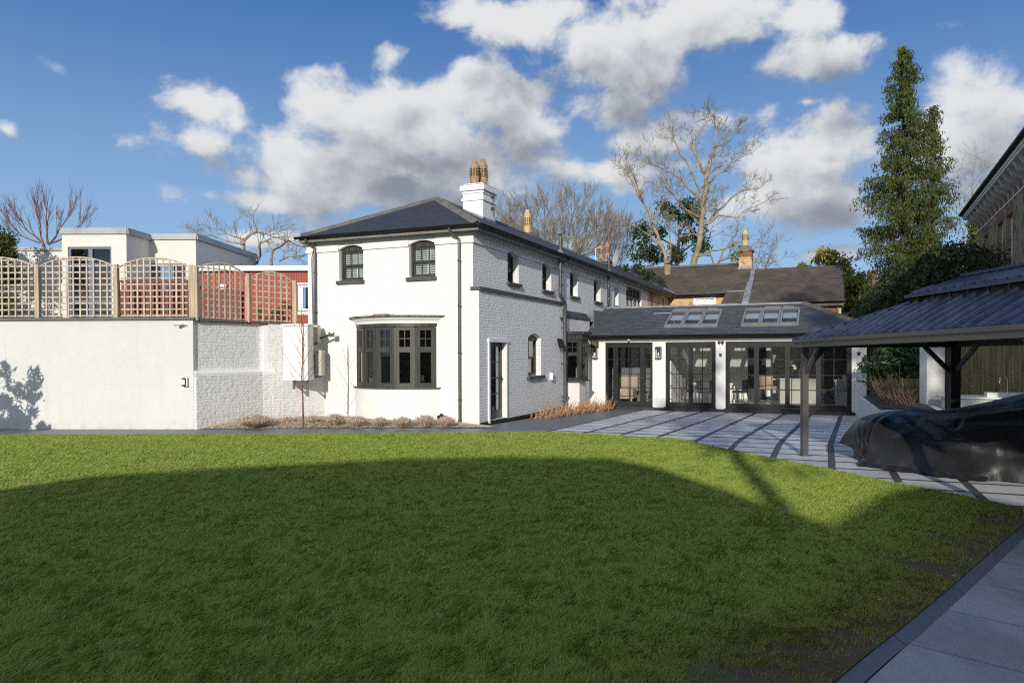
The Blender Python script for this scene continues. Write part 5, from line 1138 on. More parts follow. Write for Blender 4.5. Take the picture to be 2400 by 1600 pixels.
# fittings on the garden wall
t = thing('bullet_camera', 'small white bullet camera under the coping at the wall corner', 'camera', (-7.95, 17.04, 2.45), 'W')
b = MB(); b.tube([(-8.06, 16.88, 2.44), (-7.95, 16.94, 2.46)], .035, 12); b.tube([(-8.09, 16.865, 2.435), (-8.05, 16.885, 2.443)], .042, 12); b.build('body', M['white_paint'], t); b = MB(); b.tube([(-7.97, 16.94, 2.45), (-7.90, 16.97, 2.44), (-7.88, 17.04, 2.40)], .018, 8); b.build('bracket', M['white_paint'], t); b = MB(); b.tube([(-8.092, 16.862, 2.434), (-8.098, 16.859, 2.433)], .03, 12); b.build('lens', M['black'], t)
t = thing('garden_wall_light', 'black and white rectangular light at the corner of the rendered wall', 'wall light', (-7.93, 17.04, 1.0), 'W')
b = MB(); b.box(-7.985, 16.95, 1.005, -7.885, 17.038, 1.20); b.build('body', M['black'], t, bevel=.006); b = MB(); b.box(-7.98, 16.938, 1.045, -7.91, 16.949, 1.16); b.build('diffuser', M['white_paint'], t); b = MB(); b.box(-7.884, 16.96, 1.0, -7.87, 17.038, 1.21); b.build('side_cover', M['white_paint'], t)
# ------- cabinet and air conditioning units
t = thing('boarded_cabinet', 'white vertically boarded box mounted high on the old wall behind the sapling', 'cabinet', (-5.76, 18.35, 1.08), 'W')
b = MB(); b.box(-6.09, 18.36, 1.08, -5.47, 18.85, 2.46)
for k in range(6): b.box(-6.085 + k * .103, 18.348, 1.085, -6.085 + (k + 1) * .103 - .012, 18.359, 2.455)
b.build('boards', M['white_paint'], t); b = MB(); b.box(-6.13, 18.31, 2.461, -5.44, 18.88, 2.50); b.build('lid', M['white_paint'], t)
for x in (-5.90, -5.56): b = MB(); b.box(x, 18.5, .86, x + .05, 18.56, 1.079); b.beam((x + .025, 18.53, .9), (x + .025 - .12, 18.95, .95), .04, .04); b.build('bracket_leg', M['pipe'], t)
def acunit(x0, x1, y0, z0, z1, label, fan):
    t = thing('air_conditioner', label, 'air conditioner', ((x0 + x1) / 2, y0, z0), 'W', 'cream outdoor air conditioning units')
    b = MB(); b.box(x0, y0, z0, x1, y0 + .30, z1); b.build('casing', M['ac'], t, bevel=.012)
    w = x1 - x0; h = z1 - z0; sx = x1 - .165
    b = MB(); b.box(sx - .004, y0 - .002, z0 + .02, sx, y0 - .0005, z1 - .02); b.box(x0 + .04, y0 - .012, z0 + .07, sx - .02, y0 - .001, z1 - .10)
    for k in range(9): b.box(x0 + .05, y0 - .018, z0 + .09 + k * (h - .2) / 9, sx - .03, y0 - .0125, z0 + .098 + k * (h - .2) / 9)
    b.build('fan_grille', M['ac_grill'], t)
    cx_, cz = (x0 + sx) / 2, z0 + h * .48
    b = MB(); b.tube([(cx_, y0 - .019, cz), (cx_, y0 - .026, cz)], .075, 18); b.build('fan_hub', M['ac'], t)
    b = MB(); b.face([(sx + .045, y0 - .003, z1 - .10), (sx + .105, y0 - .003, z1 - .05), (sx + .045, y0 - .003, z1 - .05)]); b.build('emblem', M['black'], t)
    b = MB(); b.face([(sx + .045, y0 - .004, z1 - .13), (sx + .06, y0 - .004, z1 - .10), (sx + .118, y0 - .004, z1 - .053), (sx + .118, y0 - .004, z1 - .075)]); b.build('emblem', plain('logo_blue', (.12, .45, .62), .4, .02, 2, 0, 0), t)
    b = MB(); [b.box(x, y0 - .01, z0 - .05, x + .04, y0 + .45, z0 - .001) for x in (x0 + .1, x1 - .16)]; b.build('bracket', M['pipe'], t)
acunit(-6.02, -5.29, 18.95, 1.18, 1.85, 'lower of the two cream air conditioning units, nearer the downpipe', True)
acunit(-6.08, -5.42, 19.05, 2.04, 2.50, 'upper air conditioning unit, half hidden behind the white boarded box', True)
t = thing('floodlight', 'black floodlight on an arm at the left downpipe beside the upper unit', 'floodlight', (-5.25, 19.2, 2.2), 'W')
b = MB(); b.beam((-5.38, 19.15, 2.16), (-5.0, 19.05, 2.27), .05, .05); b.box(-5.12, 18.98, 2.19, -4.99, 19.10, 2.31); b.build('arm', M['black'], t); b = MB(); b.box(-5.06, 18.97, 2.28, -5.0, 18.979, 2.32); b.build('lamp', M['brass'], t)
# ================================================================== GAZEBO
gz_ = thing('metal_gazebo', 'dark metal gazebo with two tier ribbed blue-black steel roof', 'gazebo', (4.73, 12.39, 0), 'W')
ga, gb_ = Vector((.06, -1, 0)).normalized(), Vector((1, .06, 0)).normalized(); G0 = Vector((4.73, 12.39, 0))
def gp(a, b, z): return G0 + ga * a + gb_ * b + Vector((0, 0, z + .0105 * a))
def gbeam(mb, p, q_, w, h): return mb.beam(p, q_, w, h)
GL, GW = 6.1, 2.61
for (a, b, w) in ((0, 0, .088), (GL - .5, 0, .10), (0, GW, .16), (GL - .5, GW, .12)):
    mb = MB(); c = w / 2
    for (e0, e1, f0, f1) in ((-c, c, -c, c), (-c - .006, -c + .02, -c - .006, -c + .02), (c - .02, c + .006, -c - .006, -c + .02), (c - .02, c + .006, c - .02, c + .006), (-c - .006, -c + .02, c - .02, c + .006)):
        mb.hexa([gp(a + e0, b + f0, 0), gp(a + e1, b + f0, 0), gp(a + e1, b + f1, 0), gp(a + e0, b + f1, 0), gp(a + e0, b + f0, 1.84), gp(a + e1, b + f0, 1.84), gp(a + e1, b + f1, 1.84), gp(a + e0, b + f1, 1.84)])
    mb.hexa([gp(a - .1, b - .1, 0), gp(a + .1, b - .1, 0), gp(a + .1, b + .1, 0), gp(a - .1, b + .1, 0), gp(a - .1, b - .1, .008), gp(a + .1, b - .1, .008), gp(a + .1, b + .1, .008), gp(a - .1, b + .1, .008)])
    mb.build('post', M['gz_metal'] if b == 0 else M['gz_dark'], gz_)
mb = MB()
for (p, q_) in ((gp(-.04, 0, 1.88), gp(GL, 0, 1.88)), (gp(0, .03, 1.88), gp(0, GW, 1.88)), (gp(-.04, GW, 1.88), gp(GL, GW, 1.88))): gbeam(mb, p, q_, .07, .10)
mb.build('top_beam', M['gz_dark'], gz_)
for (p, q_, mt) in ((gp(.05, 0, 1.42), gp(.52, 0, 1.84), 'gz_metal'), (gp(GL - .55, 0, 1.42), gp(GL - 1.05, 0, 1.84), 'gz_metal'), (gp(0, GW - .06, 1.42), gp(0, GW - .5, 1.84), 'gz_dark'), (gp(.06, GW, 1.42), gp(.6, GW, 1.84), 'gz_metal'), (gp(0, .05, 1.5), gp(0, .36, 1.84), 'gz_dark')):
    mb = MB(); gbeam(mb, p, q_, .05, .07); mb.build('brace', M[mt], gz_)
def gslope(mb, e0, e1, r0, r1, n, t=.02, rib=.028):
    e0, e1, r0, r1 = map(Vector, (e0, e1, r0, r1)); nn = (e1 - e0).cross(r0 - e0).normalized()
    if nn.z < 0: nn = -nn
    pts = [e0, e1, r1, r0] if (r1 - r0).length > .01 else [e0, e1, r0]
    mb.extr([p - nn * t for p in pts], nn * t)
def gribs(mb, e0, e1, up, r0, r1, n, rib=.036):
    """standing seams running up the slope, clipped by the hips"""
    e0, e1, r0, r1 = map(Vector, (e0, e1, r0, r1)); E_ = e1 - e0; nn = E_.cross(r0 - e0).normalized()
    if nn.z < 0: nn = -nn
    eh = E_.normalized(); L = E_.length
    v = (r0 - e0); v = v - eh * v.dot(eh); h = v.length; v /= h
    ua, ub = (r0 - e0).dot(eh), (r1 - e0).dot(eh)
    for i in range(1, n):
        u = L * i / n; t = 1.0
        if u < ua: t = u / ua
        if u > ub: t = (L - u) / (L - ub)
        if t < .03: continue
        p = e0 + eh * u; q_ = p + v * h * t; w = eh * rib * .5
        mb.hexa([p - w, p + w, q_ + w, q_ - w, p - w * .8 + nn * rib, p + w * .8 + nn * rib, q_ + w * .8 + nn * rib, q_ - w * .8 + nn * rib])
        m_ = eh * (L / n) * .17
        for sgn in ():
            pp = p + m_ * sgn; tt = 1.0; uu = u + (L / n) * .17 * sgn
            if uu < ua: tt = uu / ua
            if uu > ub: tt = (L - uu) / (L - ub)
            if tt < .03: continue
            q2 = pp + v * h * tt; w2_ = eh * .007
            mb.hexa([pp - w2_, pp + w2_, q2 + w2_, q2 - w2_, pp - w2_ + nn * .007, pp + w2_ + nn * .007, q2 + w2_ + nn * .007, q2 - w2_ + nn * .007])
ZG0, b0, b1, a0, a1 = 1.955, -.13, 2.74, -.15, 7.2; SLG = .565; tt_ = .84; ta_ = 2.05
def gc(a, b, z): return gp(a, b, z)
eL0, eL1, eR0, eR1 = gc(a0, b0, ZG0), gc(a1, b0, ZG0), gc(a0, b1, ZG0), gc(a1, b1, ZG0)
zt_ = ZG0 + SLG * tt_; tL0, tL1, tR0, tR1 = gc(a0 + ta_, b0 + tt_, zt_), gc(a1 - ta_, b0 + tt_, zt_), gc(a0 + ta_, b1 - tt_, zt_), gc(a1 - ta_, b1 - tt_, zt_)
mb = MB()
for (e0, e1, r0, r1, n) in ((eL0, eL1, tL0, tL1, 30), (eR0, eR1, tR0, tR1, 30), (eL0, eR0, tL0, tR0, 13), (eL1, eR1, tL1, tR1, 13)):
    gslope(mb, e0, e1, r0, r1, n); gribs(mb, e0, e1, None, r0, r1, n)
for p, q_ in ((eL0, tL0), (eR0, tR0), (eL1, tL1), (eR1, tR1)): mb.beam(p + Vector((0, 0, .02)), q_ + Vector((0, 0, .02)), .05, .03)
lr = mb.build('lower_roof', M['gz_roof'], gz_)
u0 = .80; ua0 = 1.97; zu = 2.55; zr_ = 2.765
uL0, uL1, uR0, uR1 = gc(a0 + ua0, b0 + u0, zu), gc(a1 - ua0, b0 + u0, zu), gc(a0 + ua0, b1 - u0, zu), gc(a1 - ua0, b1 - u0, zu)
kA, kB = gc(a0 + 2.35, (b0 + b1) / 2, zr_), gc(a1 - 2.35, (b0 + b1) / 2, zr_)
mb = MB()
for (e0, e1, r0, r1, n) in ((uL0, uL1, kA, kB, 18), (uR0, uR1, kA, kB, 18), (uL0, uR0, kA, kA, 6), (uL1, uR1, kB, kB, 6)):
    gslope(mb, e0, e1, r0, r1, n); gribs(mb, e0, e1, None, r0, r1, n)
mb.beam(kA + Vector((0, 0, .035)), kB + Vector((0, 0, .035)), .13, .035)
for e0, e1 in ((uL0, uL1), (uL0, uR0), (uR0, uR1)): mb.beam(e0 - Vector((0, 0, .02)), e1 - Vector((0, 0, .02)), .03, .045)
mb.build('upper_roof', M['gz_roof'], gz_)
mb = MB()
for k in range(9):
    p = tL0.lerp(tL1, (k + .5) / 9); mb.beam(p - Vector((0, 0, .02)), p + gb_ * -.02 + Vector((0, 0, .13)), .03, .02)
p0 = [x.lerp(y, .06) for x, y in ((tL0, tR1), (tL1, tR0), (tR1, tL0), (tR0, tL1))]
mb.extr([p - Vector((0, 0, .02)) for p in p0], (0, 0, .09)); mb.build('vent_frame', M['gz_dark'], gz_)
mb = MB()
for e0, e1 in ((eL0, eL1), (eL0, eR0), (eR0, eR1)):
    d = (e1 - e0).normalized(); o_ = d.cross(Vector((0, 0, 1))) * (1 if (e0 - e1).dot(ga) < 0 and e0 is eL0 and e1 is eL1 else -1)
    o_ = Vector((0, 0, 0))
    mb.beam(e0 - Vector((0, 0, .012)) + o_, e1 - Vector((0, 0, .012)) + o_, .05, .055); mb.beam(e0 + gb_ * .015 - Vector((0, 0, .065)), e1 + gb_ * .015 - Vector((0, 0, .065)), .03, .05); mb.beam(e0 + gb_ * .02 - Vector((0, 0, .105)), e1 + gb_ * .02 - Vector((0, 0, .105)), .05, .03)
mb.build('gutter', M['gz_metal'], gz_)
# ================================================================== COVERED THING UNDER THE GAZEBO
def make_cover():
    # centre line from the low nose (left) to the high end (right); cross sections swing over it
    st = [ # x, y of front foot, back foot, top x,y,z, nose factor
        ((5.42, 11.80), (5.44, 12.05), (5.13, 11.98, .26)),
        ((5.36, 11.50), (5.62, 12.5), (5.30, 12.08, .44)),
        ((5.32, 11.28), (5.80, 12.75), (5.55, 12.20, .62)),
        ((5.32, 11.10), (6.00, 13.00), (5.85, 12.20, .72)),
        ((5.62, 10.62), (6.50, 13.00), (6.30, 12.00, .79)),
        ((5.95, 10.08), (7.00, 12.85), (6.70, 11.60, .83)),
        ((6.30, 9.82), (7.60, 12.70), (7.10, 11.30, .95)),
        ((6.75, 9.50), (8.20, 12.50), (7.60, 10.95, 1.14)),
        ((7.30, 9.15), (8.80, 12.20), (8.15, 10.60, 1.30)),
        ((8.00, 8.90), (9.40, 11.80), (8.80, 10.40, 1.38)),
        ((8.60, 8.80), (9.80, 11.40), (9.30, 10.10, 1.20)),
        ((9.00, 9.10), (9.90, 10.90), (9.60, 10.00, .60))]
    NU, NV = 150, 70; S = np.array([[*f, *b, *t] for f, b, t in st]); us = np.linspace(0, len(st) - 1, NU); V = []
    def cr(i, t):
        p = [S[max(0, min(len(S) - 1, i + k))] for k in (-1, 0, 1, 2)]
        return .5 * ((2 * p[1]) + (-p[0] + p[2]) * t + (2 * p[0] - 5 * p[1] + 4 * p[2] - p[3]) * t * t + (-p[0] + 3 * p[1] - 3 * p[2] + p[3]) * t ** 3)
    rg = np.random.default_rng(5)
    for u in us:
        i = min(int(u), len(st) - 2); c = cr(i, u - i); f = np.array([c[0], c[1], .02]); b = np.array([c[2], c[3], .02]); t = c[4:7]
        for k in range(NV):
            v = k / (NV - 1)
            if v < .5:
                w = v / .5; s_ = math.sin(w * math.pi / 2); cc_ = 1 - math.cos(w * math.pi / 2)
                p = f + (t - f) * np.array([cc_ * .75 + .25 * w, cc_ * .75 + .25 * w, s_ * .72 + .28 * w])
                bulge = math.sin(w * math.pi) * .07; d = f[:2] - b[:2]; d /= np.linalg.norm(d); p[:2] += d * bulge
            else:
                w = (v - .5) / .5; cc_ = math.sin(w * math.pi / 2); p = t + (b - t) * np.array([cc_, cc_, 1 - math.cos(w * math.pi / 2)])
            V.append(p)
    V = np.array(V).reshape(NU, NV, 3)
    # folds: diagonal tension creases in (u,v)
    U, Vv = np.meshgrid(np.linspace(0, 1, NU), np.linspace(0, 1, NV), indexing='ij')
    disp = np.zeros_like(U)
    def crease(u0, v0, u1, v1, w, h):
        d = np.array([u1 - u0, v1 - v0]); L = np.hypot(*d); t = np.clip(((U - u0) * d[0] + (Vv - v0) * d[1]) / L ** 2, 0, 1)
        dist = np.hypot(U - u0 - t * d[0], (Vv - v0 - t * d[1])); fade = np.sin(np.pi * np.clip(t, .02, .98)) ** .5
        return h * fade * np.exp(-(dist / w) ** 2)
    for a in ((.30, .47, .14, .10, .010, .035), (.33, .46, .19, .03, .012, .03), (.34, .44, .42, .22, .012, -.045), (.36, .45, .50, .14, .012, .03), (.40, .22, .62, .12, .014, .045), (.30, .40, .24, .06, .016, .025), (.22, .42, .07, .12, .010, .025), (.18, .45, .05, .2, .012, .02), (.45, .38, .75, .30, .015, .03), (.52, .30, .8, .12, .014, .035), (.28, .5, .6, .44, .012, .02), (.12, .2, .05, .05, .01, .02), (.6, .44, .9, .40, .013, .03)): disp += crease(*a)
    for _ in range(46):
        u, v = rg.random() * .9, rg.random() * .42; a = rg.normal(0, .5) + 1.2; L = rg.uniform(.06, .16)
        disp += crease(u, v, u + math.cos(a) * L * .6, v + math.sin(a) * L, rg.uniform(.006, .011), rg.uniform(-.014, .018))
    # hem ripples at the ground
    hem = np.exp(-(Vv / .05) ** 2); hr = vnoise(np.stack([U.ravel() * 34, Vv.ravel() * 0], 1), 1.0, 9).reshape(U.shape)
    nx = np.gradient(V, axis=0); ny = np.gradient(V, axis=1); N = np.cross(nx, ny); N /= np.linalg.norm(N, axis=2, keepdims=True) + 1e-9
    c_ = V.mean((0, 1)); s_ = np.sign(((V - c_) * N).sum(2).mean()); N *= s_
    V = V + N * disp[..., None] * 1.7
    V[..., :2] += (N[..., :2] * (hem * (hr - .35) * .16)[..., None]); V[..., 2] = np.maximum(V[..., 2], .018 + .012 * hr * hem)
    idx = np.arange(NU * NV).reshape(NU, NV); F = np.stack([idx[:-1, :-1], idx[1:, :-1], idx[1:, 1:], idx[:-1, 1:]], -1).reshape(-1, 4)
    F = np.concatenate([F, np.array([[idx[e, k], idx[e, k + 1], idx[e, NV - 2 - k], idx[e, NV - 1 - k]] for e in (0, NU - 1) for k in range(NV // 2 - 1)])])
    # thickness for the sheet and closed nose
    t = thing('covered_furniture', 'large black fabric cover draped over garden furniture under the gazebo', 'cover', (7, 10.6, 0), 'W')
    o = npmesh('cover_sheet', V.reshape(-1, 3), F, M['cover'], t, smooth=True)
    # turned up hem strip lying on the tiles in front
    b = MB(); pts = [(5.14, 11.25), (5.30, 10.95), (5.55, 10.58), (5.8, 10.2), (5.95, 9.98), (6.2, 9.80)]; fp = [Vector((x, y, 0)) for x, y in pts]; n = 60; rows = []
    for i in range(n + 1):
        s = i / n * (len(fp) - 1); k = min(int(s), len(fp) - 2); p = fp[k].lerp(fp[k + 1], s - k); nrm = Vector((-.75, -.65, 0)).normalized()
        wv = math.sin(i * .9) * .02 + math.sin(i * .37 + 1) * .03
        rows.append([p - nrm * .16 + Vector((0, 0, .10)), p - nrm * .02 + Vector((0, 0, .065 + wv * .5)), p + nrm * (.06 + wv) + Vector((0, 0, .012)), p + nrm * (.03 + wv) + Vector((0, 0, .007))])
    for i in range(n):
        for j in range(3): b.face([rows[i][j], rows[i + 1][j], rows[i + 1][j + 1], rows[i][j + 1]])
    b.build('hem', M['cover'], t, smooth=True)
make_cover()
# ================================================================== LEAF / BRANCH GENERATORS
def leafquads(C, size, aspect=.45, droop=0.0, rg=nr, updir=None, jitter=1.0):
    """C (n,3) centres -> diamond leaves; returns V,F"""
    n = len(C); d = rg.normal(size=(n, 3)) * jitter
    if updir is not None: d = d + np.asarray(updir)
    d /= np.linalg.norm(d, axis=1, keepdims=True); r = rg.normal(size=(n, 3)); w = np.cross(d, r); w /= np.linalg.norm(w, axis=1, keepdims=True) + 1e-9
    s = (size * (.6 + .8 * rg.random(n)))[:, None] if np.isscalar(size) else size[:, None]
    a = C - d * s; b = C + w * s * aspect; c = C + d * s; e = C - w * s * aspect
    V = np.stack([a, b, c, e], 1).reshape(-1, 3); F = (np.arange(n) * 4)[:, None] + np.arange(4)[None]
    return V, F
def blobpts(n, c, r, rg=nr, shell=.55):
    d = rg.normal(size=(n, 3)); d /= np.linalg.norm(d, axis=1, keepdims=True); rr = (shell + (1 - shell) * rg.random(n))[:, None]
    return np.array(c) + d * rr * np.array(r)
def crown(parts, per, clump=.28, rg=nr, cn=40):
    """parts: list of (centre, radii); leaf points gathered in clumps on each lobe's shell"""
    out = []
    for c, r in parts:
        area = (r[0] * r[1] * r[2]) ** (2 / 3); k = max(6, int(cn * area)); cc = blobpts(k, c, r, rg, .62)
        m = max(4, int(per * area / k)); s = clump * (.6 + .8 * rg.random((k, 1, 1)))
        out.append((cc[:, None, :] + rg.normal(size=(k, m, 3)) * s * .5).reshape(-1, 3))
    return np.concatenate(out)
class Br:
    def __init__(s, seed): s.r = random.Random(seed); s.segs = []
    def grow(s, p, d, L, r, lev, P):
        n = P.get('n', 5); pts = [p]; rr = [r]; d = d.normalized(); kids = []
        for i in range(n):
            j = P['wob'] * (1.3 if lev < P['lev'] else 1)
            d = (d + Vector((s.r.uniform(-j, j), s.r.uniform(-j, j), s.r.uniform(-j, j) * .8 + P.get('up', 0)))).normalized()
            p = p + d * (L / n); pts.append(p); rr.append(r * (1 - (i + 1) / n * P.get('taper', .62)))
            if lev > 0 and i >= P.get('from', 1): kids.append((p, d, rr[-1]))
        s.segs.append((pts, rr, lev))
        if lev > 0:
            for p_, d_, r_ in kids:
                for _ in range(P.get('kids', 2)):
                    if s.r.random() < P.get('prob', .8):
                        ax = Vector((s.r.gauss(0, 1), s.r.gauss(0, 1), s.r.gauss(0, 1))).cross(d_).normalized(); a = math.radians(s.r.uniform(*P['ang']))
                        nd = (d_ * math.cos(a) + ax * math.sin(a)); nd.z += P.get('lift', .1)
                        s.grow(p_, nd, L * s.r.uniform(*P['len']), max(r_ * s.r.uniform(.45, .7), P.get('rmin', .004)), lev - 1, P)
    def limb(s, pts, r0, r1, lev, P, step=.5, Lk=1.2, start=.25):
        """hand laid limb with procedural side shoots"""
        pts = [Vector(p) for p in pts]; n = len(pts); rr = [r0 + (r1 - r0) * i / (n - 1) for i in range(n)]
        fine = []; fr_ = []
        for i in range(n - 1):
            m = max(2, int((pts[i + 1] - pts[i]).length / .45))
            for k in range(m):
                t = k / m; j = .05 * (pts[i + 1] - pts[i]).length / m * 3; fine.append(pts[i].lerp(pts[i + 1], t) + Vector((s.r.uniform(-j, j), s.r.uniform(-j, j), s.r.uniform(-j, j)))); fr_.append(rr[i] + (rr[i + 1] - rr[i]) * t)
        fine.append(pts[-1]); fr_.append(rr[-1]); s.segs.append((fine, fr_, 9))
        m = len(fine)
        for i in range(int(m * start), m):
            d = (fine[i] - fine[i - 1]).normalized()
            for _ in range(P.get('lk', 1)):
                if s.r.random() < P.get('lprob', .7):
                    ax = Vector((s.r.gauss(0, 1), s.r.gauss(0, 1), s.r.gauss(0, 1))).cross(d).normalized(); a = math.radians(s.r.uniform(*P['ang'])); nd = d * math.cos(a) + ax * math.sin(a); nd.z += P.get('lift', .1)
                    s.grow(fine[i], nd, Lk * s.r.uniform(.6, 1.25), max(.35 * fr_[i], P.get('rmin', .01) * 1.6), lev, P)
        s.grow(fine[-1], fine[-1] - fine[-2], Lk, fr_[-1], lev, P)
    def mesh(s):
        V = []; F = []
        for pts, rr, lev in s.segs:
            n = 7 if lev == 9 else (4 if rr[0] > .03 else 3); b = len(V)
            for i, p in enumerate(pts):
                d = (pts[min(i + 1, len(pts) - 1)] - pts[max(i - 1, 0)]).normalized(); r = d.cross(Vector((.3, .2, 1)))
                if r.length < .05: r = d.cross(Vector((1, 0, 0)))
                r.normalize(); u = r.cross(d)
                for k in range(n): a = 2 * math.pi * k / n; V.append(p + (r * math.cos(a) + u * math.sin(a)) * rr[i])
            for i in range(len(pts) - 1):
                for k in range(n): k2 = (k + 1) % n; a = b + i * n; F.append((a + k, a + k2, a + n + k2, a + n + k))
        return np.array([tuple(v) for v in V], dtype=np.float32), np.array(F, dtype=np.int32)
def leafobj(name, C, size, mat, parent, aspect=.45, updir=None, jitter=1.0, rg=nr):
    V, F = leafquads(np.asarray(C), size, aspect, rg=rg, updir=updir, jitter=jitter); return npmesh(name, V, F, mat, parent)
def wthing(name, label, cat, loc, group=None): return thing(name, label, cat, tuple(loc), 'W', group)
# ---- dried lavender bushes along the bed
def bush(name, x, y, r, h, n, label, seed, mat='lav', cat='bush', tall=0.5, group='dry clipped bushes in the gravel bed'):
    rg = random.Random(seed); t = None; V = []; F = []
    for i in range(n):
        a = rg.uniform(0, 6.283); e = rg.random() ** .6; rad = r * e; hh = h * (1 - .45 * e * e) * rg.uniform(.75, 1.08)
        p0 = Vector((x + math.cos(a) * rad * .25, y + math.sin(a) * rad * .25, .05)); p1 = Vector((x + math.cos(a) * rad * .75, y + math.sin(a) * rad * .75, .05 + hh * .6)); p2 = Vector((x + math.cos(a) * rad * 1.0 + rg.uniform(-.03, .03), y + math.sin(a) * rad + rg.uniform(-.03, .03), .05 + hh))
        s = Vector((-math.sin(a + rg.uniform(-1, 1)), math.cos(a), 0)) * .0042; b0 = len(V)
        V += [p0 - s, p0 + s, p1 + s, p1 - s, p2 + s * .8, p2 - s * .8]; F += [(b0, b0 + 1, b0 + 2, b0 + 3), (b0 + 3, b0 + 2, b0 + 4, b0 + 5)]
        for k in range(3):
            q_ = p1.lerp(p2, rg.uniform(.0, .9)); e_ = q_ + Vector((rg.uniform(-.05, .05), rg.uniform(-.05, .05), rg.uniform(.02, .06))); s2 = Vector((rg.uniform(-1, 1), rg.uniform(-1, 1), 0)).normalized() * .0045; b0 = len(V)
            V += [q_ - s2 * .6, q_ + s2 * .6, e_ + s2, e_ - s2]; F += [(b0, b0 + 1, b0 + 2, b0 + 3)]
    o = npmesh(name, [tuple(v) for v in V], F, M[mat], None, (x, y, .03)); tag(o, label, cat, group); return o
PB = [(592, 1000, .42, .30, 'largest grey bush in the gravel, at the left end of the bed'), (670, 992, .20, .16, 'low bush left of the sapling against the old wall'), (728, 992, .22, .20, 'small bush between the sapling and the left downpipe'),
      (780, 996, .27, .24, 'bush below the shadow of the sapling'), (832, 998, .26, .25, 'bush at the left end of the curved bay'), (886, 998, .24, .22, 'bush below the left half of the curved bay'), (940, 1000, .27, .26, 'bush below the middle of the curved bay'), (994, 1000, .25, .26, 'bush below the right half of the curved bay'), (1043, 999, .24, .26, 'last bush of the row, nearest the right downpipe')]
for i, (px, py, r, h, lb) in enumerate(PB):
    d = at(px, py, 10) - Vector((0, 0, CAMH)); d = Vector((0, 0, CAMH)) + d * ((CAMH - .06) / -d.z)
    bush('lavender_bush', d.x, d.y + .18, r * rnd.uniform(.85, 1.12), h * rnd.uniform(.8, 1.15), rnd.randint(260, 420) if r < .4 else 900, lb, 100 + i)
# ---- bare hydrangea like sticks by the side wall
def stickpatch(name, path, n, h, label, mat, group, spread, seed, lean=(.5, -.2), org=None, base=0.0, rad=.007):
    rg = random.Random(seed); b = MB(); P = [Vector(p) for p in path]
    for i in range(n):
        s = rg.random() * (len(P) - 1); k = min(int(s), len(P) - 2); p = P[k].lerp(P[k + 1], s - k) + Vector((rg.uniform(-spread, spread), rg.uniform(-spread, spread), 0)) * .5
        hh = h * rg.uniform(.35, 1.0) * (1.0 if rg.random() > .2 else 1.35); d = Vector((rg.gauss(lean[0], .45), rg.gauss(lean[1], .45), 1.0)).normalized(); r = rad * rg.uniform(.6, 1.2)
        q1 = p + d * hh * .45 + Vector((rg.uniform(-.03, .03), rg.uniform(-.03, .03), 0)); d2 = (d + Vector((rg.gauss(0, .3), rg.gauss(0, .3), .4))).normalized(); q2 = q1 + d2 * hh * .55
        b.tube([p, q1, q2], [r, r * .8, r * .45], 4, cap=False)
        for _ in range(rg.choice((0, 1, 1, 2))):
            q_ = p.lerp(q1, rg.uniform(.4, 1)); b.tube([q_, q_ + (d2 + Vector((rg.gauss(0, .6), rg.gauss(0, .6), 0))).normalized() * hh * rg.uniform(.2, .45)], [r * .7, r * .3], 4, cap=False)
    return b
for (a, b_, n, h, lb, sd) in (((.35, 2.9), (.42, 3.9), 90, .40, 'sparse bare twigs in front of the lower side window', 1), ((.42, 3.9), (.5, 5.2), 150, .42, 'bare tan twigs beside the wall light', 2), ((.5, 5.2), (.62, 6.6), 190, .44, 'dense bare tan twigs at the soil pipe', 3), ((.62, 6.6), (.75, 8.4), 200, .46, 'dense bare tan twigs below the small bay', 4)):
    b = stickpatch('x', [(a[0], a[1], gz(a[1])), (b_[0], b_[1], gz(b_[1]))], int(n * .6), h * 1.08, lb, 'stick', '', .5, sd, (.55, .2), rad=.0105)
    tag(b.build('bare_shrub', M['stick'], None, org=(a[0], (a[1] + b_[1]) / 2, gz(a[1]))), lb, 'shrub', 'bare shrubs along the side wall')
# ---- sapling
t = wthing('young_tree', 'bare young tree with thin upright stem standing in the gravel bed', 'sapling', (-5.12, 16.75, .08))
br = Br(11); B0 = Vector((-5.12, 16.75, .05)); P_ = dict(wob=.10, lev=1, n=5, kids=1, prob=.35, ang=(25, 45), len=(.4, .6), lift=.25, rmin=.003, up=.05, taper=.7)
pts = [B0 + Vector((.012 * math.sin(i), .01 * math.cos(i * 2), i * .23)) for i in range(13)]; br.segs.append((pts, [.022 - .0013 * i for i in range(13)], 9))
for (z, dx, dy, L) in ((.85, -.9, .2, .85), (.95, 1.0, .3, 1.0), (1.05, .75, -.5, .8), (1.15, -.8, -.4, .8), (1.3, -.6, .6, .75), (1.45, .7, .1, .8), (1.6, -.75, .0, .7), (1.75, .4, .6, .6), (1.9, -.5, -.4, .6), (2.0, .55, -.2, .6), (2.15, -.4, .3, .5), (2.3, .3, -.4, .45)):
    br.grow(B0 + Vector((0, 0, z)), Vector((dx, dy, 1.15)), L, .007, 1, P_)
V_, F_ = br.mesh(); npmesh('trunk', V_, F_, M['sap_bark'], t)
b = MB(); b.tube([B0 + Vector((.015, .03, .9)), B0 + Vector((.03, .03, 1.5)), B0 + Vector((.02, .03, 2.62))], .011, 6); b.build('leader', M['bark2'], t)
# small odd fittings in the bed
b = MB(); b.box(-1.05, -.22, .06, -.88, -.08, .22); b.lathe((-.965, -.16, .22), [(.05, 0), (.05, .03), (.02, .05)], 10); tag(b.build('garden_spike_light', M['black'], None, org=(-.96, -.15, .06)), 'small black box light behind the last bush at the facade foot', 'light')
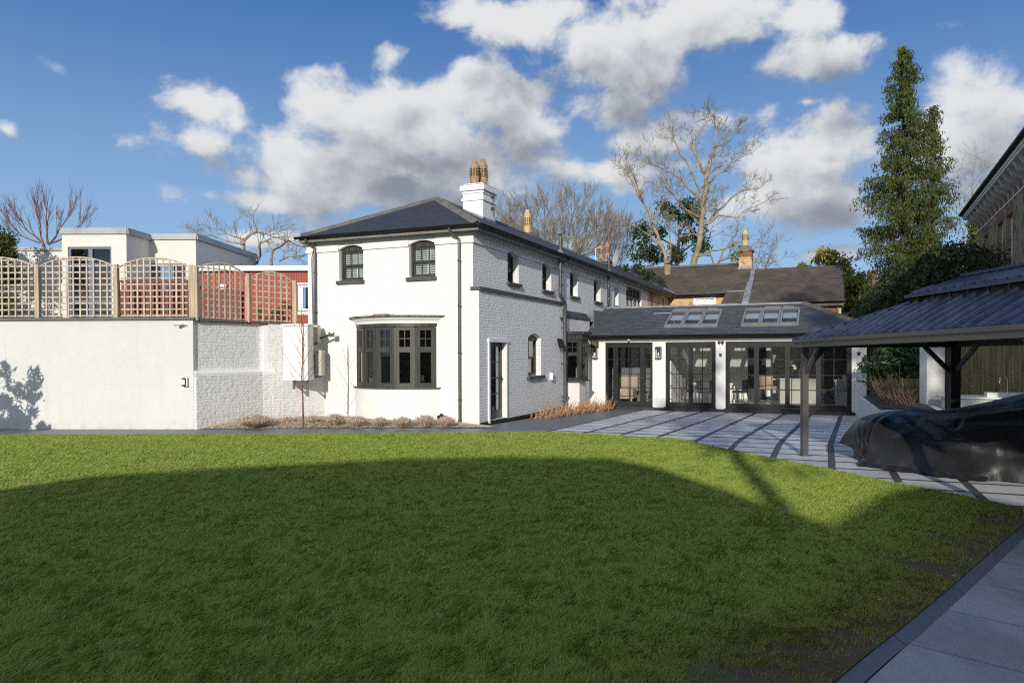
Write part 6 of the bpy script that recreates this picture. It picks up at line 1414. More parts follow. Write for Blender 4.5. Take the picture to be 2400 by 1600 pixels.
# ================================================================== RIGHT SIDE: planter, hedge, pillar, fence, sink
t = wthing('white_planter', 'white rendered planter wall to the right of the extension doors', 'planter', (9.3, 19.9, -.2))
b = MB(); Pl = [(9.02, 19.6), (9.02, 20.6), (12.2, 19.2), (11.6, 17.5)]
b.extr([(9.03, 19.8, -.25), (7.28, 15.2, -.25), (8.5, 14.75, -.25), (10.4, 19.3, -.25)], (0, 0, .80)); b.build('planter_wall', M['render'], t)
b = MB(); b.extr([(9.08, 19.65, .551), (7.42, 15.3, .551), (8.4, 14.95, .551), (10.2, 19.25, .551)], (0, 0, .02)); b.build('soil', M['bark_dark'], t)
b = stickpatch('x', [(8.5, 16.6, .55), (9.0, 17.6, .55), (9.6, 18.8, .55)], 330, .72, '', 'stick_dark', '', .55, 21, (-.75, -.25), rad=.011)
tag(b.build('bare_shrub', M['stick_dark'], None, org=(9.0, 17.6, .55), frame='W'), 'large bare brown shrub growing out of the white planter', 'shrub')
t = wthing('laurel_hedge', 'glossy dark green laurel hedge behind the white planter', 'hedge', (10.6, 20.6, 0))
C = crown([((10.9, 20.4, 1.1), (1.25, .8, .95)), ((10.4, 20.7, 1.35), (.75, .7, .7)), ((11.8, 20.2, 1.2), (1.1, .8, .85)), ((11.2, 20.8, 1.9), (1.1, .7, .5))], 4200, .22, cn=60)
leafobj('foliage', C, .075, M['leaf_laurel'], t, .36); 
b = MB(); [b.tube([(10.0 + k * .4, 20.7, 0), (10.05 + k * .38, 20.7, 1.4)], .03, 5) for k in range(5)]; b.build('stems', M['bark_dark'], t)
t = wthing('garden_screen_wall', 'smooth white pillar wall between the hedge and the timber fence', 'wall', (9.3, 16.5, 0))
b = MB(); b.box(9.06, 16.5, -.2, 9.62, 16.8, 2.35); b.build('pillar', M['render'], t)
t = wthing('timber_fence', 'vertical board timber fence behind the gazebo with greenish stain', 'fence', (11.5, 17.2, 0))
for k in range(22):
    x = 9.75 + k * .135; b = MB(); y0 = 17.2 - k * .055; b.box(x, y0, -.1, x + .12, y0 + .03 + .02 * (k % 2), 2.35 + .01 * (k % 3)); b.box(x + .118, y0 - .02, -.1, x + .134, y0 - .005, 2.33); b.build('board', M['wood_fence'], t)
t = wthing('low_timber_fence', 'low brown fence seen between the hedge and the white pillar', 'fence', (9.0, 18.0, 0))
b = MB(); [b.box(9.25 + k * .13, 17.9, -.1, 9.37 + k * .13, 17.94, 1.1) for k in range(6)]; b.box(9.2, 17.87, .9, 10.1, 17.899, 1.0); b.build('boards', M['wood_fence'], t)
t = wthing('outdoor_counter', 'pale outdoor counter with a sink behind the black cover', 'counter', (9.9, 15.2, 0))
b = MB(); b.extr([(8.85, 15.3, 0), (12.5, 13.8, 0), (12.9, 14.6, 0), (9.1, 16.0, 0)], (0, 0, .78)); b.build('base', M['render'], t)
b = MB(); b.extr([(8.78, 15.25, .781), (12.5, 13.72, .781), (12.95, 14.62, .781), (9.05, 16.1, .781)], (0, 0, .035)); b.build('worktop', M['worktop'], t)
b = MB(); b.extr([(9.55, 15.12, .8165), (10.6, 14.7, .8165), (10.75, 15.0, .8165), (9.7, 15.45, .8165)], (0, 0, .09)); b.build('sink', M['worktop'], t)
b = MB(); b.tube([(9.98, 15.12, .9), (9.98, 15.12, 1.16), (9.93, 15.10, 1.25), (9.84, 15.06, 1.27), (9.76, 15.02, 1.22), (9.74, 15.0, 1.10)], .014, 8); b.beam((9.98, 15.1, .95), (10.1, 15.06, .97), .02, .02); b.build('tap', M['steel'], t)
# ---- bushes behind the gazebo roof
BUSHES = [((2190, 705), 27, (2.2, 1.5, 1.2), 'broad dark evergreen bush behind the gazebo roof'), ((2300, 650), 24, (1.7, 1.2, 1.15), 'dark bush in front of the brick building wall'), ((2230, 640), 30, (2.2, 1.4, 1.2), 'mid green bush at the foot of the tall conifer')]
for i, (p, Y, r, lb) in enumerate(BUSHES):
    c = at(*p, Y); t = wthing('evergreen_bush', lb, 'bush', (c.x, c.y, 0), 'evergreen bushes behind the gazebo')
    C = crown([((c.x, c.y, c.z - r[2] * .1), r), ((c.x - r[0] * .6, c.y + .3, c.z - r[2] * .4), (r[0] * .6, r[1], r[2] * .8)), ((c.x + r[0] * .55, c.y, c.z - r[2] * .35), (r[0] * .6, r[1], r[2] * .85)), ((c.x, c.y + .2, c.z - r[2] * 1.1), (r[0] * .9, r[1], r[2]))], 2600, .35, cn=26)
    leafobj('crown', C, .075, M['leaf_bush'], t, .42)
    b = MB(); b.tube([(c.x, c.y, -.3), (c.x + .1, c.y, c.z * .5), (c.x, c.y, c.z)], [.12, .09, .03], 6); b.build('trunk', M['bark_dark'], t)
# ---- round yew
c = at(1935, 655, 42); t = wthing('yew_tree', 'rounded olive green yew behind the brown slate roof', 'tree', (c.x, c.y, 0))
C = crown([((c.x, c.y, c.z - .3), (1.75, 1.5, 2.1)), ((c.x - .9, c.y, c.z - .9), (1.2, 1.2, 1.5)), ((c.x + 1.3, c.y, c.z - 1.1), (1.3, 1.2, 1.8)), ((c.x + 2.3, c.y, c.z - 2.4), (1.1, 1.1, 1.7)), ((c.x + .5, c.y, c.z - 3), (2.4, 1.5, 1.8))], 2600, .38, cn=16)
leafobj('crown', C, .13, M['leaf_yew'], t, .4); b = MB(); b.tube([(c.x, c.y, -.4), (c.x, c.y, c.z)], [.3, .1], 8); b.build('trunk', M['bark_dark'], t)
# ---- tall conifer
def conifer(base, H_, prof, label, seed, n_br=150, leafn=42, size=.15, lean=0):
    rg = random.Random(seed); ng = np.random.default_rng(seed); t = wthing('tall_conifer', label, 'tree', base); base = Vector(base)
    b = MB(); N = 14; b.tube([base + Vector((lean * i / N, 0, H_ * i / N)) for i in range(N + 1)], [.26 * (1 - i / N * .9) for i in range(N + 1)], 8); 
    C = []
    for i in range(n_br):
        f = (i + rg.random()) / n_br; z = H_ * f; R = np.interp(f, [p[0] for p in prof], [p[1] for p in prof]) * rg.choice((.35, .6, .85, 1.0, 1.0, 1.15)) * rg.uniform(.85, 1.1)
        a = rg.uniform(0, 6.283); d = Vector((math.cos(a), math.sin(a), 0)); p0 = base + Vector((lean * f, 0, z)); pts = []
        for k in range(6): u = k / 5; pts.append(p0 + d * R * u + Vector((0, 0, R * (.30 * u - .38 * u * u) + (.12 * R if u > .8 else 0))))
        b.tube(pts, [.035 * (1 - k / 6) * max(.5, R / 2.5) for k in range(6)], 4, cap=False)
        m = int(leafn * max(.35, R / 1.6))
        for _ in range(m):
            u = rg.uniform(.22, 1.05); j = min(int(u * 5), 4); q_ = pts[j].lerp(pts[j + 1], min(1.1, u * 5 - j)); L = rg.uniform(.15, .75) * (.5 + .5 * R / 2)
            for w in range(4): C.append((q_.x + rg.gauss(0, .09) * (1 + R * .2), q_.y + rg.gauss(0, .09), q_.z - L * w / 4 + rg.gauss(0, .03)))
    b.build('trunk', M['bark_dark'], t)
    leafobj('crown', np.array(C), size, M['leaf_conifer'], t, .24, updir=(0, 0, -1.7), rg=ng)
    return t
b0_ = at(2118, 760, 34); top = at(2113, 112, 34)
conifer((b0_.x, 34, 0), top.z, [(0, 1.7), (.12, 1.9), (.3, 1.95), (.45, 1.9), (.62, 1.65), (.72, 1.15), (.85, 1.0), (.94, .65), (1, .15)], 'very tall shaggy conifer with drooping foliage right of the extension', 3, 430, 34, .10)
b1_ = at(2185, 700, 35.5); conifer((b1_.x, 35.5, 0), at(2180, 250, 35.5).z, [(0, 1.5), (.4, 1.6), (.7, 1.1), (.9, .6), (1, .1)], 'shorter conifer leaning out behind the very tall one', 4, 260, 26, .10)
b2_ = at(2262, 640, 33); conifer((b2_.x, 33, 0), at(2290, 520, 33).z, [(0, 1.4), (.5, 1.4), (.8, .8), (1, .2)], 'low conifer partly in front of the brick eaves', 6, 150, 26, .10, .4)
# ---- pine behind cottage roof
c = at(1590, 530, 46); t = wthing('pine_tree', 'dark green pine behind the bare trees over the cottage roof', 'tree', (c.x, 46, 0)); parts = []
for (px, py, rx, rz_) in ((1590, 490, 1.3, .7), (1520, 545, 1.2, .6), (1640, 560, 1.0, .7), (1500, 590, .9, .5), (1560, 600, 1.2, .6), (1620, 510, .9, .6), (1540, 660, 1.0, .9), (1500, 640, .8, .7)):
    p = at(px, py, 46); parts.append(((p.x, 46 + rnd.uniform(-.6, .6), p.z), (rx, 1.0, rz_)))
leafobj('crown', crown(parts, 1100, .35, cn=22), .14, M['leaf_pine'], t, .3)
b = MB(); b.tube([(c.x, 46, -.4), (c.x - .2, 46, 6), (c.x + .1, 46, 9.5)], [.28, .2, .06], 7)
for p, r in parts: b.tube([(c.x, 46, p[2] - 1.0), p], [.07, .03], 4)
b.build('trunk', M['bark_dark'], t)
# ---- big bare trees
PBARE = dict(wob=.24, lev=3, n=5, kids=1, prob=.85, ang=(22, 60), len=(.5, .8), lift=.14, rmin=.009, up=.03, taper=.5, lk=2, lprob=.6)
def baretree(name, label, Y, limbs, mat, seed, lev=2, Lk=1.1, P=None, group=None):
    P = P or PBARE; br = Br(seed); base = at(*limbs[0][0][0], Y); t = wthing(name, label, 'tree', (base.x, Y, 0), group)
    for pts, r0, r1 in limbs:
        r0 *= .58; r1 *= .55
        dz = br.r.uniform(-1, 1) * .9; br.limb([at(x, y, Y) + Vector((0, dz * i * .35, 0)) for i, (x, y) in enumerate(pts)], r0, r1, lev, P, Lk=Lk)
    bb = at(*limbs[0][0][0], Y); br.segs.append(([Vector((bb.x, Y, -.4)), bb], [limbs[0][1] * 1.25, limbs[0][1]], 9))
    V_, F_ = br.mesh(); npmesh('trunk', V_, F_, M[mat], t); return t
D = 1.0204
def S_(L): return [(x * D, y * D) for x, y in L]
baretree('bare_tree', 'largest bare tree with pale forking trunk over the cottage roof', 44, [
    (S_([(1595, 608), (1608, 530), (1612, 460), (1618, 400)]), .34, .20), (S_([(1618, 400), (1600, 350), (1590, 300), (1600, 275)]), .16, .03), (S_([(1618, 400), (1640, 340), (1650, 300), (1640, 275)]), .14, .03),
    (S_([(1612, 460), (1570, 415), (1530, 390), (1495, 365)]), .15, .03), (S_([(1615, 430), (1650, 400), (1690, 365), (1725, 350)]), .14, .03), (S_([(1608, 530), (1660, 470), (1700, 440), (1740, 430)]), .15, .03),
    (S_([(1605, 520), (1650, 498), (1690, 500), (1745, 470)]), .14, .03), (S_([(1608, 500), (1560, 470), (1530, 440), (1510, 400)]), .12, .03), (S_([(1610, 440), (1580, 370), (1555, 330), (1545, 305)]), .12, .025), (S_([(1640, 340), (1675, 320), (1695, 300)]), .09, .02), (S_([(1605, 540), (1560, 545), (1535, 530)]), .09, .02), (S_([(1600, 590), (1650, 570), (1700, 560), (1740, 590)]), .13, .03)], 'bark2', 31, 3, .78)
baretree('bare_tree', 'slender bare tree with crooked stem left of the largest one', 42, [
    (S_([(1533, 608), (1520, 560), (1500, 510), (1480, 460), (1465, 420)]), .20, .08), (S_([(1465, 420), (1455, 390), (1445, 375)]), .07, .025), (S_([(1480, 460), (1455, 420), (1440, 400)]), .07, .02), (S_([(1500, 510), (1520, 470), (1530, 440)]), .08, .02), (S_([(1520, 560), (1480, 530), (1440, 510)]), .08, .02), (S_([(1533, 608), (1545, 560), (1540, 520)]), .11, .04)], 'bark2', 37, 3, .72)
baretree('bare_tree', 'bare tree with many low branches right of the pine', 48, [(S_([(1650, 608), (1660, 580), (1680, 550)]), .12, .03), (S_([(1650, 600), (1690, 590), (1740, 600)]), .1, .03), (S_([(1640, 608), (1625, 560), (1640, 520)]), .1, .03), (S_([(1560, 608), (1570, 560), (1550, 520)]), .1, .03), (S_([(1700, 608), (1720, 570), (1750, 545)]), .06, .02)], 'bark', 41, 2, 1.0)
baretree('bare_tree', 'thin bare tree low behind the cottage chimney', 50, [(S_([(1748, 640), (1760, 600), (1775, 575)]), .05, .02), (S_([(1748, 640), (1735, 600), (1745, 570)]), .05, .02), (S_([(1755, 620), (1785, 600)]), .04, .02)], 'bark_red', 43, 2, .8)
PDOME = dict(wob=.11, lev=3, n=4, kids=1, prob=.92, ang=(12, 34), len=(.6, .85), lift=.10, rmin=.0095, up=.03, taper=.5, lk=3, lprob=.85)
lim = []
for k in range(15):
    a = -1.25 + 2.5 * k / 14; lim.append((S_([(1290, 640), (1290 + 35 * math.sin(a) * 1.2, 600), (1290 + 95 * math.sin(a), 590 - 60 * math.cos(a)), (1292 + 118 * math.sin(a), 585 - 100 * math.cos(a))]), .085, .02))
baretree('bare_tree', 'dome shaped bare tree with fine fanning twigs behind the house ridge', 46, lim, 'bark2', 51, 3, .85, PDOME)
lim = [(S_([(1180, 610), (1180 + dx, 545), (1170 + dx * 1.8, 500 + abs(dx) * .6)]), .07, .02) for dx in (-22, -8, 8, 22)]
baretree('bare_tree', 'smaller bare tree between the white chimney and the domed tree', 50, lim, 'bark2', 53, 3, .9, PDOME)
lim = [(S_([(1400, 640), (1400 + dx, 590), (1395 + dx * 1.6, 545 + abs(dx) * .3)]), .06, .02) for dx in (-15, 0, 14, 28)]
baretree('bare_tree', 'fine purplish bare tree right of the domed tree behind the dish', 52, lim, 'bark_red', 57, 3, .9, PDOME)
c = at(1490, 640, 40); t = wthing('holly_bush', 'small dark evergreen bush between the bare stems above the ridge', 'bush', (c.x, 40, 0)); leafobj('crown', crown([((c.x, 40, c.z - .3), (.95, .8, 1.1)), ((c.x + .9, 40, c.z - .8), (.8, .7, .7))], 900, .3, cn=18), .11, M['leaf_bush'], t)
b = MB(); b.tube([(c.x, 40, -.4), (c.x, 40, c.z)], [.12, .04], 6); b.build('trunk', M['bark_dark'], t)
c = at(1728, 590, 41); t = wthing('ivy_clump', 'small round clump of ivy on a bare trunk beside the cottage chimney', 'ivy', (c.x, 41, c.z)); leafobj('foliage', crown([((c.x, 41, c.z), (.5, .4, .62))], 1600, .16, cn=60), .07, M['leaf_yew'], t)
# right far bare trees
baretree('bare_tree', 'pale bare tree behind the right edge of the very tall conifer', 60, [(S_([(2205, 580), (2225, 500), (2235, 430), (2232, 380)]), .12, .02), (S_([(2222, 500), (2250, 450), (2255, 400)]), .08, .02), (S_([(2215, 540), (2190, 480), (2195, 430)]), .08, .02)], 'bark2', 61, 2, 1.3)
baretree('bare_tree', 'thin bare tree beside the brick building eaves', 58, [(S_([(2200, 640), (2230, 540), (2240, 470), (2250, 420)]), .1, .02), (S_([(2215, 590), (2260, 560), (2290, 545)]), .07, .02)], 'bark2', 63, 2, 1.1)
# left trees
baretree('bare_tree', 'old gnarled bare tree behind the red clad building', 33, [(S_([(590, 610), (600, 560), (625, 550), (640, 600)][:3]), .13, .05), (S_([(555, 600), (560, 550), (590, 530), (580, 510)]), .17, .05), (S_([(560, 550), (530, 540), (510, 530)]), .08, .03), (S_([(620, 610), (625, 575), (655, 550), (680, 560)]), .12, .03), (S_([(640, 600), (660, 590), (690, 585)]), .08, .03), (S_([(590, 530), (605, 540), (620, 535)]), .06, .02), (S_([(560, 560), (500, 545), (470, 540)]), .06, .02)], 'bark', 71, 2, .75)
PUP = dict(wob=.09, lev=2, n=4, kids=1, prob=.9, ang=(8, 28), len=(.65, .95), lift=.25, rmin=.008, up=.05, taper=.5, lk=3, lprob=.85)
baretree('bare_tree', 'pollarded bare tree with upright reddish twigs behind the modern house', 36, [(S_([(100, 560), (70, 530), (50, 500)]), .08, .03), (S_([(100, 560), (95, 520), (85, 490)]), .08, .03), (S_([(110, 560), (115, 520), (120, 490)]), .09, .03), (S_([(115, 560), (140, 530), (160, 500)]), .09, .03), (S_([(120, 560), (165, 540), (190, 515)]), .08, .03), (S_([(90, 560), (60, 545), (40, 525)]), .06, .02)], 'bark_red', 73, 2, .62, PUP)
c = at(8, 560, 24.3); t = wthing('conifer', 'dark feathery conifer cut by the left edge of the photo', 'tree', (c.x - .6, 24.3, 0))
leafobj('crown', crown([((c.x - 1.1, 24.3, 4.2), (1.5, 1.1, 1.6)), ((c.x - .8, 24.3, 5.2), (.95, .8, .9)), ((c.x - 1.2, 24.3, 2.6), (1.4, 1.2, 1.6)), ((c.x - .1, 24.2, 5.6), (.5, .4, .35)), ((c.x + .05, 24.2, 4.9), (.5, .4, .4))], 3000, .28, cn=26), .09, M['leaf_conifer'], t, .3)
b = MB(); b.tube([(c.x - .9, 24.3, -.4), (c.x - .9, 24.3, 5.8)], [.2, .05], 7); b.build('trunk', M['bark_dark'], t)
LITTER()
# ================================================================== LEFT BUILDINGS
mh = wthing('modern_white_house', 'flat roofed cream modern house with grey parapets behind the trellis', 'house', (-14.5, 28, 0))
mb = MB(); fm = lambda Y: (lambda u, d, z: (u, Y + d, z))
wall(mb, fm(26), -16.45, -14.16, 0, 6.02, [(-16.24, -14.70, 2.7, 5.57, 0)], .12)
mb.face([(-14.16, 26, 0), (-14.16 + .06, 27.5, 0), (-14.10, 27.5, 6.02), (-14.16, 26, 6.02)])
wall(mb, fm(27.5), -14.10, -12.37, 0, 6.04, [(-14.09, -12.75, 2.8, 5.15, 0)], .1)
mb.face([(-12.37, 27.5, 0), (-12.20, 33.2, 0), (-12.20, 33.2, 6.04), (-12.37, 27.5, 6.04)]); mb.face([(-16.45, 26, 0), (-16.45, 33, 0), (-16.45, 33, 6.02), (-16.45, 26, 6.02)])
wall(mb, fm(26.3), -22, -16.44, 0, 5.47, [(-21, -17.9, 2.0, 4.6, 0)][:0], .1)
mb.build('rendered_wall', M['cream_render'], mh)
mb = MB(); mb.box(-12.345, 28.6, 5.45, -12.335, 29.6, 5.75); mb.box(-12.31, 30.6, 5.45, -12.30, 31.6, 5.72)
def para(b, pts, z0, z1, o):
    for (x0, y0), (x1, y1) in zip(pts[:-1], pts[1:]): b.beam((x0, y0, (z0 + z1) / 2), (x1, y1, (z0 + z1) / 2), o, z1 - z0)
mb = MB(); para(mb, [(-16.5, 25.98), (-14.12, 25.98), (-14.06, 27.5)], 6.02, 6.14, .10); para(mb, [(-16.48, 25.99), (-14.13, 25.99), (-14.07, 27.5)], 6.14, 6.24, .06); para(mb, [(-14.1, 27.48), (-12.33, 27.48), (-12.16, 33.2)], 6.05, 6.17, .10); para(mb, [(-14.1, 27.49), (-12.34, 27.49), (-12.17, 33.2)], 6.17, 6.27, .06); para(mb, [(-22, 26.28), (-16.35, 26.28)], 5.47, 5.60, .10)
mb.face([(-16.4, 26, 6.1), (-14.1, 26, 6.1), (-14.1, 33, 6.1), (-16.4, 33, 6.1)]); mb.face([(-14.1, 27.5, 6.15), (-12.35, 27.5, 6.15), (-12.2, 33, 6.15), (-14.1, 33, 6.15)])
mb.build('parapet', plain('zinc_grey', (.36, .38, .40), .4, .08, 2, 0, 0), mh)
def gwin(b, Y, x0, x1, z0, z1, mull, trans, w=.07):
    for x in (x0, x1 - w): b.box(x, Y, z0, x + w, Y + .08, z1)
    for z in (z0, z1 - w): b.box(x0 + w, Y, z, x1 - w, Y + .08, z + w)
    for m_ in mull: b.box(m_ - w, Y - .005, z0 + w, m_ + w, Y + .075, z1 - w)
    for z in trans: b.box(x0 + w, Y + .01, z - w / 2, x1 - w, Y + .07, z + w / 2)
M['blue_frame'] = plain('slate_blue_frame', (.13, .18, .24), .4, .05, 2, 0, 0)
b = MB(); gwin(b, 26.05, -16.238, -14.702, 2.7, 5.568, [-15.47], [4.95, 3.65]); w_ = b.build('window', M['blue_frame'], mh); w_['label'] = 'tall blue framed window of the modern house'; b = MB(); b.face([(-16.2, 26.1, 2.7), (-14.7, 26.1, 2.7), (-14.7, 26.1, 5.5), (-16.2, 26.1, 5.5)]); b.build('pane', M['glass'], w_)
b = MB(); gwin(b, 27.56, -14.08, -12.752, 2.8, 5.148, [-13.3], [3.9]); w_ = b.build('window', M['blue_frame'], mh); w_['label'] = 'wide blue framed window behind the dark red balustrade'; b = MB(); b.face([(-14.0, 27.6, 2.8), (-12.8, 27.6, 2.8), (-12.8, 27.6, 5.1), (-14.0, 27.6, 5.1)]); b.build('pane', M['glass'], w_)
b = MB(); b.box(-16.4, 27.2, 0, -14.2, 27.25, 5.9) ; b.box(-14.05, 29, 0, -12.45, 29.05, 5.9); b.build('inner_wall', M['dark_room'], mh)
bl = wthing('red_balustrade', 'dark red timber balustrade and decking screen behind the third trellis panel', 'balustrade', (-12.2, 24, 2.9))
b = MB(); b.box(-13.45, 24, 4.12, -11.0, 24.08, 4.19); [b.box(-13.42 + k * .16, 24.01, 2.6, -13.32 + k * .16, 24.05, 4.12) for k in range(15)]; b.box(-13.4, 24.06, 3.0, -11.05, 24.1, 3.1); b.build('rails', M['red_rail'], bl)
b = MB(); b.box(-13.6, 24.4, 2.5, -9.5, 24.45, 3.9); b.build('screen', M['red_rail'], bl)
t = wthing('spiky_plant', 'clump of long strap leaves in front of the dark red balustrade', 'plant', (-12.0, 22.9, 2.5)); C = []; b = MB()
for k in range(60):
    a = rnd.uniform(0, 6.28); L = rnd.uniform(.5, 1.0); d = Vector((math.cos(a) * .9, math.sin(a) * .5, rnd.uniform(.5, 1.1))).normalized(); p = Vector((-12.3 + rnd.uniform(-.7, .9), 22.9, 2.5)); s = Vector((.025, 0, 0))
    b.face([p - s, p + s, p + d * L * .6 + s, p + d * L * .6 - s]); q_ = p + d * L * .6; b.face([q_ - s, q_ + s, q_ + d * L * .35 + Vector((0, 0, -.08))])
b.build('leaves', M['leaf_yew'], t)
rc = wthing('red_clad_building', 'red cedar clad building with white fascia between trellis and house', 'building', (-9, 24.6, 0))
b = MB(); wall(b, fm(24.6), -10.95, -5.5, 0, 4.55, [(-7.66, -6.6, 3.2, 4.06, 0)], .1); b.face([(-10.95, 24.6, 0), (-10.95, 30, 0), (-10.95, 30, 4.55), (-10.95, 24.6, 4.55)]); b.build('cedar_wall', M['cedar'], rc)
b = MB(); b.box(-11.0, 24.45, 4.53, -5.4, 24.62, 4.70); b.box(-11.0, 24.62, 4.66, -5.4, 31, 4.70); b.box(-7.74, 24.56, 4.07, -6.5, 24.64, 4.13); b.box(-7.74, 24.55, 3.06, -6.5, 24.64, 3.16); b.build('fascia', M['white_paint'], rc)
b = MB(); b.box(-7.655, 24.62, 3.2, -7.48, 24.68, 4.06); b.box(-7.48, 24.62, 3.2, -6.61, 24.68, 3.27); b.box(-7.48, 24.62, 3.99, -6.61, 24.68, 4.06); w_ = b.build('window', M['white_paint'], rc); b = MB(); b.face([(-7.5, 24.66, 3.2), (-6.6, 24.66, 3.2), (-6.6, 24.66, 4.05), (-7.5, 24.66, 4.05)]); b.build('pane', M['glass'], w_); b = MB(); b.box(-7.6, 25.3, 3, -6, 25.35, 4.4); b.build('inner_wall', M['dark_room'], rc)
b = MB(); b.box(-10.22, 24.5, 4.0, -10.02, 24.55, 4.09); b.box(-10.22, 24.5, 3.92, -10.02, 24.55, 3.97); b.build('vent', M['white_paint'], rc)
c = at(640, 735, 22); t = wthing('photinia_bush', 'bush with red tipped leaves in front of the red cladding', 'bush', (c.x, 22, 2)); leafobj('foliage', crown([((c.x, 22, c.z - .1), (.42, .35, .42)), ((c.x + .35, 22, c.z - .1), (.35, .3, .5)), ((c.x - .4, 22, c.z - .35), (.35, .3, .3))], 3000, .12, cn=90), .045, M['leaf_photinia'], t)
# ================================================================== RIGHT BRICK BUILDING
XB = 0
def RBp(px, py): # plane through (18,30) parallel to the side direction
    d = at(px, py, 10) - Vector((0, 0, CAMH)); o_ = Vector((0, 0, CAMH)); k = UX.dot(Vector((18, 30, 0)) - o_) / UX.dot(d); return o_ + d * k
fx = wl(18, 30)[0]; fy = [wl(RBp(x, y).x, RBp(x, y).y)[1] for x, y in ((2272, 560), (2400, 330))]; ZEV = RBp(2262, 530).z; _k = UX.dot(Vector((18, 30, 0)) - UX * .52) / UX.dot(at(2244, 513, 10) - Vector((0, 0, CAMH))); ZEV = (Vector((0, 0, CAMH)) + (at(2244, 513, 10) - Vector((0, 0, CAMH))) * _k).z + .08
bb = thing('victorian_brick_building', 'tall buff brick building with bracketed white eaves at the right edge', 'building', (fx, fy[1], 0))
bb.rotation_euler.z -= math.radians(2.0)
mb = MB(); fb_ = lambda u, d, z: (fx + d, u, z)
WN = []
for (xa, xb_, yt) in ((2293, 2299, 553), (2331, 2341, 513), (2357, 2369, 487)):
    pa, pb = RBp(xa, yt), RBp(xb_, yt); WN.append((wl(pb.x, pb.y)[1], wl(pa.x, pa.y)[1]))
WZ = ZEV - .95
opsb = [(a, b_, WZ - 1.9, WZ, 0) for a, b_ in WN]
wall(mb, fb_, fy[1] - 14, fy[0], -.3, ZEV - .52, [(min(a, b_) - .0, max(a, b_) + .35, c, d, 0) for a, b_, c, d, _ in opsb], .22)
mb.face([(fx, fy[0], -.3), (fx + 8, fy[0], -.3), (fx + 8, fy[0], ZEV), (fx, fy[0], ZEV)]); mb.build('brick_wall', M['buff_brick'], bb)
mb = MB(); mb.box(fx - .015, fy[1] - 14, ZEV - .518, fx + .1, fy[0] + .01, ZEV); 
for a, b_, c, d, _ in opsb: mb.box(fx - .012, min(a, b_) - .1, d + .002, fx + .05, max(a, b_) + .45, d + .28)
mb.build('red_band', M['red_brick'], bb)
mb = MB(); mb.box(fx - .46, fy[1] - 14, ZEV + .03, fx + .3, fy[0] + .45, ZEV + .10); mb.box(fx - .50, fy[1] - 14, ZEV + .10, fx - .44, fy[0] + .5, ZEV + .20); mb.box(fx - .03, fy[1] - 14, ZEV - .57, fx - .001, fy[0] + .02, ZEV - .525); mb.build('eaves_board', M['white_paint'], bb)
n = 0; y = fy[0] - .15; grey = plain('pale_bracket', (.50, .49, .44), .7, .1, 4, 0, 0)
while y > fy[1] - 9:
    b = MB(); pr = []
    for k in range(9):
        a = k / 8; pr.append((fx - .38 * (1 - a) ** 1.2 - .03 * math.sin(a * 6.28) - .02, ZEV - .06 - .46 * (a + .08 * math.sin(a * 6.28))))
    poly = [(fx - .002, y, ZEV + .025), (fx - .42, y, ZEV + .025), (fx - .42, y, ZEV - .05)] + [(x, y, z) for x, z in pr] + [(fx - .002, y, ZEV - .54)]
    b.extr(poly, (0, -.14, 0)); b.build('eaves_bracket', grey, bb); y -= .78
mb = MB(); gutter(mb, (fx - .54, fy[1] - 14, ZEV + .27), (fx - .54, fy[0] + .5, ZEV + .27), .09); mb.build('gutter', M['gutter'], bb)
mb = MB(); mb.extr([(fx - .50, fy[1] - 14, ZEV + .24), (fx - .50, fy[0] + .5, ZEV + .24), (fx + 4, fy[0] - 4, ZEV + 2.6), (fx + 4, fy[1] - 14, ZEV + 2.6)], (0, 0, .05)); mb.extr([(fx - .50, fy[0] + .5, ZEV + .24), (fx + 9, fy[0] + .5, ZEV + .24), (fx + 4, fy[0] - 4, ZEV + 2.6)], (0, 0, .05)); mb.build('roof', M['slate'], bb)
for a, b_, c, d, _ in opsb:
    b = MB(); a_, b2 = min(a, b_), max(a, b_) + .35; b.box(fx + .13, a_, c, fx + .2, a_ + .08, d); b.box(fx + .13, b2 - .08, c, fx + .2, b2, d); b.box(fx + .13, a_ + .08, d - .08, fx + .2, b2 - .08, d); b.box(fx - .06, a_ - .05, c - .1, fx + .2, b2 + .05, c - .001); w_ = b.build('window', M['white_paint'], bb); b = MB(); b.box(fx + .18, a_, c, fx + .19, b2, d); b.build('pane', M['navy'], w_)
bw_ = thing('distant_brick_house', 'red brick house just showing between the yew and the conifer', 'house', (17, 38, 0)); b = MB(); p = at(2030, 650, 60); w0 = wl(p.x, p.y); b.box(w0[0] - .3, w0[1], 0, w0[0] + 4, w0[1] + 4, p.z - .3); b.build('brick_wall', M['red_brick'], bw_); b = MB(); b.box(w0[0] + .1, w0[1] + .2, p.z - .3, w0[0] + .8, w0[1] + 1, p.z + .6); b.build('chimney', M['red_brick'], bw_)
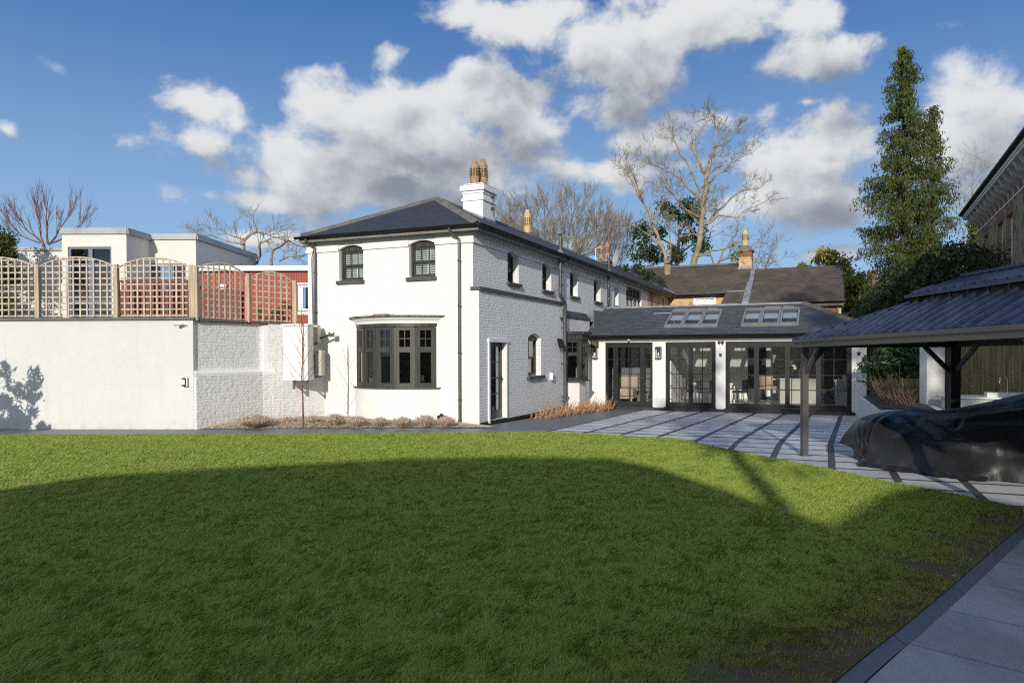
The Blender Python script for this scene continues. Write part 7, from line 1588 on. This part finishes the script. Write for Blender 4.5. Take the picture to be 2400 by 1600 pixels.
# ================================================================== BEHIND THE CAMERA: the houses and trees whose shade lies on the lawn
nh = wthing('neighbouring_house', 'brick house behind the viewer that throws the long shade on the lawn', 'house', (-4, -12, 0))
sil = [(-17, 3.4), (-13.5, 4.6), (-9.9, 5.57), (-9.4, 6.0), (-7.9, 6.22), (-5.6, 6.5), (-3.9, 6.55), (-2.16, 6.48), (-1.4, 6.15), (-.64, 5.63), (-.27, 5.35), (.2, 5.07), (.75, 5.32), (1.35, 5.6), (2.0, 5.75), (3.0, 5.2), (5, 4.6), (9, 4.2)]
mb = MB(); mb.extr([(-17, -9.05, -.3)] + [(x, -9.05, min(z, 4.2)) for x, z in sil] + [(9, -9.05, -.3)], (0, -5, 0)); mb.build('brick_wall', M['yellow_brick'], nh)
mb = MB(); mb.extr([(x, -9, max(4.19, z)) for x, z in sil] + [(9, -9, 4.0), (-17, -9, 3.3)], (0, -4.5, 0)); mb.build('roof', M['tile_old'], nh)
for k, x in enumerate((-13, -9.5, -6, -2.5, 1.5, 5)):
    b = MB(); b.box(x, -9.04, .9, x + 1.2, -8.98, 2.3); w_ = b.build('window', M['white_paint'], nh); b = MB(); b.box(x + .08, -8.979, .98, x + 1.12, -8.97, 2.22); b.build('pane', M['navy'], w_)
def backtree(x, y, H_, parts, label, per, sz, seed, trunk=.3):
    rg = np.random.default_rng(seed); t = wthing('evergreen_tree', label, 'tree', (x, y, 0)); C = crown([((x + a, y + b_, c), r) for (a, b_, c), r in parts], per, .5, rg, 7)
    leafobj('crown', C, sz, M['leaf_conifer'], t, .45, rg=rg); b = MB(); b.tube([(x, y, -.3), (x + .1, y, H_ * .5), (x, y, H_)], [trunk, trunk * .7, .05], 8)
    r_ = random.Random(seed)
    for (a, b_, c), r in parts: b.tube([(x, y, c - r[2] * .9), (x + a, y + b_, c)], [.09, .04], 5)
    b.build('trunk', M['bark_dark'], t)
backtree(-1.1, -14, 12.5, [((.2, 0, 10.0), (1.3, 1.2, 1.3)), ((-.7, 0, 11.2), (1.0, 1.0, 1.0)), ((1.1, .2, 11.6), (1.2, 1.0, 1.0)), ((.4, 0, 8.6), (.8, .8, .7)), ((.2, 0, 12.8), (.8, .8, .8))], 'slim evergreen tree behind the viewer', 240, .16, 81, .22)
backtree(4.4, -17, 21, [((0, 0, 9), (2.6, 2, 1.6)), ((-1.4, 0, 11.5), (2.2, 2, 1.7)), ((1.6, 0, 12.5), (2.6, 2, 1.9)), ((0, 0, 15), (2.5, 2, 1.8)), ((-1.2, 0, 17.5), (1.9, 1.6, 1.4)), ((1.3, 0, 18.5), (1.9, 1.6, 1.5)), ((.3, 0, 20.6), (1.4, 1.3, 1.2))], 'tall spreading evergreen tree behind the viewer', 190, .19, 83, .4)
backtree(8.5, -13, 15, [((0, 0, 7), (2.4, 2, 1.8)), ((-1, 0, 10), (2.2, 2, 1.7)), ((1.2, 0, 12), (2.2, 2, 1.8)), ((0, 0, 14.5), (1.6, 1.5, 1.4))], 'dense evergreen tree behind the viewer on the right', 210, .18, 87, .35)
t = wthing('laurel_shrub', 'laurel shrub left of the photo whose leafy shadow falls on the white wall', 'shrub', (-12.6, 14.5, 0))
leafobj('foliage', crown([((-13.0, 14.5, .9), (.7, .45, .9)), ((-12.35, 14.5, 1.35), (.4, .3, .65)), ((-12.0, 14.5, 2.0), (.16, .15, .35)), ((-12.7, 14.5, 2.0), (.16, .15, .4)), ((-12.0, 14.5, .5), (.5, .35, .5)), ((-12.25, 14.5, .8), (.5, .35, .6))], 4200, .12, cn=60), .085, M['leaf_laurel'], t, .33)
b = MB(); [b.tube([(-12.6, 14.5, 0), (-12.6 + d, 14.5, 1.6)], [.02, .01], 5) for d in (-.5, -.2, .2, .5)]; b.build('stems', M['bark_dark'], t)
